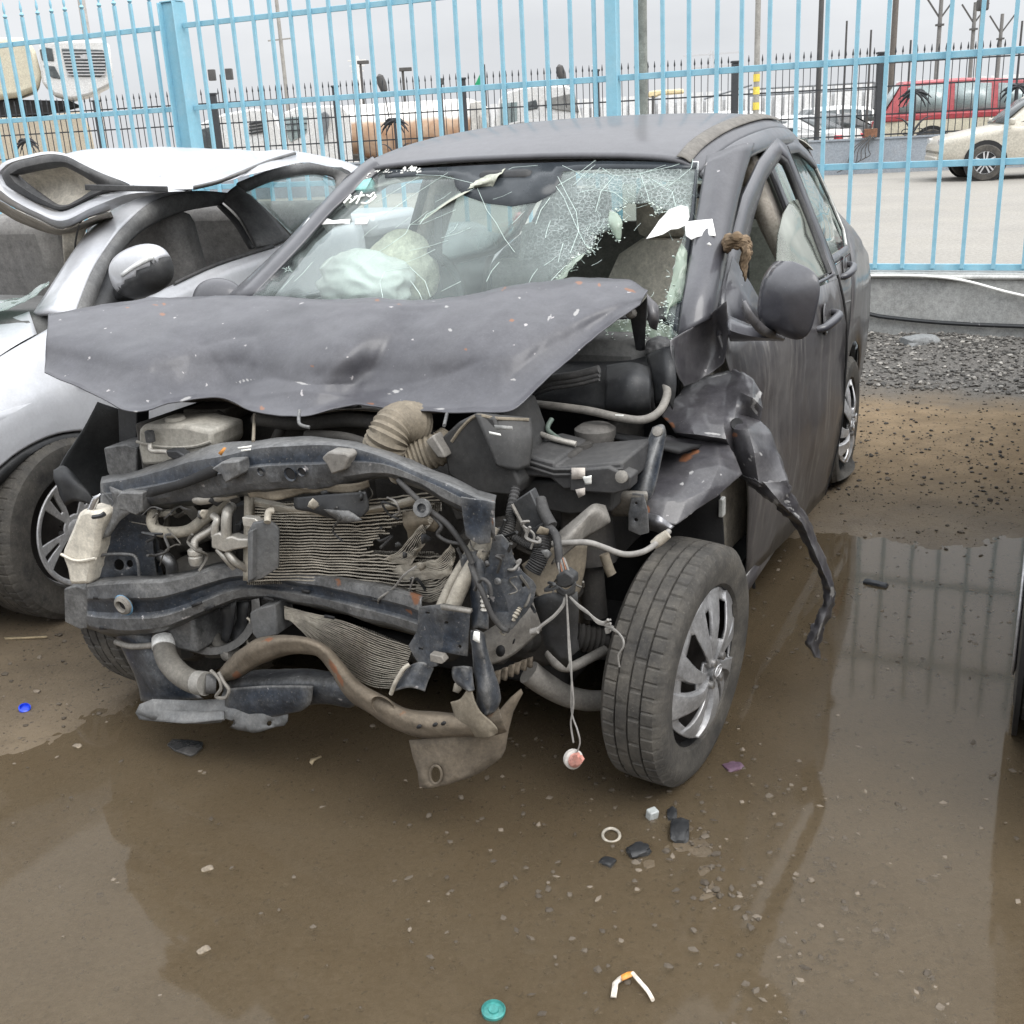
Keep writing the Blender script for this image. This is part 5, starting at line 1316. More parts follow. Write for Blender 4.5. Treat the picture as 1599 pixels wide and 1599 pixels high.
for (x0, y0, x1, y1) in ((655, 276, 585, 318), (700, 270, 600, 336), (642, 305, 610, 330), (668, 330, 640, 352), (640, 340, 618, 356), (590, 352, 566, 372), (560, 392, 540, 408), (585, 312, 552, 332), (705, 300, 680, 316), (712, 328, 660, 350), (735, 356, 690, 372), (700, 376, 640, 392), (680, 390, 630, 412), (715, 350, 700, 366), (820, 330, 800, 350), (860, 345, 852, 372), (870, 400, 850, 415), (488, 410, 460, 440), (460, 430, 440, 452), (520, 400, 500, 420), (720, 440, 690, 455), (800, 300, 770, 312), (925, 262, 895, 290), (930, 258, 902, 284), (938, 262, 915, 284), (1040, 258, 1000, 272), (1050, 285, 1010, 300), (880, 380, 872, 410), (780, 410, 760, 440), (840, 420, 825, 445)):
    crackline([(x0, y0), ((x0 + x1) / 2 + random.uniform(-2, 2), (y0 + y1) / 2 + random.uniform(-2, 2)), (x1, y1)], .0006)
for k in range(90):     # crazing round the hole
    a = random.uniform(0, 2 * pi); d = random.uniform(4, 60)
    ex, ey = random.choice(edge[8:48]); x, y = ex + d * cos(a) * .7, ey - abs(d * sin(a)) * .8
    if y < 255 or x > 1085: continue
    b_ = random.uniform(-1.2, 1.2); L = random.uniform(6, 22)
    crackline([(x, y), (x + L * cos(b_) * .5 + random.uniform(-2, 2), y + L * sin(b_) * .5), (x + L * cos(b_), y + L * sin(b_))], .0004)
crk.build('cracks', M('crack_white', (.55, .66, .62), .5), ws)['kind'] = 'stuff'
# star chip, glue and tape remains, scrawl
def stroke(m_, pts, wd, push=-.006):
    pts = spline([Vector((x, y, 0)) for x, y in pts], 4) if len(pts) > 2 else [Vector((x, y, 0)) for x, y in pts]
    m_.tube([P(p.x, p.y, r=wr_(p.x, p.y, push)) for p in pts], lambda q: wd * (0.75 + 0.5 * abs(sin(q * 9))), 6)
def z1(x, y): return 440 + x / 5.33, 230 + y / 5.33
m_ = MB()
for st_, wd in (([(518, 468), (545, 440), (578, 402)], .0032), ([(548, 432), (560, 425), (582, 436)], .0022), ([(566, 466), (610, 432), (632, 408)], .003), ([(604, 418), (650, 412), (692, 402)], .003), ([(622, 474), (640, 440), (668, 376)], .003), ([(664, 466), (706, 470), (745, 448), (786, 408)], .0034), ([(708, 398), (738, 414), (752, 392), (776, 380)], .003), ([(742, 436), (768, 420), (780, 396)], .0026)):
    stroke(m_, [z1(*q) for q in st_], wd)
m_.build('painted_digits', whitef, ws)
m_ = MB(); random.seed(9)
def blotch(poly, n, wd, ang=.6):
    xs = [p[0] for p in poly]; ys = [p[1] for p in poly]
    for k in range(n):
        x, y = random.uniform(min(xs), max(xs)), random.uniform(min(ys), max(ys)); L = random.uniform(6, 30); a = -ang + random.uniform(-.4, .4)
        stroke(m_, [z1(x, y), z1(x + L * cos(a), y + L * sin(a))], random.uniform(.4, 1) * wd)
blotch([(625, 220), (720, 265)], 26, .004); blotch([(572, 300), (606, 325)], 8, .003); blotch([(990, 175), (1140, 220)], 34, .0036); blotch([(760, 200), (960, 215)], 10, .0016)
m_.build('glue_remains', whitef, ws)
plate('sticker', M('pale_teal_sticker', (.24, .50, .47), .5, 0, .1, 9), ws, [z1(*q) for q in ((625, 288), (752, 258), (703, 352), (548, 366))], [], wfn(-.003), thick=.001)
plate('tape', papm, ws, [z1(*q) for q in ((176, 660), (228, 592), (300, 606), (352, 584), (430, 612), (572, 600), (566, 640), (400, 640), (236, 662), (200, 686))], [], wfn(-.004), thick=.002, maxlen=10, crum=(.0015, 60, 2))
plate('tape', papm, ws, [z1(*q) for q in ((612, 600), (734, 584), (712, 640), (610, 648))], [], wfn(-.004), thick=.002, maxlen=10, crum=(.0015, 60, 3))
m_ = MB()
for k in range(9):
    a = k * .7; stroke(m_, [(450 + 2 * cos(a), 421 + 1.5 * sin(a)), (450 + (5 + 4 * (k % 2)) * cos(a), 421 + (3 + 2 * (k % 2)) * sin(a))], .0008)
m_.build('star_chip', M('crack_white', None), ws)
# flaps of torn laminate and glass crumbs at the edge of the hole
random.seed(2)
lam = glass_mat('torn_laminate', (.66, .78, .72), .5, (.46, .52, .44), rough=.15)
rnet('laminate_flap', M('peeled_film', (.42, .43, .36), .6, 0, .25, 30), [[(735, 282, .86), (760, 272, .86), (790, 264, .86)], [(728, 292, .82), (752, 286, .80), (778, 278, .82)], [(716, 304, .80), (742, 294, .81), (770, 292, .81)]], ws, ku=4, kv=4, crum=(.006, 30, 1, .6))
rnet('laminate_flap', M('peeled_film', None), [[(715, 303, .80), (735, 298, .79)], [(690, 320, .76), (706, 314, .75)], [(672, 333, .74), (682, 330, .73)], [(652, 348, .71), (660, 346, .70)]], ws, ku=3, kv=4)
rnet('glass_flap', lam, [[(952, 330, .70), (962, 332, .69), (970, 342, .68)], [(950, 345, .66), (962, 350, .65), (972, 352, .66)], [(956, 360, .65), (962, 372, .64), (969, 376, .65)]], ws, ku=4, kv=4, crum=(.004, 40, 1, .6))
rnet('glass_flap', lam, [[(880, 420, .55), (900, 404, .57), (915, 396, .58)], [(866, 440, .5), (884, 428, .5), (897, 414, .52)], [(848, 452, .48), (868, 446, .48), (884, 432, .49)]], ws, ku=5, kv=4, crum=(.006, 40, 3, .6))
rnet('glass_flap', lam, [[(1064, 380, .60), (1074, 400, .6), (1066, 470, .5)], [(1056, 402, .58), (1062, 430, .55), (1048, 480, .47)], [(1052, 430, .55), (1044, 462, .5), (1040, 500, .43)]], ws, ku=8, kv=5, crum=(.008, 34, 5, .6))
rnet('glass_flap', lam, [[(950, 500, .42), (990, 500, .42), (1030, 505, .42), (1050, 512, .42)], [(940, 520, .40), (990, 528, .39), (1030, 532, .40), (1054, 530, .41)], [(930, 538, .36), (985, 550, .35), (1030, 552, .37), (1052, 545, .40)]], ws, ku=8, kv=6, crum=(.008, 30, 8, .6))
crumbs = []
for k in range(260):
    ex, ey = random.choice(edge[8:49]); x, y = ex + random.gauss(0, 4), ey + random.gauss(0, 4)
    p = P(x, y, r=wr_(x, y, random.uniform(-.02, .0))); crumbs.append((p.x, p.y, p.z, random.uniform(.0015, .0045)))
for k in range(160):
    x, y = random.uniform(945, 1052), random.uniform(500, 556); p = P(x, y, r=.385 + random.uniform(-.03, .02)); crumbs.append((p.x, p.y, p.z, random.uniform(.002, .005)))
cr_ = rocks('glass_crumbs', M('crumbled_glass', (.52, .60, .54), .25, 0, .2, 40, coat=.4), crumbs, None); cr_.parent = ws

# ---------------------------------------------------------------- cabin
cab = MB()
MB().box((0, .60, .92), (1.28, .52, .16)).box((0, .74, .78), (1.28, .3, .3)).build('dashboard', dashm, car, bevel=.05)
MB().tube([V(-.36 + .18 * cos(t), .90 + .06 * sin(t), .97 + .17 * sin(t)) for t in np.linspace(0, 2 * pi, 33)], .014, 8, cap=False).build('steering_wheel', blackp, car)
def blob(name, mat, par, c, d, seed, amp=.10, fold=.0, rot=None):
    bm = bmesh.new(); bmesh.ops.create_icosphere(bm, subdivisions=5, radius=1); mb = MB()
    for v in bm.verts:
        k = 1 + amp * mn.noise(v.co * 1.4 + Vector((seed, 0, 0))) + fold * (1 - 2.4 * abs(mn.noise(v.co * 2.2 + Vector((0, seed, 3)))))
        p = Vector((v.co.x * d[0], v.co.y * d[1], v.co.z * d[2])) * k
        if rot: p = rot @ p
        v.co = p + Vector(c)
    mb.add([v.co.copy() for v in bm.verts], [[x.index for x in f.verts] for f in bm.faces]); bm.free()
    return mb.build(name, mat, par, angle=80)
ab1 = P(562, 432, r=.80); ab2 = P(610, 405, r=.92)
bag = blob('airbag', airbag, car, ab1 + V(0, .02, -.02), (.165, .10, .095), 1.0, .12, .085)
blob('airbag_lobe', M('airbag_beige', (.80, .76, .60), .9, 0, .06, 14, dust=.2, bump=.3, bs=120), bag, ab2 + V(.02, .03, -.045), (.120, .08, .128), 4.0, .12, .07, Matrix.Rotation(.45, 3, 'Y'))
for k, (a_, b_, c_) in enumerate((((500, 438), (560, 420), (615, 425)), ((600, 425), (635, 432), (650, 455)), ((556, 462), (551, 440), (566, 418)))):
    pass
def seat(l, r, name='seat', mat=beige, rec=.22, top=1.0):
    s_ = MB().box((l, r - .05, .50), (.50, .54, .20)).build(name, mat, car, bevel=.06)
    rows = []
    for i, z in enumerate((.52, .66, .82, .98, 1.08, 1.13)):
        hw = (.235, .245, .245, .225, .18, .10)[i]; y0 = r + .26 + (z - .52) * rec; z = .52 + (z - .52) * top
        rows.append([V(l + hw * cos(t), y0 + .065 * sin(t) - (.02 if sin(t) < 0 else 0), z) for t in np.linspace(0, 2 * pi, 20)])
    m2 = MB().grid([g[:-1] for g in rows], closed_u=True); n = len(m2.v); m2.f.append(tuple(range(n - 19, n)))
    bk = m2.build('backrest', mat, s_)
    zh = .52 + .695 * top; yh = r + .26 + .58 * rec
    MB().box((l, yh, zh), (.25, .09, .17)).build('headrest', mat, bk, bevel=.04)
    MB().tube([V(l - .05, yh, zh - .14), V(l - .05, yh, zh - .05)], .006, 6).tube([V(l + .05, yh, zh - .14), V(l + .05, yh, zh - .05)], .006, 6).build('headrest_post', pipem, bk)
beigeg = M('seat_cloth_shade_tone', (.20, .19, .17), .9, 0, .1, 20, dust=.2, dustc=(.16, .15, .13))  # darker copy of the seat cloth, cabin shade put into its colour
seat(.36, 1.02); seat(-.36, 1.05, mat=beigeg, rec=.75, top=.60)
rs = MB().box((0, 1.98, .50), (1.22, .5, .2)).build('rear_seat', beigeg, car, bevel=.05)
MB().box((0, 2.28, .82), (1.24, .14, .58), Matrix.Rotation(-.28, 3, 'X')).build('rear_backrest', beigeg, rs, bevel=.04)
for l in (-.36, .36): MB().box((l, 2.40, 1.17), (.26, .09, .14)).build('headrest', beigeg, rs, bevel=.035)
MB().box((0, 1.5, .20), (1.5, 2.6, .05)).build('floor_pan', blackd, car)
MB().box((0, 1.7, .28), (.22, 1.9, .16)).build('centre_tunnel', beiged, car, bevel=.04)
rws = [[V(-.58, r, z - .09), V(-.3, r, z - .05), V(0, r, z - .04), V(.3, r, z - .05), V(.58, r, z - .09)] for r, z in rr_r]
net('headliner', M('grey_headliner', (.62, .60, .55), .95, 0, .05, 9), car, rws, 3, 3, thick=.004)
hm_ = MB().box((.02, .86, 1.36), (.18, .04, .05)).build('interior_mirror', blackp, car, bevel=.02)
# inner centre pillars and belts seen through the side window
for s in (1, -1):
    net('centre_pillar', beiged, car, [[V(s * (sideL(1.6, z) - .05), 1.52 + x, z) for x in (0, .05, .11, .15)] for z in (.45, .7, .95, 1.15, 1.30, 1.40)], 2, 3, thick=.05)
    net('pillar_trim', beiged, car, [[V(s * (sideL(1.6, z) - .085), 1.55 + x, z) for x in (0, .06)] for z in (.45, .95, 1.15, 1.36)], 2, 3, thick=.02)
    MB().bar(V(s * .57, 1.50, 1.28), V(s * .60, 1.42, .42), .045, .003).build('seat_belt', blackp, car)
# ---------------------------------------------------------------- left side, seen
def arch(c, rad, a0, a1, n=12): return [(c[0] + rad * cos(radians(a)), c[1] + rad * sin(radians(a))) for a in np.linspace(a0, a1, n)]
quarter = [(2.145, .25)] + arch((2.44, .29), .315, 172, 8, 14) + [(2.76, .24), (2.95, .26), (3.02, .36), (3.07, .60), (3.07, .88), (3.02, 1.00), (2.93, 1.12), (2.72, 1.36), (2.52, 1.40), (2.62, 1.22), (2.60, 1.06), (2.44, .985), (2.34, .92), (2.29, .75), (2.22, .60), (2.13, .48)]
for s in (1, -1):
    plate('rear_quarter', paints if s > 0 else paint, car, quarter, [], sfn(s), thick=.006, maxlen=.09)
    plate('rear_door', paints if s > 0 else paint, car, [(1.60, .23), (2.10, .25), (2.12, .48), (2.21, .605), (2.28, .75), (2.33, .92), (2.36, .965), (1.60, .965)], [], sfn(s), thick=.006, maxlen=.10)
    ro = [(1.60, .97), (2.36, .97), (2.52, 1.04), (2.56, 1.18), (2.46, 1.32), (2.15, 1.405), (1.60, 1.405)]
    ri = [(1.66, 1.0), (2.34, 1.0), (2.465, 1.05), (2.495, 1.17), (2.405, 1.29), (2.12, 1.362), (1.655, 1.365)]
    plate('rear_window_frame', paint, car, ro, [ri], sfn(s), thick=.014, maxlen=.12)
    plate('rear_window', glass_mat('dusty_side_glass', (.84, .90, .88), .20, (.38, .44, .42)) if 'dusty_side_glass' not in MATS else MATS['dusty_side_glass'], car, [(a[0] * 1.0, a[1]) for a in ri], [], (lambda s: lambda r, z: (s * (sideL(r, z) - .006), r, z))(s), thick=.004, maxlen=.15)
    MB().tube([V(s * (sideL(r, z) + .004), r, z) for r, z in ri[1:5]], .006, 6).build('window_trim', M('pale_trim', (.5, .5, .47), .5), car)
    MB().grid([[V(s * .79, r, .235), V(s * .785, r, .17), V(s * .72, r, .14)] for r in np.linspace(.70 if s > 0 else .35, 2.12, 6)]).build('sill', paints if s > 0 else paint, car, solid=.01)
fd = plate('front_door', paints, car, [(.465, .985), (.50, .86), (.56, .70), (.66, .48), (.755, .20), (1.2, .195), (1.62, .205), (1.665, .42), (1.66, .62), (1.62, .82), (1.585, .975), (1.0, .985)], [], dfn, thick=.006, maxlen=.075, crum=(.004, 3.2, 4.0))
fo = [(.47, .985), (.60, 1.085), (.80, 1.185), (1.02, 1.285), (1.28, 1.37), (1.52, 1.425), (1.585, 1.40), (1.60, 1.20), (1.60, .985)]
fi = [(.60, .995), (.66, 1.065), (.82, 1.145), (1.02, 1.238), (1.27, 1.322), (1.50, 1.378), (1.545, 1.36), (1.55, 1.20), (1.55, .995)]
plate('window_frame', paint, fd, fo, [fi], dfn, thick=.014, maxlen=.10)
plate('window_seal', sealr, fd, [(a + (.006 if a > 1.1 else -.006), b + .002) for a, b in fi], [[(a + (.022 if a < 1.2 else -.014), b - (.014 if b > 1.05 else -.006)) for a, b in fi]], lambda r, z: (doorL(r, z) - .006, r, z), thick=.02, maxlen=.10)
plate('sail_panel', paint, fd, [(.475, .975), (.60, 1.075), (.74, 1.145), (.79, 1.07), (.83, .975)], [], lambda r, z: (doorL(r, z) + .004, r, z), thick=.012, maxlen=.08)
plate('window_glass', glass_mat('mud_streaked_glass', (.70, .76, .72), .62, (.36, .38, .34)), fd, [(1.535, 1.235), (1.45, 1.235), (1.34, 1.205), (1.22, 1.155), (1.12, 1.09), (1.04, 1.02), (.99, .95), (1.54, .95)], [], lambda r, z: (doorL(r, z) - .012, r, z), thick=.005, maxlen=.08)
plate('door_inner', beige, fd, [(.60, .30), (1.56, .30), (1.56, .96), (.60, .96)], [], lambda r, z: (doorL(r, z) - .075, r, z), thick=.02)
def handle(r0, r1, z, fn_, par):
    pts = [V(fn_(r0, z) - .002, r0, z - .012), V(fn_(r0, z) + .022, r0 + .02, z - .008), V(fn_((r0 + r1) / 2, z) + .032, (r0 + r1) / 2, z + .004), V(fn_(r1, z) + .026, r1 - .03, z + .012), V(fn_(r1, z) - .002, r1, z + .014)]
    h_ = MB().tube(pts, lambda q: .010 + .005 * sin(pi * q), 10, smooth=5).build('handle', paint, par)
    MB().lathe([(.05, .0), (.046, .003), (.002, -.004)], V(fn_((r0 + r1) / 2, z) + .003, (r0 + r1) / 2, z + .006), (1, .05, .1), 20).build('handle_recess', paintd, h_)
handle(1.28, 1.46, .872, doorL, fd)
rd_ = [o for o in car.children if o.name.startswith('rear_door')][0]
handle(2.08, 2.26, .925, sideL, rd_)
MB().tube([V(sideL(r, .80) + .0, r, .80 + .018 * sin((r - 1.75) / .5 * pi)) for r in np.linspace(1.75, 2.25, 12)], .004, 6).build('crease', paints, rd_)
MB().tube([V(sideL(r, z) + .001, r, z) for r, z in ((2.365, .965), (2.335, .92), (2.287, .75), (2.217, .605), (2.128, .48), (2.112, .25))], .004, 6, smooth=4).build('gap_shade_line', blackd, rd_)  # dark tube along the seam stands for the shade in the gap
MB().tube([V(doorL(r, z) + .001, r + .004, z) for r, z in ((1.60, 1.40), (1.605, 1.2), (1.605, .985), (1.625, .82), (1.665, .62), (1.67, .42), (1.625, .205))], .0045, 6, smooth=4).build('gap_shade_line', blackd, fd)  # same dark line in place of the shaded gap behind the front door
# door mirror hanging outwards
mc = P(1226, 466, l=.93)
bm = bmesh.new(); bmesh.ops.create_icosphere(bm, subdivisions=4, radius=1); mb = MB()
Rm = Matrix.Rotation(-.50, 3, 'Z') @ Matrix.Rotation(.22, 3, 'Y')
def spq(v, e): return abs(v) ** e * (1 if v > 0 else -1)
for v in bm.verts:
    n3 = (abs(v.co.x) ** 3.6 + abs(v.co.z) ** 3.6) ** (1 / 3.6) + 1e-9; n2 = math.hypot(v.co.x, v.co.z) + 1e-9; k = n2 / n3
    yy = (-.052 * (1 - n2 ** 3.2)) if v.co.y < 0 else .028 * v.co.y
    p = Vector((v.co.x * k * .096, yy, v.co.z * k * .090))
    if p.x < -.03: p.y += (-.03 - p.x) * .55                # flat inner flank
    p.z *= 1 - .25 * max(0, -p.x / .096) * (1 if p.z > 0 else -.2)
    v.co = mc + Rm @ p
def part_of(keep, nm, mt, par):
    m2 = MB(); idx = {}
    for f in bm.faces:
        if keep(f):
            fs = []
            for v in f.verts:
                if v.index not in idx: idx[v.index] = len(m2.v); m2.v.append(tuple(v.co))
                fs.append(idx[v.index])
            m2.f.append(tuple(fs))
    return m2.build(nm, mt, par, angle=180, solid=.003)
RmI = Rm.inverted()
def lx(f): return (RmI @ (f.calc_center_median() - mc)).x
bm.verts.ensure_lookup_table()
mir = part_of(lambda f: lx(f) > -.034, 'mirror', paint, fd)
part_of(lambda f: lx(f) <= -.034, 'mirror_flank', paintd, mir); bm.free()
net('mirror_skirt', paintd, mir, [[P(1163, 470, l=.86), P(1174, 486, l=.88), P(1196, 510, l=.90), P(1222, 524, l=.91)], [P(1160, 480, l=.85), P(1168, 500, l=.87), P(1190, 524, l=.89), P(1224, 531, l=.91)]], ku=5, kv=2, thick=.007)
net('mirror_base', paint, fd, [[P(1136, 496, l=.80), P(1160, 506, l=.83), P(1185, 515, l=.87), P(1222, 524, l=.90)], [P(1138, 515, l=.82), P(1160, 522, l=.85), P(1185, 526, l=.88), P(1224, 528, l=.91)], [P(1140, 530, l=.80), P(1160, 530, l=.82), P(1185, 529, l=.86), P(1224, 530, l=.89)]], ku=4, kv=3, thick=.012)
# rear bumper, hatch, tail lamp
for s in (1, -1):
    MB().grid([[V(s * (sideL(3.02, z) - .012 - q_), r, z) for r, q_ in ((3.02, 0), (3.07, .02), (3.10, .12))] for z in (.62, .75, .88, .96)]).build('tail_lamp', taillm, car, solid=.01)
net('tailgate', paint, car, [[V(l, r_ + .02 * (1 - (l / .6) ** 2), z) for l in (-.56, -.3, 0, .3, .56)] for z, r_ in ((.45, 3.08), (.8, 3.10), (1.0, 3.05))], 4, 4, thick=.01)
net('rear_screen', MATS['dusty_side_glass'], car, [[V(l, r_ + .02 * (1 - (l / .6) ** 2), z) for l in (-.54, -.3, 0, .3, .54)] for z, r_ in ((1.0, 3.05), (1.2, 2.90), (1.40, 2.66))], 4, 4, thick=.005)
net('rear_bumper', paints, car, [[V(s_, r_, z) for s_, r_ in ((-.76, 2.8), (-.70, 3.05), (-.4, 3.16), (0, 3.18), (.4, 3.16), (.70, 3.05), (.76, 2.8))] for z in (.24, .34, .5)], 5, 4, thick=.01)
# right side, mostly hidden
plate('front_door', paint, car, [(.52, .975), (.52, .22), (1.58, .22), (1.58, .975)], [], sfn(-1), thick=.006, maxlen=.15)
plate('window_frame', paint, car, [(.50, .985), (.80, 1.22), (1.05, 1.345), (1.25, 1.40), (1.58, 1.41), (1.58, .985)], [[(.66, 1.0), (.86, 1.18), (1.10, 1.29), (1.28, 1.35), (1.51, 1.355), (1.51, 1.0)]], sfn(-1), thick=.02, maxlen=.12)
blob('mirror', paint, car, V(-.90, .60, 1.02), (.10, .06, .075), 2, .02)
# black door mirror edge seen behind the windscreen pillar is the one above

# ---------------------------------------------------------------- wheels
wl = wheel_hero(car, (.803, .05, .288), .291, .148, .192, -.10, .06, 'cover', spin=.2)
wheel_hero(car, (-.715, .02, .285), .290, .168, .19, -.10, .0, 'cover', out_sign=-1)
wheel_hero(car, (.715, 2.44, .255), .285, .168, .19, .0, .02, 'cover', flat=.055, rimmat=alloym, spin=1.1)
wheel_hero(car, (-.715, 2.44, .285), .285, .168, .19, 0, 0, 'cover', out_sign=-1)
for s in (1, -1):
    MB().lathe([(.33, -.26), (.34, -.02), (.30, .0)], (s * .76, 2.44, .30), (s, 0, 0), 30, cap=False).build('wheel_well', blackd, car)
net('wheel_well', blackd, car, [[V(.58, .42, .22), V(.80, .47, .22)], [V(.58, .44, .5), V(.80, .44, .5)], [V(.58, .36, .72), V(.79, .34, .72)], [V(.58, .15, .80), V(.78, .12, .78)]], 3, 4, thick=.01)
net('wheel_well', blackd, car, [[V(-.52, .42, .22), V(-.78, .42, .22)], [V(-.52, .40, .5), V(-.78, .40, .5)], [V(-.52, .25, .72), V(-.77, .25, .70)], [V(-.52, .0, .78), V(-.76, .0, .76)]], 3, 4, thick=.01)

# ---------------------------------------------------------------- bonnet
top = [(76, 492), (150, 479), (240, 468), (330, 464), (420, 464), (500, 470), (580, 466), (660, 470), (720, 463), (775, 453), (825, 444), (870, 438), (915, 435), (955, 435), (990, 440), (1012, 456)]
bot = [(70, 582), (140, 612), (208, 645), (280, 628), (345, 622), (400, 644), (470, 651), (545, 636), (650, 642), (740, 645), (799, 642), (842, 603), (884, 566), (924, 532), (962, 502), (1000, 478), (1018, 468)]
zt = [1.075, 1.085, 1.09, 1.095, 1.10, 1.10, 1.105, 1.10, 1.105, 1.115, 1.12, 1.125, 1.13, 1.13, 1.125, 1.115]
zb = [.965, .935, .905, .905, .905, .895, .895, .905, .905, .91, .915, .955, .99, 1.025, 1.06, 1.09, 1.10]
rows = []
prof_ = ((0, 0), (.03, .0), (.10, .06), (.30, .25), (.50, .46), (.68, .68), (.82, .84), (.94, .96), (1, 1))
for f, g_ in prof_:
    row = []
    for i, ((x0, y0), (x1, y1)) in enumerate(zip(top, bot)):
        bulge = 0.0
        if 3 < i < 8: bulge = -.005 * sin(pi * f) * (1 if i % 2 else -.6)
        x = x0 + (x1 - x0) * f; y = y0 + (y1 - y0) * f
        row.append(P(x, y, z=zt[i] + (zb[i] - zt[i]) * g_ + bulge))
    rows.append(row)
gH = net_rows(rows, 14, 10)
gH = crumple(gH, .0030, 7.0, 5.0, .8); gH = crumple(gH, .0011, 17, 7.0, .8)
def creases(g, lines, frame=CAR):
    R_, C_ = len(g), len(g[0]); out_ = [[p.copy() for p in r] for r in g]
    for i in range(R_):
        for j in range(C_):
            p = g[i][j]; x, y = pix(p, frame)
            du = g[i][min(j + 1, C_ - 1)] - g[i][max(j - 1, 0)]; dv = g[min(i + 1, R_ - 1)][j] - g[max(i - 1, 0)][j]
            n = du.cross(dv).normalized(); h = 0
            for pts, hh, w_ in lines:
                best = 1e9
                for k, ((x0, y0), (x1, y1)) in enumerate(zip(pts, pts[1:])):
                    L2 = (x1 - x0) ** 2 + (y1 - y0) ** 2; t_ = max(0, min(1, ((x - x0) * (x1 - x0) + (y - y0) * (y1 - y0)) / L2))
                    best = min(best, math.hypot(x - x0 - t_ * (x1 - x0), y - y0 - t_ * (y1 - y0)))
                if best < w_ * 4: h += .7 * hh * exp(-best / w_)
            out_[i][j] = p + n * h
    return out_
gH = creases(gH, [
    ([(318, 536), (398, 522), (408, 546)], .007, 13), ([(318, 536), (357, 600)], .006, 12), ([(408, 546), (392, 572), (357, 600)], -.006, 13),
    ([(560, 500), (540, 548), (498, 588)], .008, 14), ([(600, 520), (575, 575), (560, 632)], -.006, 13), ([(372, 604), (420, 590), (500, 601), (556, 600)], .007, 9), ([(395, 622), (470, 612), (540, 622)], -.007, 9),
    ([(540, 618), (620, 602), (700, 585), (760, 560)], .006, 10), ([(640, 612), (700, 592), (760, 548), (870, 472)], .005, 16), ([(690, 570), (740, 520), (830, 452)], -.006, 14), ([(800, 590), (870, 515), (960, 446)], .005, 16),
    ([(236, 470), (228, 540), (250, 630)], -.005, 12), ([(640, 478), (620, 510), (640, 545)], .006, 12), ([(470, 470), (500, 520), (480, 560)], -.005, 14), ([(140, 485), (120, 540), (135, 605)], .003, 16), ([(900, 440), (880, 490), (850, 540)], -.005, 12)])
hood = MB().grid(gH).build('bonnet', hoodm, car, angle=24, solid=.003)
# stains of bare rust and scratches, fixed to the sheet itself
def stains(o, frame, mat, spots, base_nodes=True):
    me = o.data; n = len(me.vertices); ru = np.zeros(n, np.float32); sc = np.zeros(n, np.float32)
    px = np.array([pix(v.co, frame) for v in me.vertices])
    for kind, x, y, a, b, ang in spots:
        dx, dy = px[:, 0] - x, px[:, 1] - y; c, s = cos(ang), sin(ang)
        u, w_ = (dx * c + dy * s) / a, (-dx * s + dy * c) / b
        g_ = np.clip(1.25 - np.hypot(u, w_), 0, 1)
        if kind == 'r': ru = np.maximum(ru, g_)
        else: sc = np.maximum(sc, g_)
    for nm_, arr in (('rust_stain', ru), ('scratch_stain', sc)):
        at = me.attributes.new(nm_, 'FLOAT', 'POINT'); at.data.foreach_set('value', arr.astype(np.float32))
    m2 = mat.copy(); m2.name = mat.name + '_stained'; t = m2.node_tree; N = t.nodes; K = t.links.new
    b = N['Principled BSDF']; src = b.inputs['Base Color'].links[0].from_socket
    tcn = N.new('ShaderNodeTexCoord'); nn = N.new('ShaderNodeTexNoise'); nn.inputs['Scale'].default_value = 70; nn.inputs['Detail'].default_value = 5; K(tcn.outputs['Object'], nn.inputs['Vector'])
    def layer(src, an, col_):
        a = N.new('ShaderNodeAttribute'); a.attribute_name = an
        m1 = N.new('ShaderNodeMath'); m1.operation = 'MULTIPLY_ADD'; K(nn.outputs['Fac'], m1.inputs[0]); m1.inputs[1].default_value = 1.3; m1.inputs[2].default_value = -.75
        m3 = N.new('ShaderNodeMath'); m3.operation = 'ADD'; K(a.outputs['Fac'], m3.inputs[0]); K(m1.outputs[0], m3.inputs[1])
        m4 = N.new('ShaderNodeMapRange'); m4.inputs[1].default_value = .28; m4.inputs[2].default_value = .55; K(m3.outputs[0], m4.inputs[0])
        m5 = N.new('ShaderNodeMath'); m5.operation = 'MULTIPLY'; K(m4.outputs[0], m5.inputs[0])
        m6 = N.new('ShaderNodeMath'); m6.operation = 'GREATER_THAN'; K(a.outputs['Fac'], m6.inputs[0]); m6.inputs[1].default_value = .02; K(m6.outputs[0], m5.inputs[1])
        x = N.new('ShaderNodeMix'); x.data_type = 'RGBA'; K(m5.outputs[0], x.inputs[0]); K(src, x.inputs[6]); x.inputs[7].default_value = col_; return x.outputs[2]
    K(layer(layer(src, 'rust_stain', (.19, .085, .045, 1)), 'scratch_stain', (.29, .285, .28, 1)), b.inputs['Base Color'])
    me.materials[0] = m2
def hz(x, y): return (60 + x / 3.198, 430 + y / 3.2)
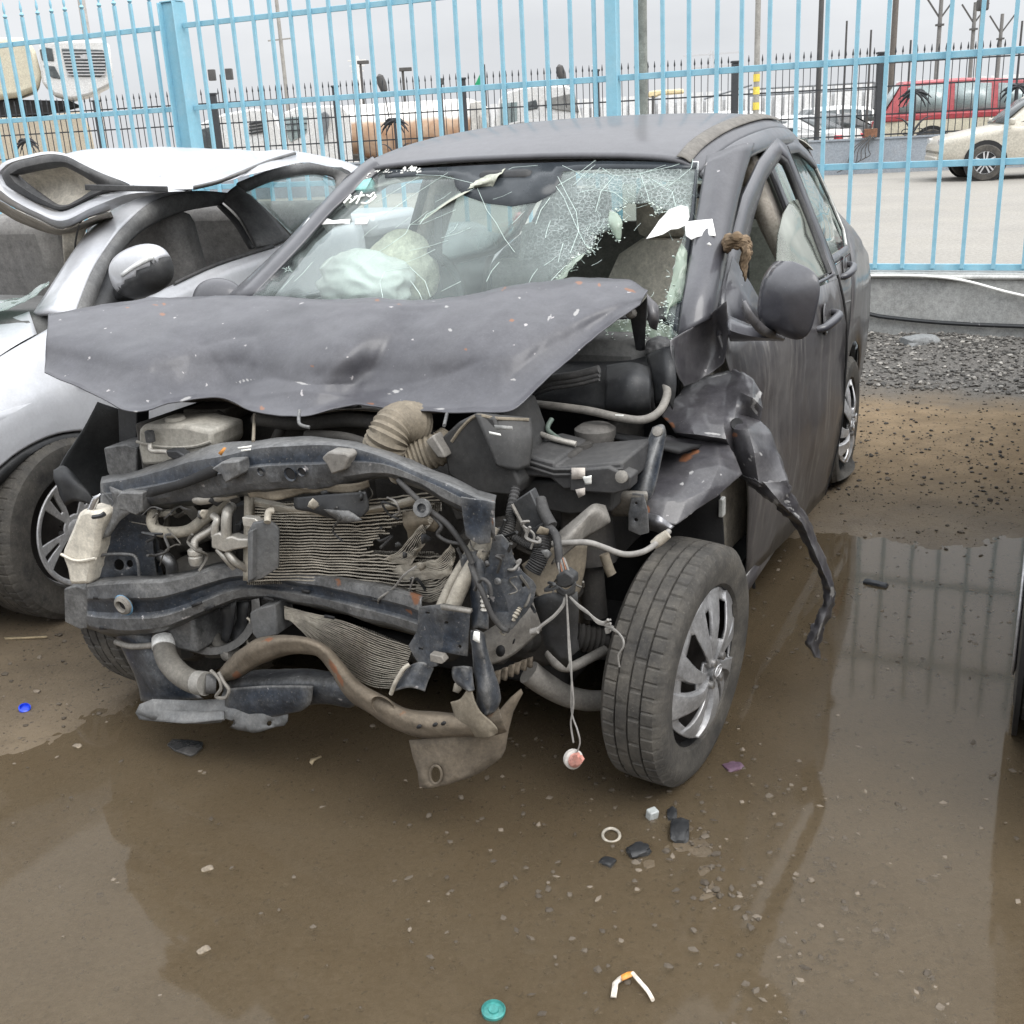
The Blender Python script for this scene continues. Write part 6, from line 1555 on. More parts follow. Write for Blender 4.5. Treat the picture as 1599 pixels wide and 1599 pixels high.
sp_ = [('r', *hz(450, 165), 4, 2, 0), ('r', *hz(632, 147), 4, 3, 0), ('r', *hz(622, 199), 7, 3.5, 0), ('r', *hz(585, 152), 6, 1.5, 0), ('r', *hz(1375, 455), 2.5, 3, .3), ('r', *hz(1120, 668), 5, 4, 0), ('r', 590, 470, 5, 2.5, 0), ('r', 625, 477, 4, 2.5, 0), ('r', 905, 443, 7, 4, 0), ('r', 936, 446, 3, 5, 0), ('r', 985, 455, 12, 3, .3), ('r', 800, 502, 9, 2.2, -.6), ('r', 788, 452, 8, 2, -.8), ('r', 580, 632, 9, 2, .1), ('r', 728, 548, 5, 3, 0), ('s', 703, 517, 6, 2, -.4), ('s', 698, 480, 4, 3, 0), ('s', 858, 498, 2, 8, .5), ('s', 900, 490, 4, 10, .6), ('s', 802, 594, 5, 2, 0), ('s', 812, 467, 4, 1.5, -.5), ('s', 583, 507, 5, 2, 0), ('s', *hz(1440, 370), 4, 3, 0), ('s', *hz(895, 425), 2, 3, 0), ('s', *hz(615, 600), 2, 9, .2), ('s', *hz(1030, 530), 22, 2, -.2), ('s', *hz(1330, 545), 18, 2, .2), ('s', *hz(740, 620), 14, 2.5, -.35), ('s', *hz(500, 690), 10, 2.5, .2), ('s', 620, 612, 22, 2, -.35), ('s', 690, 640, 12, 2, 0)]
stains(hood, CAR, hoodm, sp_)
# inner panel and dirty fold under the front edge
rnet('bonnet_frame', rusty, [[(215, 640, -.20), (300, 624, -.12), (345, 622, -.1), (400, 642, -.1), (470, 650, -.1), (545, 640, -.08), (650, 645, -.06), (790, 640, -.06)], [(225, 630, .10), (300, 628, .10), (345, 628, .1), (400, 640, .1), (470, 645, .1), (545, 640, .1), (650, 640, .1), (780, 630, .1)]], ku=5, kv=3, crum=(.006, 8, 1, .5))
# hinge arm on the right
rnet('bonnet_hinge', blackp, [[(984, 486, .32), (1000, 476, .31), (1012, 462, .30)], [(990, 520, .34), (1000, 510, .33), (1010, 495, .32)], [(997, 560, .36), (1002, 552, .36), (1007, 545, .36)]], ku=4, kv=4, thick=.008)
rnet('bonnet_hinge', paintd, [[(1010, 458, .28), (1020, 470, .28), (1029, 478, .28)], [(1013, 480, .27), (1020, 492, .25), (1029, 500, .27)], [(1012, 500, .29), (1016, 512, .28), (1026, 516, .29)]], ku=4, kv=4, crum=(.004, 20, 1, .5))
MB().lathe([(.012, 0), (.012, .02), (.008, .025)], P(988, 490, r=.30), (0, -1, .2), 10).build('bolt', steelg, car)

# ---------------------------------------------------------------- cowl and right-hand side of the bay
rnet('cowl_tray', blackp, [[(830, 560, .36), (900, 560, .36), (960, 560, .36), (1012, 556, .36)], [(820, 590, .30), (890, 585, .30), (950, 585, .30), (1018, 580, .30)], [(815, 628, .26), (880, 632, .25), (960, 640, .25), (1022, 625, .27)], [(830, 638, .34), (900, 645, .34), (970, 650, .34), (1025, 640, .34)]], ku=6, kv=5, thick=.006)
rnet('cowl_box', blackp, [[(948, 572, .27), (985, 568, .27), (1012, 574, .28)], [(946, 600, .22), (985, 590, .20), (1016, 594, .23)], [(946, 634, .21), (985, 634, .19), (1016, 630, .22)], [(950, 648, .26), (990, 650, .25), (1018, 642, .27)]], ku=6, kv=6, thick=.005, crum=(.004, 9, 3, .4))
for off_, rad in ((0, .010), (8, .008), (15, .006)):
    rtube('seal_strip', sealr, [(828, 604 + off_, .22), (860, 592 + off_, .22), (900, 586 + off_, .22), (936, 577 + off_, .22)], rad)
rtube('cowl_seal', steelg, [(812, 629, .20), (860, 634, .17), (920, 642, .15), (970, 653, .14), (1005, 656, .14), (1030, 643, .17), (1042, 618, .22), (1040, 600, .25)], .010)
MB().box(P(968, 652, r=.135), (.02, .004, .012)).build('seal_clip', whitef, car)
rnet('strut_tower', blackp, [[(1012, 556, .30), (1034, 545, .28), (1052, 540, .27)], [(1020, 590, .27), (1042, 585, .24), (1056, 600, .25)], [(1026, 630, .26), (1040, 625, .24), (1050, 640, .25)]], ku=5, kv=5, thick=.006)
blob('rubber_boot', sealr, car, P(1030, 545, r=.34), (.035, .03, .03), 3, .1, .06)
rnet('inner_wing', steelb, [[(1020, 668, .10), (1036, 664, .10), (1040, 680, .10)], [(1000, 720, .06), (1018, 716, .04), (1030, 730, .06)], [(985, 760, .03), (1004, 764, .0), (1022, 765, .02)], [(982, 778, .02), (1000, 780, .0), (1014, 780, .02)]], ku=5, kv=5, thick=.004)
MB().lathe([(.012, 0), (.012, .006), (.004, .008)], P(1028, 675, r=.085), (0, -1, .6), 12).build('bolt', steelg, car)
plate('bracket', steelb, car, [(982, 828), (982, 802), (988, 770), (1006, 772), (1012, 798), (1014, 832), (1000, 836)], [ellipse(994, 812, 3, 3, 10), ellipse(994, 786, 2, 2, 8)], fr_(-.02), thick=.004, bevel=.001)
rnet('wing_edge', steelg, [[(948, 772, .02), (975, 768, .0), (1010, 768, .0)], [(950, 780, .0), (978, 776, -.02), (1012, 776, -.02)], [(956, 806, .03), (980, 806, .02), (1008, 806, .02)]], ku=4, kv=4, thick=.003)

# ---------------------------------------------------------------- torn left fender
FN = dict(thick=.0018, angle=24, linear=.78, ragged=.004)
f1 = rnet('fender_horn', paintd, [
    [(1134, 470, .41), (1137, 500, .43), (1136, 535, .45), (1131, 568, .46)],
    [(1112, 489, .46), (1119, 516, .49), (1119, 548, .49), (1113, 582, .46)],
    [(1082, 511, .40), (1092, 535, .45), (1094, 562, .45), (1090, 596, .43)],
    [(1047, 532, .27), (1050, 556, .26), (1056, 580, .27), (1068, 604, .34)]], ku=8, kv=8, crum=(.003, 9, 3, .6), thick=.0018, angle=40, linear=.12, ragged=.003)
f2 = rnet('fender_panel', paintd, [
    [(1071, 604, .44), (1095, 592, .47), (1120, 584, .49), (1145, 577, .50), (1158, 582, .48), (1176, 594, .46), (1190, 614, .44)],
    [(1055, 622, .38), (1085, 612, .41), (1112, 606, .43), (1136, 604, .44), (1154, 612, .40), (1174, 622, .36), (1192, 638, .42)],
    [(1034, 648, .33), (1072, 640, .34), (1102, 636, .35), (1130, 640, .36), (1148, 648, .35), (1166, 650, .40), (1187, 658, .42)],
    [(1046, 662, .30), (1078, 662, .29), (1106, 664, .29), (1130, 666, .30), (1144, 670, .33), (1168, 674, .30), (1206, 678, .40)],
    [(1053, 674, .29), (1085, 680, .26), (1112, 683, .27), (1134, 686, .28), (1146, 700, .34), (1178, 708, .26), (1220, 714, .37)],
    [(1060, 684, .34), (1090, 692, .34), (1116, 696, .34), (1138, 702, .34), (1156, 746, .32), (1186, 762, .26), (1232, 753, .32)]], ku=9, kv=9, crum=(.0045, 9, 5, .8), **FN)
f3 = rnet('fender_panel', paintd, [
    [(1034, 680, .30), (1060, 684, .31), (1090, 686, .31), (1118, 690, .31), (1134, 690, .32)],
    [(1024, 715, .20), (1056, 712, .22), (1090, 708, .245), (1120, 702, .27), (1146, 708, .28)],
    [(1015, 750, .11), (1046, 746, .125), (1082, 738, .15), (1124, 728, .19), (1158, 741, .24)],
    [(1010, 782, .03), (1040, 784, .035), (1070, 782, .06), (1108, 764, .12), (1140, 758, .19)],
    [(1008, 803, .01), (1030, 814, .0), (1055, 821, .01), (1092, 793, .08), (1122, 773, .15)]], ku=9, kv=9, crum=(.0035, 8, 9, .8), **FN)
stains(f3, CAR, paintd, [('r', 1072, 715, 16, 7, -.45), ('r', 1086, 706, 8, 5, 0), ('r', 1012, 795, 5, 8, 0), ('s', 1066, 757, 5, 3, -.5), ('s', 1098, 752, 6, 1.5, -.8), ('s', 1124, 742, 5, 1.5, -.4), ('s', 1080, 738, 4, 3, 0), ('s', 1033, 690, 2, 20, .25), ('s', 1020, 730, 2, 26, .25), ('s', 1085, 800, 30, 1.6, -.6)])
stains(f2, CAR, paintd, [('r', 1050, 665, 9, 5, .8), ('r', 1040, 655, 6, 3, .2), ('r', 1148, 680, 6, 5, 0), ('s', 1184, 620, 5, 22, .6), ('s', 1178, 640, 3, 12, -.6), ('s', 1112, 678, 20, 2, .1), ('s', 1170, 720, 2, 16, .7), ('s', 1184, 712, 2, 12, .9), ('s', 1126, 586, 24, 1.5, -.25)])
MB().lathe([(.016, 0), (.014, .004), (.001, .002)], P(1151, 663, r=.335), (.3, -1, .4), 12).build('torn_hole_shade', blackd, car)  # dark dish on the sheet, colour standing for shade in a tear
rnet('fender_lip', M('bent_bright_edge', (.20, .20, .21), .3, .6, .3, 20), [[(1008, 801, .01), (1030, 806, .0), (1054, 822, .01)], [(1006, 812, .0), (1026, 818, -.01), (1048, 828, .0)], [(1010, 826, .02), (1030, 832, .02), (1045, 834, .02)]], ku=6, kv=5, thick=.002, crum=(.006, 18, 3, .6))
def zpt(x, y, z): return P(x, y, z=z)
strip = net('fender_strip', paintd, car, [
    [P(1158, 742, r=.31), P(1192, 752, r=.25), P(1232, 750, r=.31)],
    [P(1188, 772, r=.30), P(1214, 778, r=.26), P(1235, 764, r=.33)],
    [P(1207, 785, r=.33), P(1226, 792, r=.30), P(1241, 778, r=.36)],
    [P(1244, 826, r=.42), P(1252, 816, r=.36), P(1261, 808, r=.44)],
    [P(1262, 858, r=.45), P(1268, 852, r=.40), P(1279, 851, r=.47)],
    [P(1281, 898, r=.48), P(1287, 896, r=.42), P(1296, 893, r=.48)],
    [P(1288, 920, r=.46), P(1298, 924, r=.44), P(1306, 928, r=.48)],
    [P(1284, 945, r=.46), P(1294, 948, r=.44), P(1301, 950, r=.48)],
    [P(1270, 972, r=.44), P(1282, 976, r=.43), P(1290, 978, r=.47)],
    [P(1258, 1003, r=.43), P(1268, 1008, r=.42), P(1280, 1008, r=.46)],
    [P(1270, 1022, r=.43), P(1275, 1028, r=.43), P(1281, 1031, r=.44)]], ku=7, kv=8, crum=(.0055, 26, 2, .8), thick=.0015, angle=24, linear=.6, ragged=.016)
stains(strip, CAR, paintd, [('s', 1230, 780, 3, 14, -.3), ('s', 1212, 785, 6, 10, .3), ('s', 1300, 925, 4, 14, 0), ('s', 1280, 985, 2, 24, .3), ('s', 1240, 800, 2, 30, -.7)])
net('liner', blackd, car, [[P(1140, 760, l=.68), P(1172, 780, l=.70), P(1178, 920, l=.74)], [P(1110, 790, l=.60), P(1150, 800, l=.62), P(1165, 900, l=.66)], [P(1060, 830, l=.55), P(1110, 835, l=.55), P(1140, 870, l=.55)]], ku=5, kv=5, thick=.01, crum=(.012, 8, 1, .5))
MB().box(P(1128, 792, l=.80), (.012, .03, .05)).build('clip', M('pale_clip', (.55, .55, .52), .6), car, bevel=.003)
# ---------------------------------------------------------------- right fender liner at the far left
rnet('fender_liner', M('scuffed_liner', (.028, .030, .032), .75, 0, .2, 6, dust=.35, dustc=(.07, .07, .068)), [
    [(153, 628, -.02), (185, 640, .0), (216, 650, .05)], [(125, 680, -.06), (170, 690, .02), (214, 700, .10)],
    [(93, 735, -.12), (150, 742, .0), (206, 760, .10)], [(104, 762, -.14), (150, 776, -.04), (200, 790, .06)]], ku=7, kv=6, thick=.004, crum=(.006, 6, 4, .4))
pbox('bay_bracket', steelb, [(162, 700), (196, 694), (214, 700), (214, 750), (180, 755), (168, 738)], -.12, .12)
pbox('bay_panel', blackp, [(184, 630), (214, 646), (214, 705), (186, 700)], -.02, .05)
rnet('fender_edge', blackp, [[(84, 735, -.14), (100, 728, -.14), (112, 745, -.14)], [(88, 752, -.15), (108, 752, -.16), (140, 770, -.15)], [(104, 790, -.14), (122, 782, -.16), (150, 790, -.15)]], ku=4, kv=4, thick=.006, crum=(.008, 16, 4, .6))

# ---------------------------------------------------------------- front structure
def section(x, yt, yf, yb, r, dep=.09, lip=6, lipd=.05):
    h = yb - yf
    return [(x + 2, yt, r + dep), (x, yf - 1, r + .010), (x, yf + 2, r), (x, yf + .40 * h, r - .004), (x, yf + .46 * h, r - .012), (x, yb - .18 * h, r - .012), (x, yb - 2, r - .004), (x, yb, r + .004), (x + 1, yb + lip, r + lipd)]
def beam(name, mat, st, ku=1, kv=6, **k):
    return net(name, mat, car, [[P(x, y, r=r) for x, y, r in s] for s in st], ku=ku, kv=kv, **k)
cm = beam('radiator_support', steelb, [
    section(158, 746, 754, 798, -.27), section(205, 738, 746, 790, -.29), section(255, 722, 733, 787, -.31), section(300, 706, 720, 783, -.33), section(345, 694, 712, 774, -.35),
    section(400, 688, 700, 766, -.36), section(450, 684, 696, 764, -.36), section(500, 685, 694, 764, -.36), section(548, 690, 698, 752, -.365),
    section(600, 704, 714, 742, -.37, lip=4), section(650, 724, 734, 758, -.38, lip=4), section(700, 745, 756, 784, -.395, lip=4), (section(745, 766, 777, 812, -.41, lip=4)), section(773, 777, 788, 842, -.42, lip=3)], crum=(.0040, 9, 2, .6), thick=.003, angle=28)
bx = [(720, 776), (774, 784), (766, 848), (750, 850), (728, 838)]
plate('support_end', steelb, cm, bx, [], fr_(-.428), thick=.005, bevel=.0015, maxlen=12, crum=(.003, 25, 2))
stains(cm, CAR, steelb, [('r', 440, 690, 9, 4, 0), ('r', 345, 702, 6, 5, 0), ('r', 770, 800, 3, 16, 0), ('s', 360, 705, 6, 1.5, 0), ('s', 382, 698, 10, 2.5, 0), ('s', 310, 735, 18, 1.2, -.4), ('s', 200, 742, 10, 1.2, -.4), ('s', 480, 690, 12, 2, 0)])
# slots and holes in the support: dark plates and discs painted for their inner shade
plate('slot_shade', blackd, cm, [(229, 776), (233, 762), (276, 752), (330, 728), (342, 732), (338, 744), (290, 762), (240, 776)], [], fr_(lambda x, y: -.338 - .0004 * (x - 229)), thick=.004, maxlen=10)
for x, y, a in ((408, 737, 4.2), (454, 741, 7.0), (472, 737, 4.5)):
    MB().lathe([(a * .00185 * 1.25, -.002), (a * .00185, .001), (a * .00185 * .9, .012)], P(x, y, r=-.3775), (0, 1, .1), 18, cap=False).build('hole_rim', steelb, cm)
    MB().lathe([(a * .00185, 0), (.0005, .0)], P(x, y, r=-.376), (0, 1, .1), 18, cap=False).build('hole', blackd, cm)
plate('label_sticker', M('orange_label', (.60, .26, .06), .5), cm, [(341, 708), (350, 699), (354, 700), (346, 712)], [], fr_(-.366), thick=.001)
plate('label_sticker', whitef, cm, [(372, 699), (393, 696), (393, 699), (372, 702)], [], fr_(-.385), thick=.001)
plate('label_sticker', whitef, cm, [(377, 703), (392, 701), (392, 703.5), (377, 705.5)], [], fr_(-.386), thick=.001)
pbox('latch_bracket', steelb, [(330, 733), (346, 722), (372, 720), (376, 742), (352, 756), (345, 741)], -.40, .04)
pbox('latch_bracket', steelb, [(182, 776), (188, 769), (222, 770), (222, 800), (214, 806), (186, 796)], -.33, .05)
pbox('bonnet_latch', steelg, [(502, 716), (512, 706), (540, 708), (546, 714), (538, 735), (518, 742), (510, 726)], -.40, .05)
rtube('latch_rod', steelb, [(700, 640, -.1), (694, 665, -.2)], .004)
rtube('stay_rod', steelb, [(484, 668, -.3), (468, 662, -.3), (468, 642, -.25)], .004)
rtube('prop_rod', ductm, [(398, 648, -.12), (396, 690, -.28)], .004)
# lower lip pieces hanging under the support
rnet('torn_lip', ductm, [[(388, 770, -.35), (440, 766, -.355), (490, 758, -.36), (540, 755, -.36), (575, 752, -.36)], [(392, 776, -.345), (440, 780, -.35), (490, 768, -.35), (540, 770, -.36), (578, 762, -.35)]], ku=8, kv=4, crum=(.01, 14, 1, .5), thick=.003)
rnet('torn_air_guide', blackp, [[(462, 778, -.36), (520, 772, -.37), (572, 768, -.37)], [(464, 796, -.37), (520, 796, -.38), (576, 796, -.37)], [(500, 800, -.36), (540, 812, -.375), (566, 806, -.37)]], ku=6, kv=5, crum=(.006, 12, 5, .5), thick=.004)
plate('torn_guide_tab', steelb, car, [(506, 795), (545, 798), (566, 812), (552, 816), (530, 816)], [], fr_(-.385), thick=.003, maxlen=8, crum=(.003, 30, 1))
# side frame of the radiator support at the left
plate('side_frame', steelb, car, [(160, 766), (188, 790), (232, 806), (238, 830), (246, 905), (140, 912), (142, 872), (158, 842), (172, 815), (180, 796)], [ellipse(187, 882, 8, 9, 14), ellipse(159, 880, 5, 6, 10), ellipse(204, 880, 5, 6, 10)], fr_(lambda x, y: -.30 + .0006 * (x - 160)), thick=.006, bevel=.0015, maxlen=14, crum=(.003, 12, 2))
plate('side_frame_back', blackd, car, [(170, 790), (240, 800), (248, 910), (145, 912), (150, 870)], [], fr_(-.24), thick=.004)
rtube('pressed_rim', steelb, [(148, 905, -.315), (146, 880, -.315), (156, 868, -.315), (200, 866, -.31), (214, 874, -.31), (218, 900, -.31)], .004)
plate('side_frame_wing', steelb, car, [(172, 760), (196, 770), (206, 800), (190, 812), (172, 838), (160, 842), (176, 806), (178, 786)], [], fr_(-.325), thick=.004, maxlen=10, crum=(.004, 16, 6))
rnet('tower_plate', steelb, [[(236, 830, -.24), (248, 845, -.22)], [(238, 870, -.24), (252, 880, -.22)], [(246, 905, -.25), (256, 904, -.22)]], ku=4, kv=4, thick=.004)
# bumper beam
def bsec(x, yt, yb, r, bul=.028):
    h = yb - yt
    return [(x, yt, r + .065), (x, yt + h * .07, r + .012), (x, yt + h * .13, r + .001), (x, yt + h * .36, r - .004), (x, yt + h * .42, r + .003), (x, yt + h * .47, r + .007), (x, yt + h * .62, r + .007), (x, yt + h * .67, r + .002), (x, yt + h * .73, r - .006), (x, yt + h * .90, r - .004), (x, yt + h * .95, r + .006), (x, yb, r + .06)]
bb = beam('bumper_beam', steelb, [
    bsec(136, 908, 982, -.34), bsec(165, 903, 990, -.36), bsec(205, 900, 992, -.375), bsec(250, 900, 988, -.37), bsec(290, 893, 975, -.35), bsec(325, 884, 958, -.32), bsec(360, 878, 942, -.29), bsec(392, 879, 936, -.275),
    bsec(430, 884, 938, -.285), bsec(480, 892, 946, -.31), bsec(530, 899, 958, -.335), bsec(580, 908, 972, -.36), bsec(625, 918, 985, -.385), bsec(660, 930, 996, -.40)], ku=1, kv=7, crum=(.0040, 8, 4, .55), thick=.004, angle=28)
stains(bb, CAR, steelb, [('r', 427, 898, 8, 4, 0), ('r', 650, 932, 12, 10, .3), ('r', 528, 908, 9, 4, 0), ('r', 640, 955, 6, 6, 0), ('s', 600, 925, 14, 5, .2), ('s', 200, 905, 16, 2, 0), ('s', 265, 898, 10, 2, 0)])
for x, y, w_, a in ((152, 934, 6, 0), (162, 981, 6, 0), (308, 944, 8, -.35), (328, 950, 8, -.45), (420, 936, 8, .3), (588, 938, 7, .2), (515, 964, 8, .2), (478, 924, 6, .15)):
    o_ = [(x + u * cos(a) * w_ - v * sin(a) * 2.2, y + u * sin(a) * w_ + v * cos(a) * 2.2) for u, v in ((-1, -1), (1, -1), (1, 1), (-1, 1))]
    rb = float(np.interp(x, [136, 205, 290, 392, 480, 580, 660], [-.34, -.375, -.35, -.275, -.31, -.36, -.40]))
    plate('slot_shade', blackd, bb, o_, [], fr_(rb - .006 - (.004 if x < 330 else 0)), thick=.003)  # dark plate on the beam face paints the shade of an opening
MB().lathe([(.026, .004), (.024, -.004), (.016, -.008), (.013, -.004), (.013, .02)], P(192, 946, r=-.392), (0, 1, .1), 20, cap=False).build('tow_eye_socket', steelg, bb)
MB().lathe([(.013, 0), (.0005, 0)], P(192, 946, r=-.388), (0, 1, .1), 16, cap=False).build('hole', blackd, bb)  # dark disc closes the socket and paints its inner shade
MB().lathe([(.029, .002), (.027, -.002), (.024, -.002)], P(193, 946, r=-.388), (0, 1, .1), 20, cap=False).build('paint_ring', M('blue_chalk', (.10, .22, .34), .8), bb)
# end plates of the beam
plate('beam_bracket', steelb, car, [(656, 948), (690, 944), (735, 952), (731, 1024), (688, 1018), (684, 1040), (660, 1044), (648, 1024), (640, 1008), (652, 985)], [ellipse(698, 972, 3, 3.2, 10), ellipse(719, 1009, 3, 3.2, 10), [(665, 955), (672, 956), (672, 960), (665, 959)], [(655, 1011), (662, 1012), (662, 1016), (655, 1015)]], fr_(lambda x, y: -.425 + .0004 * abs(x - 690)), thick=.005, bevel=.001, maxlen=12, crum=(.0035, 16, 3))
pbox('beam_mount', steelb, [(100, 920), (118, 915), (140, 922), (146, 980), (126, 984), (101, 972)], -.30, .05)
plate('bracket_flange', steelg, car, [(690, 944), (736, 952), (737, 957), (692, 951)], [], fr_(-.44), thick=.012)
# lower left leg and lower crossmember
rnet('support_leg', steelb, [[(176, 985, -.31), (205, 990, -.34), (246, 990, -.30)], [(196, 1020, -.30), (226, 1026, -.34), (268, 1028, -.30)], [(214, 1060, -.30), (244, 1066, -.34), (290, 1068, -.30)], [(222, 1095, -.30), (250, 1098, -.335), (318, 1092, -.29)]], ku=6, kv=5, thick=.004, crum=(.005, 9, 2, .4))
rtube('leg_strap', steelg, [(182, 1003, -.33), (205, 1010, -.35), (242, 1008, -.34)], .008)
rnet('lower_crossmember', steelb, [
    [(345, 1052, -.24), (400, 1048, -.25), (470, 1046, -.26), (530, 1052, -.27), (556, 1070, -.28)],
    [(350, 1066, -.31), (405, 1062, -.32), (470, 1060, -.33), (530, 1064, -.33), (558, 1078, -.33)],
    [(352, 1090, -.32), (405, 1086, -.33), (470, 1084, -.34), (525, 1086, -.34), (556, 1100, -.33)],
    [(356, 1108, -.30), (405, 1104, -.31), (470, 1100, -.32), (515, 1100, -.32), (548, 1104, -.31)]], ku=6, kv=5, thick=.004, crum=(.005, 10, 3, .4))
rnet('lower_crossmember', steelb, [[(355, 1076, -.35), (415, 1071, -.36), (490, 1071, -.36)], [(352, 1104, -.355), (415, 1100, -.365), (486, 1098, -.36)], [(356, 1124, -.34), (410, 1122, -.35), (470, 1110, -.35)]], ku=6, kv=5, thick=.003, crum=(.003, 12, 5, .5))
plate('torn_undertray', M('scuffed_grey_plastic', (.085, .09, .095), .6, 0, .2, 9, dust=.65, dustc=(.23, .225, .215), ds=8), car,
      [(214, 1114), (222, 1100), (240, 1092), (300, 1094), (345, 1092), (352, 1076), (430, 1078), (438, 1100), (486, 1096), (470, 1112), (452, 1112), (450, 1126), (444, 1134), (420, 1138), (398, 1143), (374, 1139), (360, 1136), (368, 1126), (352, 1122), (346, 1128), (290, 1130), (240, 1124)],
      [ellipse(367, 1127, 3, 4, 8), ellipse(421, 1130, 3.5, 4, 10)], fr_(lambda x, y: -.37 + .0007 * max(0, 1118 - y) + .0002 * (x - 340)), thick=.004, maxlen=10, crum=(.006, 14, 2))
rnet('undertray_edge', M('scuffed_grey_plastic', None), [[(214, 1114, -.36), (250, 1108, -.38), (300, 1112, -.38), (350, 1110, -.37)], [(220, 1124, -.37), (260, 1128, -.40), (300, 1130, -.40), (350, 1124, -.39)]], ku=6, kv=4, thick=.006, crum=(.004, 18, 4, .5))
# rusty tie bar twisted across the front
tb = [(340, 1062, -.335, 7, 6), (362, 1046, -.36, 14, 16), (385, 1026, -.38, 16, 22), (415, 1010, -.40, 14, 24), (450, 1002, -.41, 10, 22), (485, 1006, -.41, 9, 18), (508, 1020, -.41, 10, 12), (526, 1046, -.41, 14, 10), (552, 1078, -.42, 17, 14), (590, 1102, -.43, 18, 18), (630, 1124, -.44, 18, 20), (672, 1134, -.44, 20, 20), (715, 1136, -.43, 22, 18), (755, 1132, -.42, 22, 20), (785, 1122, -.41, 20, 22)]
rows = []
for i, (x, y, r, a, b_) in enumerate(tb):
    x0, y0 = tb[max(i - 1, 0)][:2]; x1, y1 = tb[min(i + 1, len(tb) - 1)][:2]; d = math.hypot(x1 - x0, y1 - y0); nx, ny = -(y1 - y0) / d, (x1 - x0) / d
    rows.append([P(x - nx * a, y - ny * a, r=r + .05), P(x - nx * a * .75, y - ny * a * .75, r=r + .006), P(x - nx * a * .2, y - ny * a * .2, r=r - .008), P(x + nx * b_ * .3, y + ny * b_ * .3, r=r - .006), P(x + nx * b_ * .85, y + ny * b_ * .85, r=r + .006), P(x + nx * b_, y + ny * b_, r=r + .05)])
tie = net('tie_bar', rusty, car, rows, ku=4, kv=7, thick=.003, crum=(.005, 9, 2, .4), angle=45)
stains(tie, CAR, rusty, [('r', 370, 1055, 8, 10, .5), ('r', 520, 1040, 5, 16, -.5), ('r', 532, 1060, 4, 14, -.4), ('r', 420, 1000, 10, 4, -.3), ('r', 748, 1152, 5, 3, 0)])
MB().lathe([(.030, -.001), (.026, .004), (.022, .010), (.0005, .013)], P(599, 1104, r=-.441), (0, 1, .25), 20, cap=False).build('pressed_dish', rusty, tie)
for x, y in ((655, 1135), (680, 1132), (693, 1130)): plate('slot_shade', blackd, tie, ellipse(x, y, 4, 3, 8, -.4), [], fr_(-.454), thick=.003)  # dark ovals on the bar, painted as shade inside slots
rtube('hose_clamp_bracket', steelg, [(330, 1048, -.38), (342, 1060, -.39), (346, 1075, -.39), (338, 1088, -.39), (352, 1090, -.39), (358, 1078, -.39), (350, 1066, -.39), (342, 1050, -.385)], .0045, seg=6)
# splash shield below the right end
plate('splash_shield', rusty, car, [(640, 1156), (700, 1150), (745, 1140), (778, 1112), (798, 1090), (814, 1076), (817, 1082), (802, 1112), (794, 1140), (790, 1170), (784, 1184), (760, 1202), (730, 1216), (700, 1226), (668, 1231), (658, 1226), (655, 1205), (646, 1180)], [ellipse(681, 1210, 8, 13, 16)], fr_(lambda x, y: -.43 + .0009 * max(0, x - 700) + .0004 * (1230 - y) * .4), thick=.004, maxlen=13, crum=(.007, 7, 3))
rtube('hole_lip', rusty, [(681 + 9 * cos(t), 1210 + 14 * sin(t), -.431) for t in np.linspace(0, 2 * pi, 16)], .003, smooth=2, seg=6)
rnet('shield_flange', ductm, [[(706, 1096, -.42), (722, 1090, -.43), (735, 1070, -.43)], [(712, 1125, -.43), (735, 1120, -.44), (752, 1110, -.44)], [(735, 1140, -.43), (755, 1140, -.445), (775, 1136, -.44)], [(744, 1150, -.42), (765, 1152, -.44), (778, 1146, -.43)]], ku=5, kv=5, crum=(.008, 14, 2, .5), thick=.003)
# vertical bracket at the right end of the bumper
rnet('vertical_bracket', steelb, [[(735, 985, -.42), (746, 984, -.44), (757, 990, -.42)], [(738, 1020, -.42), (752, 1018, -.445), (764, 1022, -.42)], [(742, 1050, -.41), (758, 1048, -.44), (774, 1056, -.41)], [(744, 1085, -.41), (760, 1085, -.445), (780, 1090, -.40)], [(748, 1115, -.41), (762, 1118, -.44), (772, 1110, -.41)]], ku=6, kv=6, crum=(.006, 12, 2, .45), thick=.004)
rnet('vertical_bracket', steelb, [[(713, 1042, -.41), (726, 1040, -.43), (736, 1042, -.42)], [(712, 1060, -.42), (724, 1066, -.44), (740, 1066, -.43)], [(722, 1074, -.42), (732, 1080, -.44), (742, 1078, -.43)]], ku=5, kv=5, crum=(.007, 20, 2, .5), thick=.004)
rnet('cut_bracket_end', steelb, [[(640, 1040, -.41), (660, 1034, -.42), (678, 1044, -.41)], [(628, 1060, -.42), (648, 1052, -.43), (670, 1062, -.42)], [(612, 1082, -.43), (640, 1074, -.44), (664, 1080, -.43)]], ku=6, kv=5, crum=(.005, 18, 5, .5), thick=.006)
rtube('bracket_lip', alum, [(611, 1084, -.44), (618, 1066, -.44), (630, 1046, -.43), (640, 1038, -.42)], .005)
pbox('bracket_tab', steelg, [(671, 1022, ), (690, 1026), (695, 1034), (690, 1038), (672, 1034)], -.45, .02, bevel=.002)
plate('foil_tag', whitef, car, [(738, 1000), (741, 986), (749, 988), (750, 1004)], [], fr_(-.46), thick=.001, maxlen=5, crum=(.003, 60, 1))

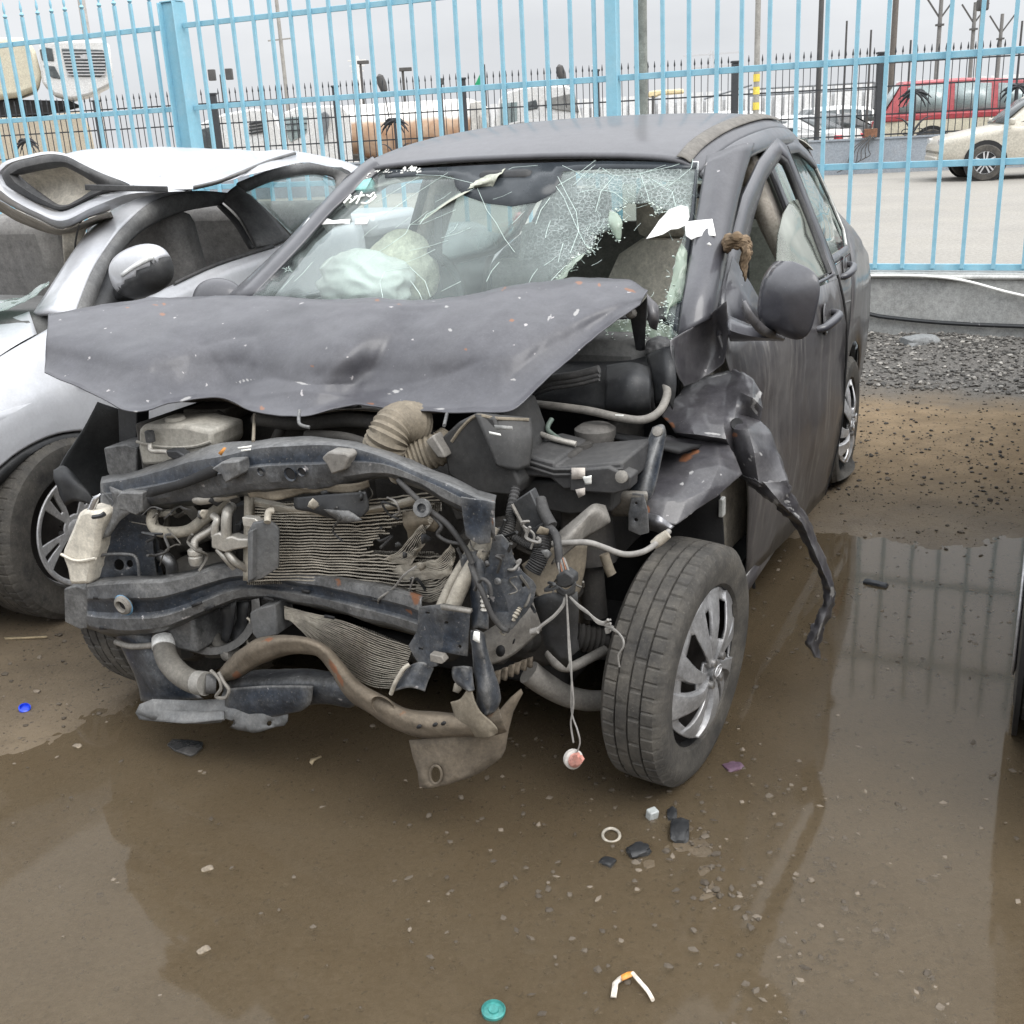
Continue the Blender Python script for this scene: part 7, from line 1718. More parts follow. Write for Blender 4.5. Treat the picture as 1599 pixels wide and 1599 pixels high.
# ---------------------------------------------------------------- crushed radiator
mb = MB(); random.seed(3)
def wob(x, y, s): return 3.2 * mn.noise(Vector((x * .012, y * .03, s))) + 1.6 * mn.noise(Vector((x * .04, y * .05, s + 4)))
NF = 27
fin = MB()
for k in range(NF):
    t_ = k / (NF - 1); y0 = 786 + 120 * t_
    xe = 700 - 120 * max(0, sin((t_ - .05) * 3.0)) * (1 if t_ < .62 else .15) + random.uniform(-10, 10)
    xs = np.linspace(386 if k > 2 else 392, xe, 34); bo, bi = [], []
    for x in xs:
        u = (x - 386) / 300
        y = y0 + 8 * sin(u * 2.4) * (1 - t_) * (1 - u) - 16 * u * u * (t_ < .3) * (1 - t_ * 3) + 18 * max(0, u - .35) * max(0, t_ - .45) * 2 + wob(x, y0, 1)
        if u > .55: y += (t_ - .55) * 14 * (u - .55) + 2.0 * mn.noise(Vector((x * .08, k * .7, 2)))
        r = -.30 - .015 * sin(u * 3) + .010 * mn.noise(Vector((x * .02, y * .03, 8))) + (.03 * max(0, u - .6) * mn.noise(Vector((x * .05, k * .8, 3))))
        bo.append((x, y, r)); bi.append((x, y, r))
    rows = [[P(x, y - 1.15, r=r + .016) for x, y, r in bo], [P(x, y - 1.0, r=r) for x, y, r in bo], [P(x, y + 1.0, r=r) for x, y, r in bo], [P(x, y + 1.15, r=r + .016) for x, y, r in bo]]
    mb.grid(rows)
rad = mb.build('radiator', alum, car, angle=50)
fin = MB(); rows = []
for j, y in enumerate(np.linspace(784, 912, 46)):
    row = []
    for i, x in enumerate(np.linspace(386, 690, 190)):
        u = (x - 386) / 300
        row.append(P(x, y + wob(x, y, 1), r=-.284 + .004 * ((i % 2) - .5) + .010 * mn.noise(Vector((x * .02, y * .03, 8))) + .0015 * (j % 2)))
    rows.append(row)
# leave out the torn part
nr_, nc_ = len(rows), len(rows[0]); fin.v = [tuple(p) for r in rows for p in r]
for j in range(nr_ - 1):
    for i in range(nc_ - 1):
        x, y = 386 + 304 * i / 189, 784 + 128 * j / 45
        lim = 702 - 125 * max(0, sin(((y - 786) / 120 - .05) * 3.0)) * (1 if (y - 786) / 120 < .62 else .15) + 14 * mn.noise(Vector((y * .11, 3, 0)))
        if x < lim: fin.f.append((j * nc_ + i, j * nc_ + i + 1, (j + 1) * nc_ + i + 1, (j + 1) * nc_ + i))
fin.build('radiator_fins', alufin, rad, smooth=False)
# torn clumps of fins on the right of the core
def clump(rows, sd, par, n=9):
    m2 = MB(); g = net_rows([[V(*q) for q in r] for r in rows], 6, n)
    for row in g:
        pts = [(p.x + 2 * mn.noise(Vector((p.x * .1, p.y * .1, sd))), p.y + 2.5 * mn.noise(Vector((p.x * .08, p.y * .12, sd + 3))), p.z + .01 * mn.noise(Vector((p.x * .07, p.y * .1, sd + 7)))) for p in row]
        m2.grid([[P(x, y - .9, r=r + .012) for x, y, r in pts], [P(x, y - .8, r=r) for x, y, r in pts], [P(x, y + .9, r=r) for x, y, r in pts], [P(x, y + 1, r=r + .012) for x, y, r in pts]])
    return m2.build('torn_fins', alum, par, angle=50)
clump([[(600, 872, -.31), (625, 860, -.33), (645, 835, -.34), (660, 818, -.35)], [(612, 878, -.31), (640, 870, -.34), (655, 848, -.35), (666, 830, -.35)], [(625, 880, -.31), (640, 882, -.33), (650, 870, -.34), (664, 850, -.34)]], 1, rad, 6)
clump([[(610, 886, -.30), (650, 880, -.33), (685, 872, -.35), (705, 850, -.36)], [(615, 895, -.30), (655, 894, -.33), (695, 890, -.36), (712, 866, -.37)], [(625, 905, -.29), (660, 906, -.32), (690, 902, -.35), (705, 895, -.36)]], 5, rad, 8)
clump([[(655, 905, -.30), (680, 900, -.33), (700, 890, -.35)], [(650, 920, -.30), (680, 922, -.33), (702, 905, -.35)], [(648, 935, -.30), (670, 940, -.33), (700, 930, -.34)]], 9, rad, 6)
clump([[(630, 800, -.32), (655, 806, -.34), (680, 808, -.35)], [(632, 815, -.32), (650, 820, -.34), (676, 815, -.35)], [(640, 828, -.31), (655, 832, -.33), (668, 825, -.34)]], 12, rad, 4)
rnet('torn_shroud', ductm, [[(628, 800, -.33), (655, 800, -.34), (690, 812, -.34)], [(635, 822, -.34), (660, 815, -.35), (680, 830, -.33)], [(640, 838, -.32), (652, 835, -.33), (668, 832, -.32)]], ku=6, kv=6, crum=(.010, 14, 3, .5), thick=.002)
rnet('radiator_top_tank', alum, [[(390, 776, -.27), (450, 788, -.29), (520, 792, -.30), (580, 790, -.30), (650, 776, -.31)], [(390, 782, -.30), (450, 794, -.315), (520, 799, -.325), (580, 796, -.325), (652, 780, -.33)], [(390, 790, -.29), (450, 802, -.30), (520, 806, -.31), (580, 802, -.31), (654, 786, -.32)]], ku=6, kv=5, thick=.003, crum=(.003, 12, 2, .5))
plate('radiator_side_rail', alum, rad, [(386, 772), (394, 776), (396, 905), (384, 905)], [], fr_(-.31), thick=.02, maxlen=12)
# lower, buckled core
mb = MB()
NL = 24
for k in range(NL):
    t_ = k / (NL - 1)
    c = [Vector((444 + 2 * t_, 948 + 40 * t_ * (1 - t_) + 14 * t_, -.285)), Vector((476 - 6 * t_, 956 + 28 * t_, -.30)), Vector((540 - 20 * t_, 972 + 62 * t_, -.325)), Vector((592 - 16 * t_, 994 + 76 * t_, -.345)), Vector((645 - 22 * t_, 1012 + 62 * t_, -.36))]
    pts = [(p.x, p.y + 1.2 * mn.noise(Vector((p.x * .06, k * .6, 5))), p.z + .006 * mn.noise(Vector((p.x * .05, k * .5, 1)))) for p in spline(c, 10)]
    mb.grid([[P(x, y - .9, r=r + .012) for x, y, r in pts], [P(x, y - .75, r=r) for x, y, r in pts], [P(x, y + .75, r=r) for x, y, r in pts], [P(x, y + .9, r=r + .012) for x, y, r in pts]])
lowrad = mb.build('radiator', alum, car, angle=50)
g = net_rows([[P(444, 946, r=-.27), P(500, 962, r=-.285), P(560, 978, r=-.31), P(612, 998, r=-.33), P(646, 1012, r=-.345)], [P(446, 968, r=-.27), P(490, 985, r=-.285), P(545, 1012, r=-.31), P(595, 1040, r=-.33), P(636, 1048, r=-.345)], [P(448, 966, r=-.268), P(478, 988, r=-.283), P(522, 1036, r=-.308), P(578, 1072, r=-.328), P(624, 1076, r=-.343)]], 30, 20)
for j, r in enumerate(g):
    for i, p in enumerate(r): p.y += .0035 * (i % 2) + .0015 * (j % 2)
MB().grid(g).build('radiator_fins', alufin, lowrad, smooth=False)
rtube('condenser_tube', alum, [(770, 822, -.34), (748, 868, -.37), (722, 914, -.39), (704, 956, -.40)], .017)
rtube('condenser_tube', alum, [(752, 830, -.33), (732, 868, -.355), (706, 912, -.375), (688, 950, -.39)], .012)
# ---------------------------------------------------------------- plate in front of the radiator, pipes and hoses
plate('air_guide', M('grey_moulded_plastic', (.08, .084, .088), .6, 0, .15, 9, dust=.6, dustc=(.165, .158, .148)), car, [(388, 830), (396, 816), (420, 812), (430, 818), (437, 826), (436, 886), (412, 902), (388, 910)], [], fr_(lambda x, y: -.385 + .0006 * (x - 388)), thick=.012, bevel=.003, maxlen=20)
pbox('air_guide_rib', M('grey_moulded_plastic', None), [(386, 832), (394, 828), (394, 906), (387, 911)], -.40, .035)
rtube('air_guide_tab', alum, [(418, 816, -.38), (420, 800, -.36), (428, 798, -.35)], .008)
pbox('grey_bracket', pipem, [(378, 808), (398, 810), (406, 818), (400, 826), (380, 822)], -.37, .02, bevel=.002)
pbox('pipe_clamp', pipem, [(330, 836), (342, 832), (352, 840), (362, 838), (372, 842), (388, 842), (388, 856), (364, 860), (352, 864), (330, 856)], -.35, .03, bevel=.004)
rtube('coolant_pipe', pipem, [(336, 838, -.34), (337, 822, -.34), (340, 812, -.335), (334, 806, -.325)], .0095)
rtube('coolant_pipe', pipem, [(354, 838, -.34), (354, 815, -.34), (356, 800, -.33), (362, 792, -.30)], .0125)
rtube('coolant_pipe', pipem, [(340, 858, -.335), (352, 872, -.335), (366, 888, -.32)], .007)
rtube('coolant_pipe', pipem, [(356, 862, -.335), (368, 878, -.335), (388, 890, -.31)], .0095)
rtube('coolant_pipe', pipem, [(306, 872, -.31), (304, 852, -.31), (308, 842, -.30), (330, 828, -.28), (342, 815, -.26)], .0095)
MB().lathe([(.015, -.02), (.018, -.012), (.018, 0), (.014, .004), (.018, .008), (.018, .018), (.012, .022)], P(306, 870, r=-.31), (0, .05, 1), 16).build('pipe_nut', pipem, car)
rtube('loop_hose', M('pale_hose', (.26, .24, .20), .75, 0, .15, 10, dust=.5, dustc=(.28, .25, .20)), [(240, 800, -.28), (238, 815, -.30), (246, 828, -.31), (268, 832, -.31), (296, 828, -.30), (318, 812, -.28), (340, 796, -.26), (356, 780, -.24)], .0145)
rtube('support_pipe', pipem, [(308, 776, -.31), (312, 780, -.33), (340, 776, -.33), (372, 768, -.32)], .014)
rtube('support_pipe', pipem, [(310, 774, -.29), (322, 766, -.30), (340, 766, -.32)], .009)
for a_, rr_ in (([(256, 800, -.22), (262, 815, -.2), (256, 832, -.2), (270, 850, -.15)], .008), ([(280, 780, -.26), (300, 800, -.24), (312, 812, -.22), (330, 806, -.2)], .013), ([(268, 790, -.22), (276, 806, -.2), (290, 800, -.2)], .006), ([(240, 860, -.12), (270, 858, -.1), (300, 842, -.1), (330, 830, -.1)], .022)):
    rtube('dark_hose', hosem, a_, rr_)
pbox('sensor_plug', alum, [(246, 800), (266, 798), (268, 806), (248, 809)], -.27, .02, bevel=.003)
MB().lathe([(.03, -.05), (.034, 0), (.028, .03), (.02, .035)], P(264, 862, r=-.10), (.8, -.3, .3), 16).build('pipe_joint', hosem, car)
rtube('bent_chrome_pipe', M('grey_chrome', (.34, .34, .34), .3, .8, .1, 9, dust=.3), [(246, 868, -.22), (258, 870, -.23), (268, 882, -.23), (270, 900, -.22)], .016)
pbox('relay_block', blackp, [(362, 790), (382, 788), (384, 840), (364, 844)], -.25, .08)
pbox('connector', blackp, [(366, 818), (376, 818), (376, 832), (366, 832)], -.30, .05)
blob('compressor_top', hosem, car, P(322, 905, r=-.12), (.12, .10, .07), 2, .06)
# fan shroud ring and compressor below the beam
ring_ = []
sr = M('grey_shroud', (.085, .085, .082), .7, 0, .15, 9, dust=.6, dustc=(.16, .15, .14))
for t in np.linspace(radians(-10), radians(200), 26):
    ring_.append([P(330 + a * cos(t), 948 + a * .98 * sin(t), r=r) for a, r in ((62, -.20), (66, -.27), (76, -.28), (78, -.21))])
MB().grid(ring_).build('fan_shroud', sr, car, solid=.004)
MB().lathe([(.10, 0), (.10, .08), (.085, .10), (.02, .11), (.02, .13)], P(318, 965, r=-.05), (0, -1, .05), 30).build('compressor', M('grimy_alloy', (.10, .095, .088), .6, .2, .25, 10, dust=.5), car)
MB().lathe([(.085, 0), (.092, .01), (.092, .03), (.085, .032), (.092, .036), (.092, .05), (.05, .055), (.01, .05)], P(300, 970, r=-.10), (-.2, -1, .05), 30).build('pulley', blackp, car)
rtube('lower_hose', hosem, [(332, 955, -.20), (334, 985, -.22), (342, 1008, -.24), (358, 1018, -.25), (368, 1020, -.26)], .016)
MB().lathe([(.02, -.02), (.024, -.015), (.024, .005), (.02, .01)], P(362, 1020, r=-.26), (1, -.2, .1), 16).build('hose_clip', steelg, car)
MB().lathe([(.018, -.05), (.022, -.03), (.022, 0), (.012, .01)], P(326, 1015, r=-.24), (-1, -.1, -.1), 14).build('pipe_stub', hosem, car)
plate('black_shard', blackp, car, [(346, 950), (370, 938), (366, 970), (358, 1000), (354, 1004), (346, 1000), (350, 980)], [], fr_(-.27), thick=.005, maxlen=10, crum=(.004, 20, 3))
plate('black_shard', blackp, car, [(372, 940), (390, 940), (384, 985), (378, 1010), (366, 1006), (358, 985), (366, 976), (372, 965)], [], fr_(-.25), thick=.005, maxlen=10, crum=(.006, 20, 8))
rtube('chipped_edge', alum, [(386, 965, -.27), (392, 972, -.27), (388, 985, -.27), (386, 1000, -.27), (390, 1010, -.27), (384, 1018, -.27)], .003, seg=6)
pbox('alternator', M('grimy_alloy', None), [(355, 990), (374, 980), (386, 992), (386, 1018), (376, 1028), (360, 1020)], -.22, .12)
pbox('side_duct', M('grey_moulded_plastic', None), [(390, 958), (404, 950), (430, 944), (434, 992), (402, 1000), (394, 990)], -.30, .07)
bh = rtube('coolant_hose', hosem, [(258, 980, -.28), (256, 1004, -.32), (262, 1030, -.35), (280, 1052, -.37), (302, 1065, -.38), (322, 1068, -.385)], .0285, seg=18)
rtube('hose_band', M('white_band', (.68, .68, .66), .7, 0, .06, 9), [(255.5, 998, -.315), (256, 1012, -.333)], .0292, par=bh, smooth=2, seg=18)
rtube('hose_end', M('hose_end_grey', (.24, .23, .21), .7), [(308, 1066.5, -.383), (322, 1068, -.385)], .030, par=bh, smooth=2, seg=18)
rtube('hose_plug', sealr, [(322, 1068, -.385), (338, 1068, -.37)], .024, smooth=2, seg=16)
# ---------------------------------------------------------------- tanks
wt = pbox('washer_tank', tankm, [(134, 796), (158, 800), (160, 810), (154, 830), (152, 858), (146, 880), (140, 914), (108, 915), (104, 890), (96, 868), (98, 858), (112, 826), (122, 800)], -.34, .08, bevel=.012)
rtube('tank_seam', tankm, [(96, 866, -.345), (120, 876, -.346), (150, 872, -.345)], .004, par=wt, seg=6)
rtube('tank_tab', blackp, [(146, 808, -.35), (158, 806, -.35), (164, 802, -.345)], .006, seg=6)
rnet('chrome_strip', M('bright_chrome', (.62, .62, .63), .15, .9, .05, 9), [[(148, 775, -.33), (158, 771, -.33)], [(136, 800, -.33), (144, 806, -.33)]], ku=3, kv=4, thick=.008)
bt = pbox('reservoir', tankg, [(216, 670), (224, 664), (286, 664), (330, 674), (331, 702), (312, 724), (222, 728), (216, 700)], -.20, .13, bevel=.010)
MB().lathe([(.026, 0), (.027, .022), (.022, .028), (.002, .028)], P(276, 664, r=-.15) + V(0, .0, -.006), (0, 0, 1), 22).build('cap', tankg, bt)
rtube('tank_seam', tankg, [(214, 690, -.204), (250, 698, -.205), (300, 698, -.204), (330, 690, -.204)], .004, par=bt, seg=6)
MB().lathe([(.012, 0), (.012, .026), (.009, .028)], P(236, 690, r=-.22), (0, 0, 1), 12).build('hose_nipple', sealr, bt)
rtube('thin_pipe', pipem, [(236, 690, -.22), (237, 704, -.23), (260, 706, -.235), (274, 714, -.24)], .006, par=bt)
pbox('fuse_holder', blackp, [(258, 704), (276, 704), (290, 714), (280, 722), (262, 714)], -.25, .03)
pbox('back_box', M('dark_tan_box', (.10, .09, .075), .8, 0, .2, 9, dust=.4), [(286, 640), (352, 640), (352, 690), (330, 700), (330, 674), (286, 664)], -.02, .14)
# ---------------------------------------------------------------- middle and right of the bay
pbox('rocker_cover', M('engine_black', (.028, .027, .026), .7, 0, .3, 7, dust=.45, dustc=(.085, .075, .062)), [(360, 655), (600, 650), (600, 720), (360, 720)], .02, .25, bevel=.02)
for pts_, rad_ in (([(400, 655, -.05), (470, 662, -.07), (540, 656, -.07), (590, 660, -.06)], .018), ([(420, 640, -.02), (440, 660, -.05), (430, 690, -.06)], .014), ([(340, 650, -.05), (360, 668, -.08), (356, 700, -.1)], .016), ([(480, 680, -.12), (540, 684, -.14), (590, 700, -.15)], .013), ([(500, 655, 0), (520, 640, .02), (560, 645, .02)], .02)):
    rtube('engine_hose', M('engine_black', None), pts_, rad_)
rtube('intake_hose', ductm, [(600, 700, -.20), (606, 684, -.20), (616, 668, -.18), (632, 660, -.14), (650, 662, -.10)], .050, smooth=7, seg=20, ribs=.90)
rtube('intake_hose', ductm, [(636, 720, -.16), (660, 712, -.14), (690, 700, -.12), (705, 690, -.10)], .040, smooth=7, seg=20, ribs=.90)
ab = pbox('air_filter_box', M('airbox_black', (.030, .030, .030), .55, 0, .2, 6, dust=.5, dustc=(.062, .058, .053)), [(690, 684), (716, 660), (740, 648), (772, 652), (790, 700), (812, 756), (806, 776), (740, 770), (700, 742)], -.15, .22, bevel=.006)
rnet('filter_lid', M('airbox_black', None), [[(742, 648, -.155), (790, 650, -.12), (828, 654, -.08)], [(760, 690, -.165), (800, 690, -.14), (832, 684, -.10)], [(776, 728, -.165), (806, 735, -.15), (826, 728, -.12)]], par=ab, ku=5, kv=5, thick=.008)
rtube('lid_edge', ductm, [(706, 690, -.15), (722, 668, -.15), (744, 650, -.15), (776, 654, -.14), (826, 656, -.09)], .004, par=ab, seg=6)
plate('label', M('worn_label', (.30, .30, .29), .7, 0, .3, 60), ab, [(772, 664), (800, 666), (802, 672), (774, 671)], [], fr_(-.172), thick=.001)
plate('label', whitef, ab, [(764, 674), (782, 678), (783, 681), (765, 678)], [], fr_(-.180), thick=.001)
pbox('hose_clip', steelg, [(664, 690), (676, 680), (692, 706), (696, 716), (684, 716)], -.18, .04)
fb = pbox('fuse_box', M('fuse_black', (.032, .032, .034), .5, 0, .15, 6, dust=.45, dustc=(.078, .075, .07), up=.3), [(800, 716), (826, 712), (866, 722), (868, 730), (972, 722), (976, 745), (976, 762), (880, 766), (860, 748), (830, 745), (804, 752)], -.10, .20, bevel=.006)
for dy in (8, 16):
    rtube('lid_rib', M('fuse_black', None), [(799, 718 + dy, -.103), (828, 714 + dy, -.103), (866, 726 + dy, -.103), (974, 725 + dy, -.103)], .004, par=fb, seg=6, smooth=1)
pbox('battery', M('battery_black', (.020, .020, .021), .6, 0, .2, 6, dust=.35, dustc=(.058, .055, .05)), [(804, 750), (960, 756), (956, 800), (890, 805), (806, 790)], -.07, .18, bevel=.006)
pbox('fuse_box_side', M('fuse_black', None), [(890, 735), (950, 730), (986, 745), (984, 765), (960, 772), (890, 768)], -.115, .05)
plate('label', M('pale_label', (.55, .50, .45), .7), fb, [(893, 731), (914, 731), (914, 748), (893, 749)], [], fr_(-.122), thick=.001)
rnet('label_flake', whitef, [[(910, 745, -.13), (924, 743, -.135)], [(914, 757, -.13), (924, 756, -.13)]], ku=4, kv=4, thick=.001, crum=(.004, 50, 1, .5))
plate('label', M('pale_label', None), fb, [(899, 765), (914, 762), (914, 773), (904, 778)], [], fr_(-.125), thick=.001)
MB().lathe([(.014, 0), (.014, .006), (.006, .010)], P(972, 745, r=-.13), (0, -1, .3), 12).build('screw', steelg, fb)
rtube('green_lever', M('green_grey_part', (.10, .13, .11), .6), [(862, 655, .08), (856, 672, .05), (880, 690, .03)], .006)
rtube('bay_pipe', pipem, [(830, 672, .05), (860, 684, .02), (900, 694, .02)], .007)
MB().lathe([(.045, -.02), (.05, 0), (.05, .01), (.035, .02)], P(930, 676, r=.14), (0, 0, 1), 20).build('strut_top', M('grimy_alloy', None), car)
# ecu, harness and wires
ecu = pbox('control_unit', M('ecu_grey', (.045, .047, .05), .45, .2, .15, 9, dust=.45, dustc=(.09, .086, .08)), [(800, 786), (828, 767), (850, 816), (828, 836), (822, 834)], -.24, .03, bevel=.003)
rtube('unit_edge', steelg, [(800, 788, -.245), (824, 834, -.245)], .004, par=ecu, smooth=1, seg=6)
pbox('unit_plug', blackp, [(822, 832), (852, 814), (856, 820), (840, 840), (828, 842)], -.245, .04)
rtube('corrugated_loom', copperm, [(806, 762, -.18), (798, 800, -.22), (798, 820, -.24), (788, 842, -.26), (784, 850, -.27)], .012, smooth=14, ribs=.82)
rtube('corrugated_loom', copperm, [(848, 838, -.26), (846, 858, -.28), (842, 874, -.29), (832, 892, -.30)], .020, smooth=12, ribs=.84)
rtube('corrugated_loom', copperm, [(780, 830, -.22), (800, 838, -.24), (820, 850, -.24), (836, 858, -.24)], .010, smooth=14, ribs=.82)
rtube('taped_loom', copperm, [(844, 780, -.22), (850, 800, -.24), (862, 822, -.26)], .013)
rtube('taped_loom', copperm, [(856, 822, -.26), (868, 836, -.28), (872, 856, -.30), (874, 876, -.31), (880, 892, -.32)], .009)
for k in range(7): rtube('thin_wire', (wirem, copperm, M('orange_wire', (.40, .18, .10), .7))[k % 3], [(872 + k * 1.5, 872, -.31), (873 + k * 2.2, 886 + k % 3, -.325), (876 + k * 2.5, 900, -.33)], .0022, seg=5)
plug = pbox('black_plug', blackp, [(868, 900), (882, 892), (896, 902), (896, 914), (884, 920), (868, 916)], -.34, .03)
rnet('plug_sleeve', blackp, [[(866, 912, -.34), (884, 922, -.345), (900, 908, -.34)], [(870, 926, -.34), (884, 932, -.345), (898, 926, -.34)]], ku=5, kv=4, thick=.004, crum=(.006, 30, 2, .5))
for k in range(5):
    rtube('thin_wire', wirem, [(888, 930, -.34), (900 + k, 942 + k * 1.5, -.345), (918 + k, 956 + k * 1.2, -.35), (932 + k * 2, 972, -.35), (942 + k * 3, 976 - k * 2, -.35)], .0024, seg=5)
rtube('thin_wire', wirem, [(884, 930, -.34), (880, 945, -.35), (866, 962, -.36), (848, 976, -.365), (836, 986, -.37)], .004, seg=6)
MB().lathe([(.007, -.008), (.007, .008)], P(835, 986, r=-.37), (1, 0, .4), 10).build('wire_terminal', wirem, car)
rtube('thin_wire', wirem, [(942, 976, -.35), (958, 982, -.37), (972, 996, -.39), (974, 1010, -.40), (966, 1024, -.40), (968, 1042, -.40)], .0020, seg=5)
for k in range(4): rtube('wire_end', wirem, [(944, 976, -.355), (950 + 4 * k, 968 + 6 * k, -.365)], .003, smooth=1, seg=5)
pbox('connector', wirem, [(944, 982), (952, 980), (952, 990), (946, 991)], -.36, .012, bevel=.001)
rtube('thin_wire', wirem, [(885, 928, -.345), (887, 970, -.36), (889, 1020, -.38), (893, 1060, -.39), (896, 1100, -.40), (892, 1130, -.405), (896, 1160, -.41)], .0020, seg=5)
rtube('thin_wire', wirem, [(885, 928, -.345), (889, 990, -.365), (893, 1050, -.39), (893, 1110, -.40), (902, 1140, -.41), (906, 1160, -.41), (900, 1178, -.41)], .0018, seg=5)
bz = MB().lathe([(.010, -.010), (.020, -.008), (.021, .003), (.017, .006), (.002, .007)], P(896, 1186, r=-.41), (.75, -.6, .15), 18).build('hanging_lamp_socket', M('pale_plastic', (.55, .52, .48), .6), car)
MB().lathe([(.016, .006), (.015, .011), (.009, .016), (.002, .017)], P(896, 1186, r=-.41), (.75, -.6, .15), 14).bar(P(899, 1178, r=-.43), P(906, 1192, r=-.43), .012, .012).bar(P(892, 1192, r=-.43), P(910, 1184, r=-.43), .010, .010).build('socket_core', pinkp, bz)
rtube('loom_to_wheel', wirem, [(862, 850, -.26), (890, 848, -.25), (920, 848, -.24), (945, 856, -.22), (975, 866, -.20), (1005, 862, -.18), (1030, 845, -.14), (1045, 830, -.10)], .0065)
MB().lathe([(.010, -.02), (.012, 0), (.010, .02)], P(1032, 843, r=-.14), (.7, .2, .6), 10).build('loom_sleeve', alum, car)
# frame rails on the right
plate('frame_plate', steelb, car, [(770, 838), (784, 836), (798, 850), (804, 872), (816, 892), (834, 908), (838, 916), (832, 940), (822, 956), (800, 980), (786, 988), (776, 968), (758, 940), (752, 920), (762, 880)], [ellipse(818, 914, 3.2, 3.6, 10)], fr_(lambda x, y: -.385 + .0012 * max(0, x - 790)), thick=.005, bevel=.0015, maxlen=12, crum=(.007, 9, 4))
MB().lathe([(.008, 0), (.006, .005), (.001, .006)], P(778, 908, r=-.390), (0, -1, 0), 10).build('rivet', steelb, car)
rnet('frame_rail', steelg, [[(735, 1000, -.36), (790, 966, -.30), (840, 930, -.22), (880, 900, -.12)], [(740, 1022, -.37), (792, 990, -.31), (846, 952, -.23), (890, 920, -.12)], [(742, 1044, -.36), (796, 1026, -.30), (852, 980, -.22), (900, 950, -.12)]], ku=7, kv=5, thick=.006, crum=(.003, 8, 2, .4))
plate('rail_hole_shade', blackd, car, ellipse(782, 1017, 7, 9, 14), [], fr_(lambda x, y: -.345), thick=.003)  # dark ovals on the rail stand for shade inside its holes
plate('rail_hole_shade', blackd, car, ellipse(803, 1002, 1.4, 4.5, 8, .3), [], fr_(lambda x, y: -.315), thick=.003)
rnet('rail_top', steelg, [[(872, 838, -.20), (900, 810, -.18), (925, 788, -.15), (945, 790, -.12)], [(876, 848, -.25), (908, 818, -.22), (930, 800, -.18), (952, 812, -.14)], [(860, 880, -.26), (900, 850, -.22), (915, 838, -.18), (950, 816, -.14)]], ku=6, kv=5, thick=.004, crum=(.006, 9, 2, .5))
rnet('inner_rail', ductm, [[(815, 882, -.24), (850, 860, -.20), (885, 852, -.14), (915, 850, -.08)], [(828, 915, -.24), (860, 900, -.20), (890, 895, -.14), (912, 890, -.08)], [(848, 942, -.23), (870, 940, -.18), (895, 935, -.12), (906, 925, -.08)]], ku=6, kv=5, thick=.006, crum=(.006, 7, 2, .4))
plate('hanging_plate', blackp, car, [(833, 936), (850, 928), (868, 925), (884, 932), (902, 924), (903, 958), (900, 1000), (904, 1016), (892, 1026), (886, 1042), (864, 1024), (852, 1010), (846, 976)], [], fr_(lambda x, y: -.33 + .0002 * (y - 930)), thick=.005, maxlen=13, crum=(.006, 10, 7))
for k in range(6):
    x = 774 + k * 10
    rnet('rust_flake', rusty, [[(x, 1048 - k * 4, -.33 + k * .012), (x + 9, 1046 - k * 4, -.33 + k * .012)], [(x - 1, 1066 - k * 5, -.335 + k * .012), (x + 7, 1068 - k * 5, -.335 + k * .012)]], ku=3, kv=3, thick=.008, crum=(.008, 25, k, .5))
rtube('ground_lead', alum, [(812, 948, -.36), (804, 962, -.37), (790, 980, -.375), (784, 990, -.38)], .008, smooth=8, ribs=.7)
rtube('bolt_stack', pipem, [(757, 932, -.41), (758, 952, -.41)], .010, smooth=6, ribs=.6)
rtube('frayed_cable', copperm, [(735, 880, -.40), (742, 900, -.42), (754, 925, -.43), (768, 960, -.43), (784, 980, -.42), (795, 985, -.42)], .006)
rtube('frayed_cable', copperm, [(742, 922, -.42), (752, 905, -.43), (764, 912, -.43), (768, 930, -.43)], .004)
rtube('frayed_cable', copperm, [(622, 750, -.38), (640, 768, -.39), (670, 796, -.40), (700, 820, -.41), (728, 858, -.41), (738, 880, -.41)], .006)
rtube('frayed_cable', copperm, [(676, 806, -.40), (690, 822, -.41), (684, 835, -.41), (700, 846, -.41), (726, 850, -.41)], .004)
MB().lathe([(.018, -.004), (.020, 0), (.018, .006), (.010, .006), (.009, -.004)], P(660, 794, r=-.415), (.2, -1, .3), 18).build('bracket_eye', steelb, car)
rnet('corner_gusset', steelb, [[(720, 868, -.37), (742, 862, -.39), (756, 880, -.38)], [(734, 930, -.38), (748, 925, -.40), (762, 930, -.39)], [(738, 985, -.39), (750, 980, -.41), (762, 984, -.40)]], ku=5, kv=6, thick=.004, crum=(.006, 10, 9, .5))
random.seed(21)
for k in range(34):
    x, y = random.choice(((600, 800), (680, 830), (720, 860), (800, 830), (830, 860), (780, 900), (300, 800), (270, 820), (660, 900), (880, 900), (560, 770)))
    x += random.uniform(-35, 35); y += random.uniform(-25, 25); r = random.uniform(-.40, -.30); pts = [(x, y, r)]
    for q in range(4): x += random.uniform(-22, 22); y += random.uniform(-8, 24); pts.append((x, y, r + random.uniform(-.03, .03)))
    rtube('loose_wire', random.choice((copperm, copperm, wirem, hosem, blackp)), pts, random.choice((.0018, .0025, .0035)), seg=5)
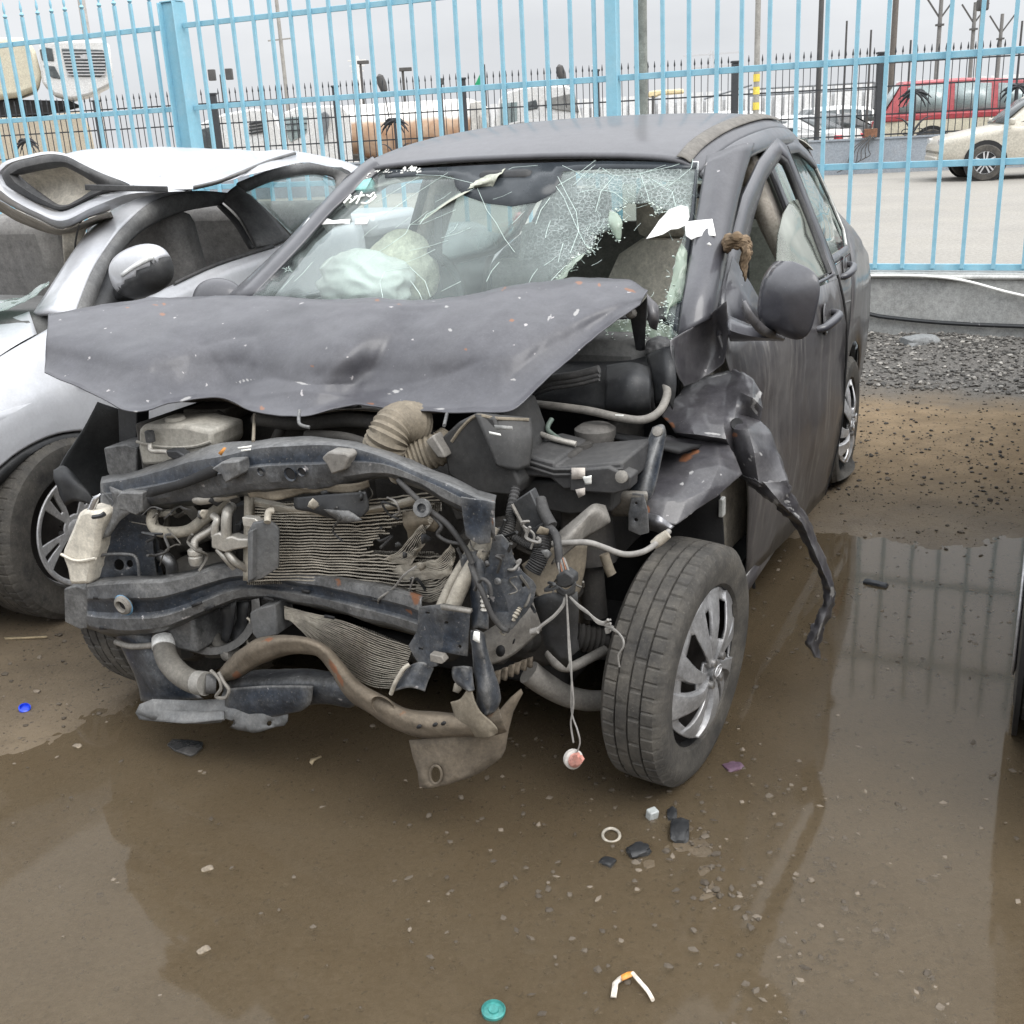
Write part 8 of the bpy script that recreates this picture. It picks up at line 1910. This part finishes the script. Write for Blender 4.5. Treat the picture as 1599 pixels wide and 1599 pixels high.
for k in range(26):
    x, y = random.choice(((640, 860), (700, 880), (590, 760), (820, 850), (760, 870), (310, 790), (500, 770), (690, 1000), (740, 1090)))
    x += random.uniform(-40, 40); y += random.uniform(-25, 25); s_ = random.uniform(6, 15); a_ = random.uniform(0, 6.28)
    plate('broken_bit', random.choice((blackp, ductm, alum, steelb, blackp)), car, [(x + s_ * random.uniform(.4, 1) * cos(a_ + t), y + s_ * random.uniform(.4, 1) * sin(a_ + t)) for t in (0, 1.1, 2.2, 3.4, 4.6, 5.5)], [], (lambda x0, rr: lambda x, y: P(x, y, r=rr + .0012 * (x - x0)))(x, random.uniform(-.40, -.32)), thick=.003, maxlen=6, crum=(.005, 30, k))
# ---------------------------------------------------------------- engine bay bulk, underside, suspension
EB = M('engine_grime', (.030, .028, .026), .8, 0, .35, 7, dust=.45, dustc=(.075, .065, .053), bump=.5, bs=40)
eng = MB().box((-.05, .20, .50), (.72, .42, .42)).box((.33, .18, .40), (.34, .38, .34)).box((-.44, .12, .38), (.22, .26, .26)).build('engine', EB, car, bevel=.03)
for k in range(26):
    random.seed(100 + k)
    c = V(random.uniform(-.55, .50), random.uniform(-.12, .02), random.uniform(.25, .70)); d = random.choice(((.05, .04, .04), (.03, .05, .06), (.07, .03, .03)))
    if k % 2: MB().box(c, d, Matrix.Rotation(random.uniform(-.5, .5), 3, 'Y')).build('engine_lump', EB, eng, bevel=.006)
    else: MB().lathe([(d[0] * .6, 0), (d[0] * .6, d[1]), (d[0] * .4, d[1] + .01)], c, (random.uniform(-.6, .6), -1, random.uniform(-.2, .5)), 16).build('engine_lump', EB, eng)
MB().box((0, .48, .60), (1.34, .03, .85)).build('bulkhead', blackd, car)
MB().box((-.57, .15, .62), (.04, .62, .42)).build('inner_wing', EB, car, bevel=.01); MB().box((.56, .22, .62), (.04, .5, .36)).build('inner_wing', EB, car, bevel=.01)
MB().box((.36, .05, .36), (.40, .10, .08)).build('subframe', rusty, car, bevel=.01)
MB().box((0, .25, .17), (1.0, .34, .08)).build('subframe', blackd, car, bevel=.02)
MB().box((-.40, -.06, .33), (.10, .5, .10)).build('frame_rail', steelb, car, bevel=.01)
rtube('suspension_arm', steelg, [(826, 1050, -.16), (850, 1068, -.14), (880, 1085, -.10), (915, 1094, -.06), (948, 1094, -.02)], lambda q: .030 - .006 * q, seg=12)
rtube('anti_roll_bar', steelg, [(858, 1020, -.14), (872, 1038, -.16), (892, 1042, -.14), (918, 1030, -.1), (945, 1016, -.04)], .012)
rtube('drive_shaft', EB, [(885, 990, -.02), (950, 1004, .02)], .018)
rtube('drive_shaft_boot', EB, [(900, 994, -.01), (940, 1002, .02)], .035, smooth=10, ribs=.85)
MB().tube([V(.60, .03, .38), V(.56, .06, .80)], .03, 12).tube([V(.60, .03, .52), V(.57, .055, .74)], .055, 14).build('strut', EB, car)
MB().tube([V(-.60, .03, .38), V(-.56, .06, .80)], .03, 12).build('strut', EB, car)
rtube('strut_link', ductm, [(944, 866, -.05), (952, 890, -.05), (956, 898, -.05)], .012)

# ---------------------------------------------------------------- rag and papers on the car (things of their own)
rg = MB()
for k, (dx, dy, wd) in enumerate(((0, 0, .011), (1, 5, .010), (-1, -5, .009), (2, 9, .007))):
    rg.tube([P(1132 + dx, 384 + dy, l=.735), P(1138, 378 + dy, l=.76), P(1150 + dx, 375 + dy, l=.785), P(1163, 379 + dy, l=.79), P(1168 + dx, 386 + dy, l=.78)], lambda q: wd + .003 * sin(q * 23 + k), 8, smooth=7)
rg.grid(crumple(net_rows([[P(1156, 378, l=.795), P(1166, 378, l=.80), P(1174, 388, l=.79)], [P(1158, 392, l=.795), P(1167, 394, l=.80), P(1172, 402, l=.79)], [P(1156, 410, l=.785), P(1163, 412, l=.79), P(1166, 418, l=.785)], [P(1160, 432, l=.78), P(1162, 434, l=.78), P(1163, 440, l=.778)]], 8, 9), .006, 34, 2, .6))
tag(rg.build('rag', ragm, None, solid=.004, frame=CAR), 'knotted brown rag tied round the front door window frame', 'rag')
pp_ = plate('paper', papm, None, [(1009, 374), (1018, 362), (1030, 344), (1046, 328), (1064, 321), (1075, 324), (1077, 340), (1072, 352), (1060, 357), (1048, 358), (1036, 366), (1022, 371)], [], lambda x, y: P(x, y, r=wr_(min(x, 1090), y, -.035) - .0003 * (1075 - x)), thick=.0012, maxlen=9, crum=(.004, 12, 3), frame=CAR)
tag(pp_, 'torn white paper stuck on the windscreen beside the hole, larger piece', 'paper')
pp_ = plate('paper', papm, None, [(1070, 347), (1090, 344), (1113, 343), (1118, 368), (1100, 368), (1088, 370), (1080, 374), (1071, 368)], [], lambda x, y: P(x, y, r=wr_(min(x, 1092), y, -.065) - .0004 * max(0, x - 1092)), thick=.0012, maxlen=9, crum=(.003, 14, 6), frame=CAR)
tag(pp_, 'white paper strip folded over the windscreen pillar, smaller piece', 'paper')
pp_ = plate('paper_scrap', papm, None, [(1104, 381), (1108, 379), (1112, 383), (1107, 385)], [], lambda x, y: P(x, y, r=.56), thick=.001, frame=CAR)
tag(pp_, 'tiny white paper scrap stuck on the windscreen pillar', 'paper')

# ================================================================== LITTER ON THE GROUND
def gz(p): 
    h, _, _ = ground_h(np.array([p.x]), np.array([p.y])); return max(float(h[0]), -0.004)
def at(x, y): p = G(x, y); p.z = gz(p); return p
p = at(40, 1112)
tag(MB().lathe([(.016, 0), (.0165, .010), (.013, .012), (.012, .004), (.001, .004)], p, (.25, -.35, .9), 24).build('bottle_cap', bluep, None, frame=1), 'bright blue plastic bottle cap on the mud left of the wreck', 'bottle cap')
p = at(771, 1581)
tag(MB().lathe([(.021, 0), (.022, .012), (.020, .014), (.018, .009), (.010, .010), (.009, .013), (.001, .013)], p, (.05, -.1, 1), 28).build('bottle_cap', tealp, None, frame=1), 'teal screw cap lying in the puddle at the front', 'bottle cap')
def flat_bit(name, mat, poly, th, label, cat, lift=.004, **k):
    o = plate(name, mat, None, poly, [], lambda x, y: (lambda q: V(q.x, q.y, lift + max(0, gz(q))))(G(x, y)), thick=th, frame=1, **k)
    return tag(o, label, cat)
flat_bit('mirror_glass', M('black_mirror', (.03, .032, .034), .15, 0, .1, 9, dust=.4), [(262, 1166), (270, 1158), (300, 1159), (318, 1162), (317, 1170), (306, 1180), (298, 1183), (272, 1174)], .006, 'flat dark rounded plate lying in the water under the bumper', 'plate', bevel=.001)
flat_bit('twig', M('dry_twig', (.30, .24, .15), .9), [(8, 1003), (74, 1000), (76, 1002.5), (10, 1006)], .006, 'dry straw stalk on the mud by the silver car tyre', 'twig')
flat_bit('twig', M('dry_twig', None), [(484, 1193), (486, 1188), (496, 1186), (502, 1183), (503, 1185), (492, 1190), (488, 1197)], .004, 'small bent twig in the puddle under the bumper', 'twig')
p = at(955, 1306)
tag(MB().tube([p + V(.019 * cos(t), .020 * sin(t), .006 + .004 * sin(t)) for t in np.linspace(0, 2 * pi, 25)], .0035, 8, cap=False).build('washer_ring', alum, None, frame=1), 'pale metal ring lying in front of the wheel', 'ring')
p = at(1019, 1277)
tag(MB().box(p + V(0, 0, .012), (.024, .02, .028), Matrix.Rotation(.5, 3, 'Z') @ Matrix.Rotation(.2, 3, 'X')).build('plastic_cube', M('clear_grey_plastic', (.42, .44, .43), .25, 0, .1, 20), None, bevel=.003, frame=1), 'small clear grey plastic cube in front of the wheel', 'plastic bit')
def shard(name, x, y, dims, sd, label, mat=blackp):
    p = at(x, y); lump(name, mat, (p.x, p.y, p.z + dims[2] * .5), dims, label, 'plastic shard', sd, sd * .7, amp=.45)
shard('plastic_shard', 1062, 1301, (.050, .026, .014), 2, 'long black plastic shard in the puddle, largest of the shards by the wheel')
shard('plastic_shard', 998, 1331, (.032, .024, .014), 5, 'black plastic shard in the puddle below the metal ring')
shard('plastic_shard', 949, 1347, (.020, .016, .010), 8, 'small black crumb of plastic left of the shard below the ring')
shard('plastic_shard', 1050, 1272, (.030, .014, .008), 11, 'flat black plastic shard just right of the clear cube')
shard('plastic_shard', 1146, 1198, (.028, .022, .008), 14, 'dull purple scrap on wet ground right of the front tyre', M('purple_scrap', (.10, .055, .085), .6))
shard('plastic_shard', 1368, 913, (.05, .018, .012), 17, 'short dark stick in the puddle among the fence reflections', ironm)
s1 = flat_bit('plastic_strip', M('dirty_white_strip', (.62, .56, .48), .6, 0, .2, 60), [(954, 1562), (957, 1540), (966, 1530), (972, 1528), (976, 1533), (966, 1540), (963, 1562)], .004, 'curved dirty white and orange strip in the puddle at the front', 'plastic strip', maxlen=8, crum=(.006, 30, 2))
sc_ = MB().grid(net_rows([[V(*(G(x, y, .012) - s1.location)) for x, y in ((970, 1524), (980, 1519), (989, 1518))], [V(*(G(x, y, .010) - s1.location)) for x, y in ((972, 1532), (982, 1528), (990, 1524))]], 3, 2)).build('orange_end', orangep, s1, solid=.003)
sc_ = MB().tube([G(988, 1520, .012) - s1.location, G(1000, 1534, .012) - s1.location, G(1012, 1548, .008) - s1.location, G(1020, 1562, .008) - s1.location], .004, 6, smooth=4).build('strip_tail', M('dirty_white_strip', None), s1)
for x, y, lb in ((122, 1165, 'pale flake of plastic on the mud left of the flat plate'), (318, 1484, 'pale angular stone at the edge of the sky reflection, lower left'), (324, 1357, 'pale pebble in the middle of the puddle')):
    p = at(x, y); lump('stone', M('pale_stone', (.24, .20, .15), .8, 0, .3, 90, dust=.4, dustc=(.13, .10, .07), ds=60), (p.x, p.y, p.z + .002), (.016, .011, .007), lb, 'stone', x * .01, x)

# ================================================================== DARK CAR AT THE RIGHT EDGE
q_ = G(1606, 1105)
nb = thing('black_car', 'black car whose front corner and tyre just enter the frame at the right edge', 'car', (q_.x, q_.y, 0), -CAR.a)
bl = M('black_car_paint', (.015, .015, .017), .25, 0, .1, 4, dust=.3, dustc=(.05, .05, .05), coat=.4)
rows = []
for r, zl, zt, hw in ((-.72, .35, .62, .55), (-.66, .25, .74, .70), (-.35, .20, .86, .82), (.4, .20, .98, .86), (1.6, .20, 1.0, .87), (2.8, .22, 1.0, .86), (3.3, .3, .9, .78)):
    cx = .84
    rows.append([V(cx - hw * .94, r, zl), V(cx - hw, r, zl + .16), V(cx - hw, r, zt - .16), V(cx - hw * .92, r, zt - .02), V(cx, r, zt + .04), V(cx + hw * .92, r, zt - .02), V(cx + hw, r, zt - .16), V(cx + hw, r, zl + .16), V(cx + hw * .94, r, zl)])
mb = MB().grid([spline(r, 3) for r in rows]); n = len(mb.v) // len(rows); mb.f.append(tuple(range(n))); mb.f.append(tuple(len(mb.v) - 1 - i for i in range(n)))
mb.build('body', bl, nb, angle=60)
rows = [[V(.84 - a, r, z0), V(.84 - b_, r, z1), V(.84, r, z1 + .03), V(.84 + b_, r, z1), V(.84 + a, r, z0)] for r, z0, z1, a, b_ in ((.5, .97, .99, .8, .7), (1.2, .98, 1.42, .8, .6), (2.2, .98, 1.44, .8, .6), (2.9, .98, 1.05, .8, .7))]
MB().grid(rows).build('cabin', dglass, nb, angle=30)
MB().lathe([(.36, 0), (.36, .012), (.01, .012)], (-.022, 0, .32), (-1, 0, 0), 30, cap=False).build('arch_shade_disc', blackd, nb)  # flat dark disc in place of the shade inside the arch
wheel_hero(nb, (.06, 0, .31), .31, .19, .20, 0, 0, 'alloy', out_sign=-1, rimmat=alloym)
wheel_hero(nb, (.06, 2.5, .31), .31, .19, .20, 0, 0, 'alloy', out_sign=-1, rimmat=alloym)
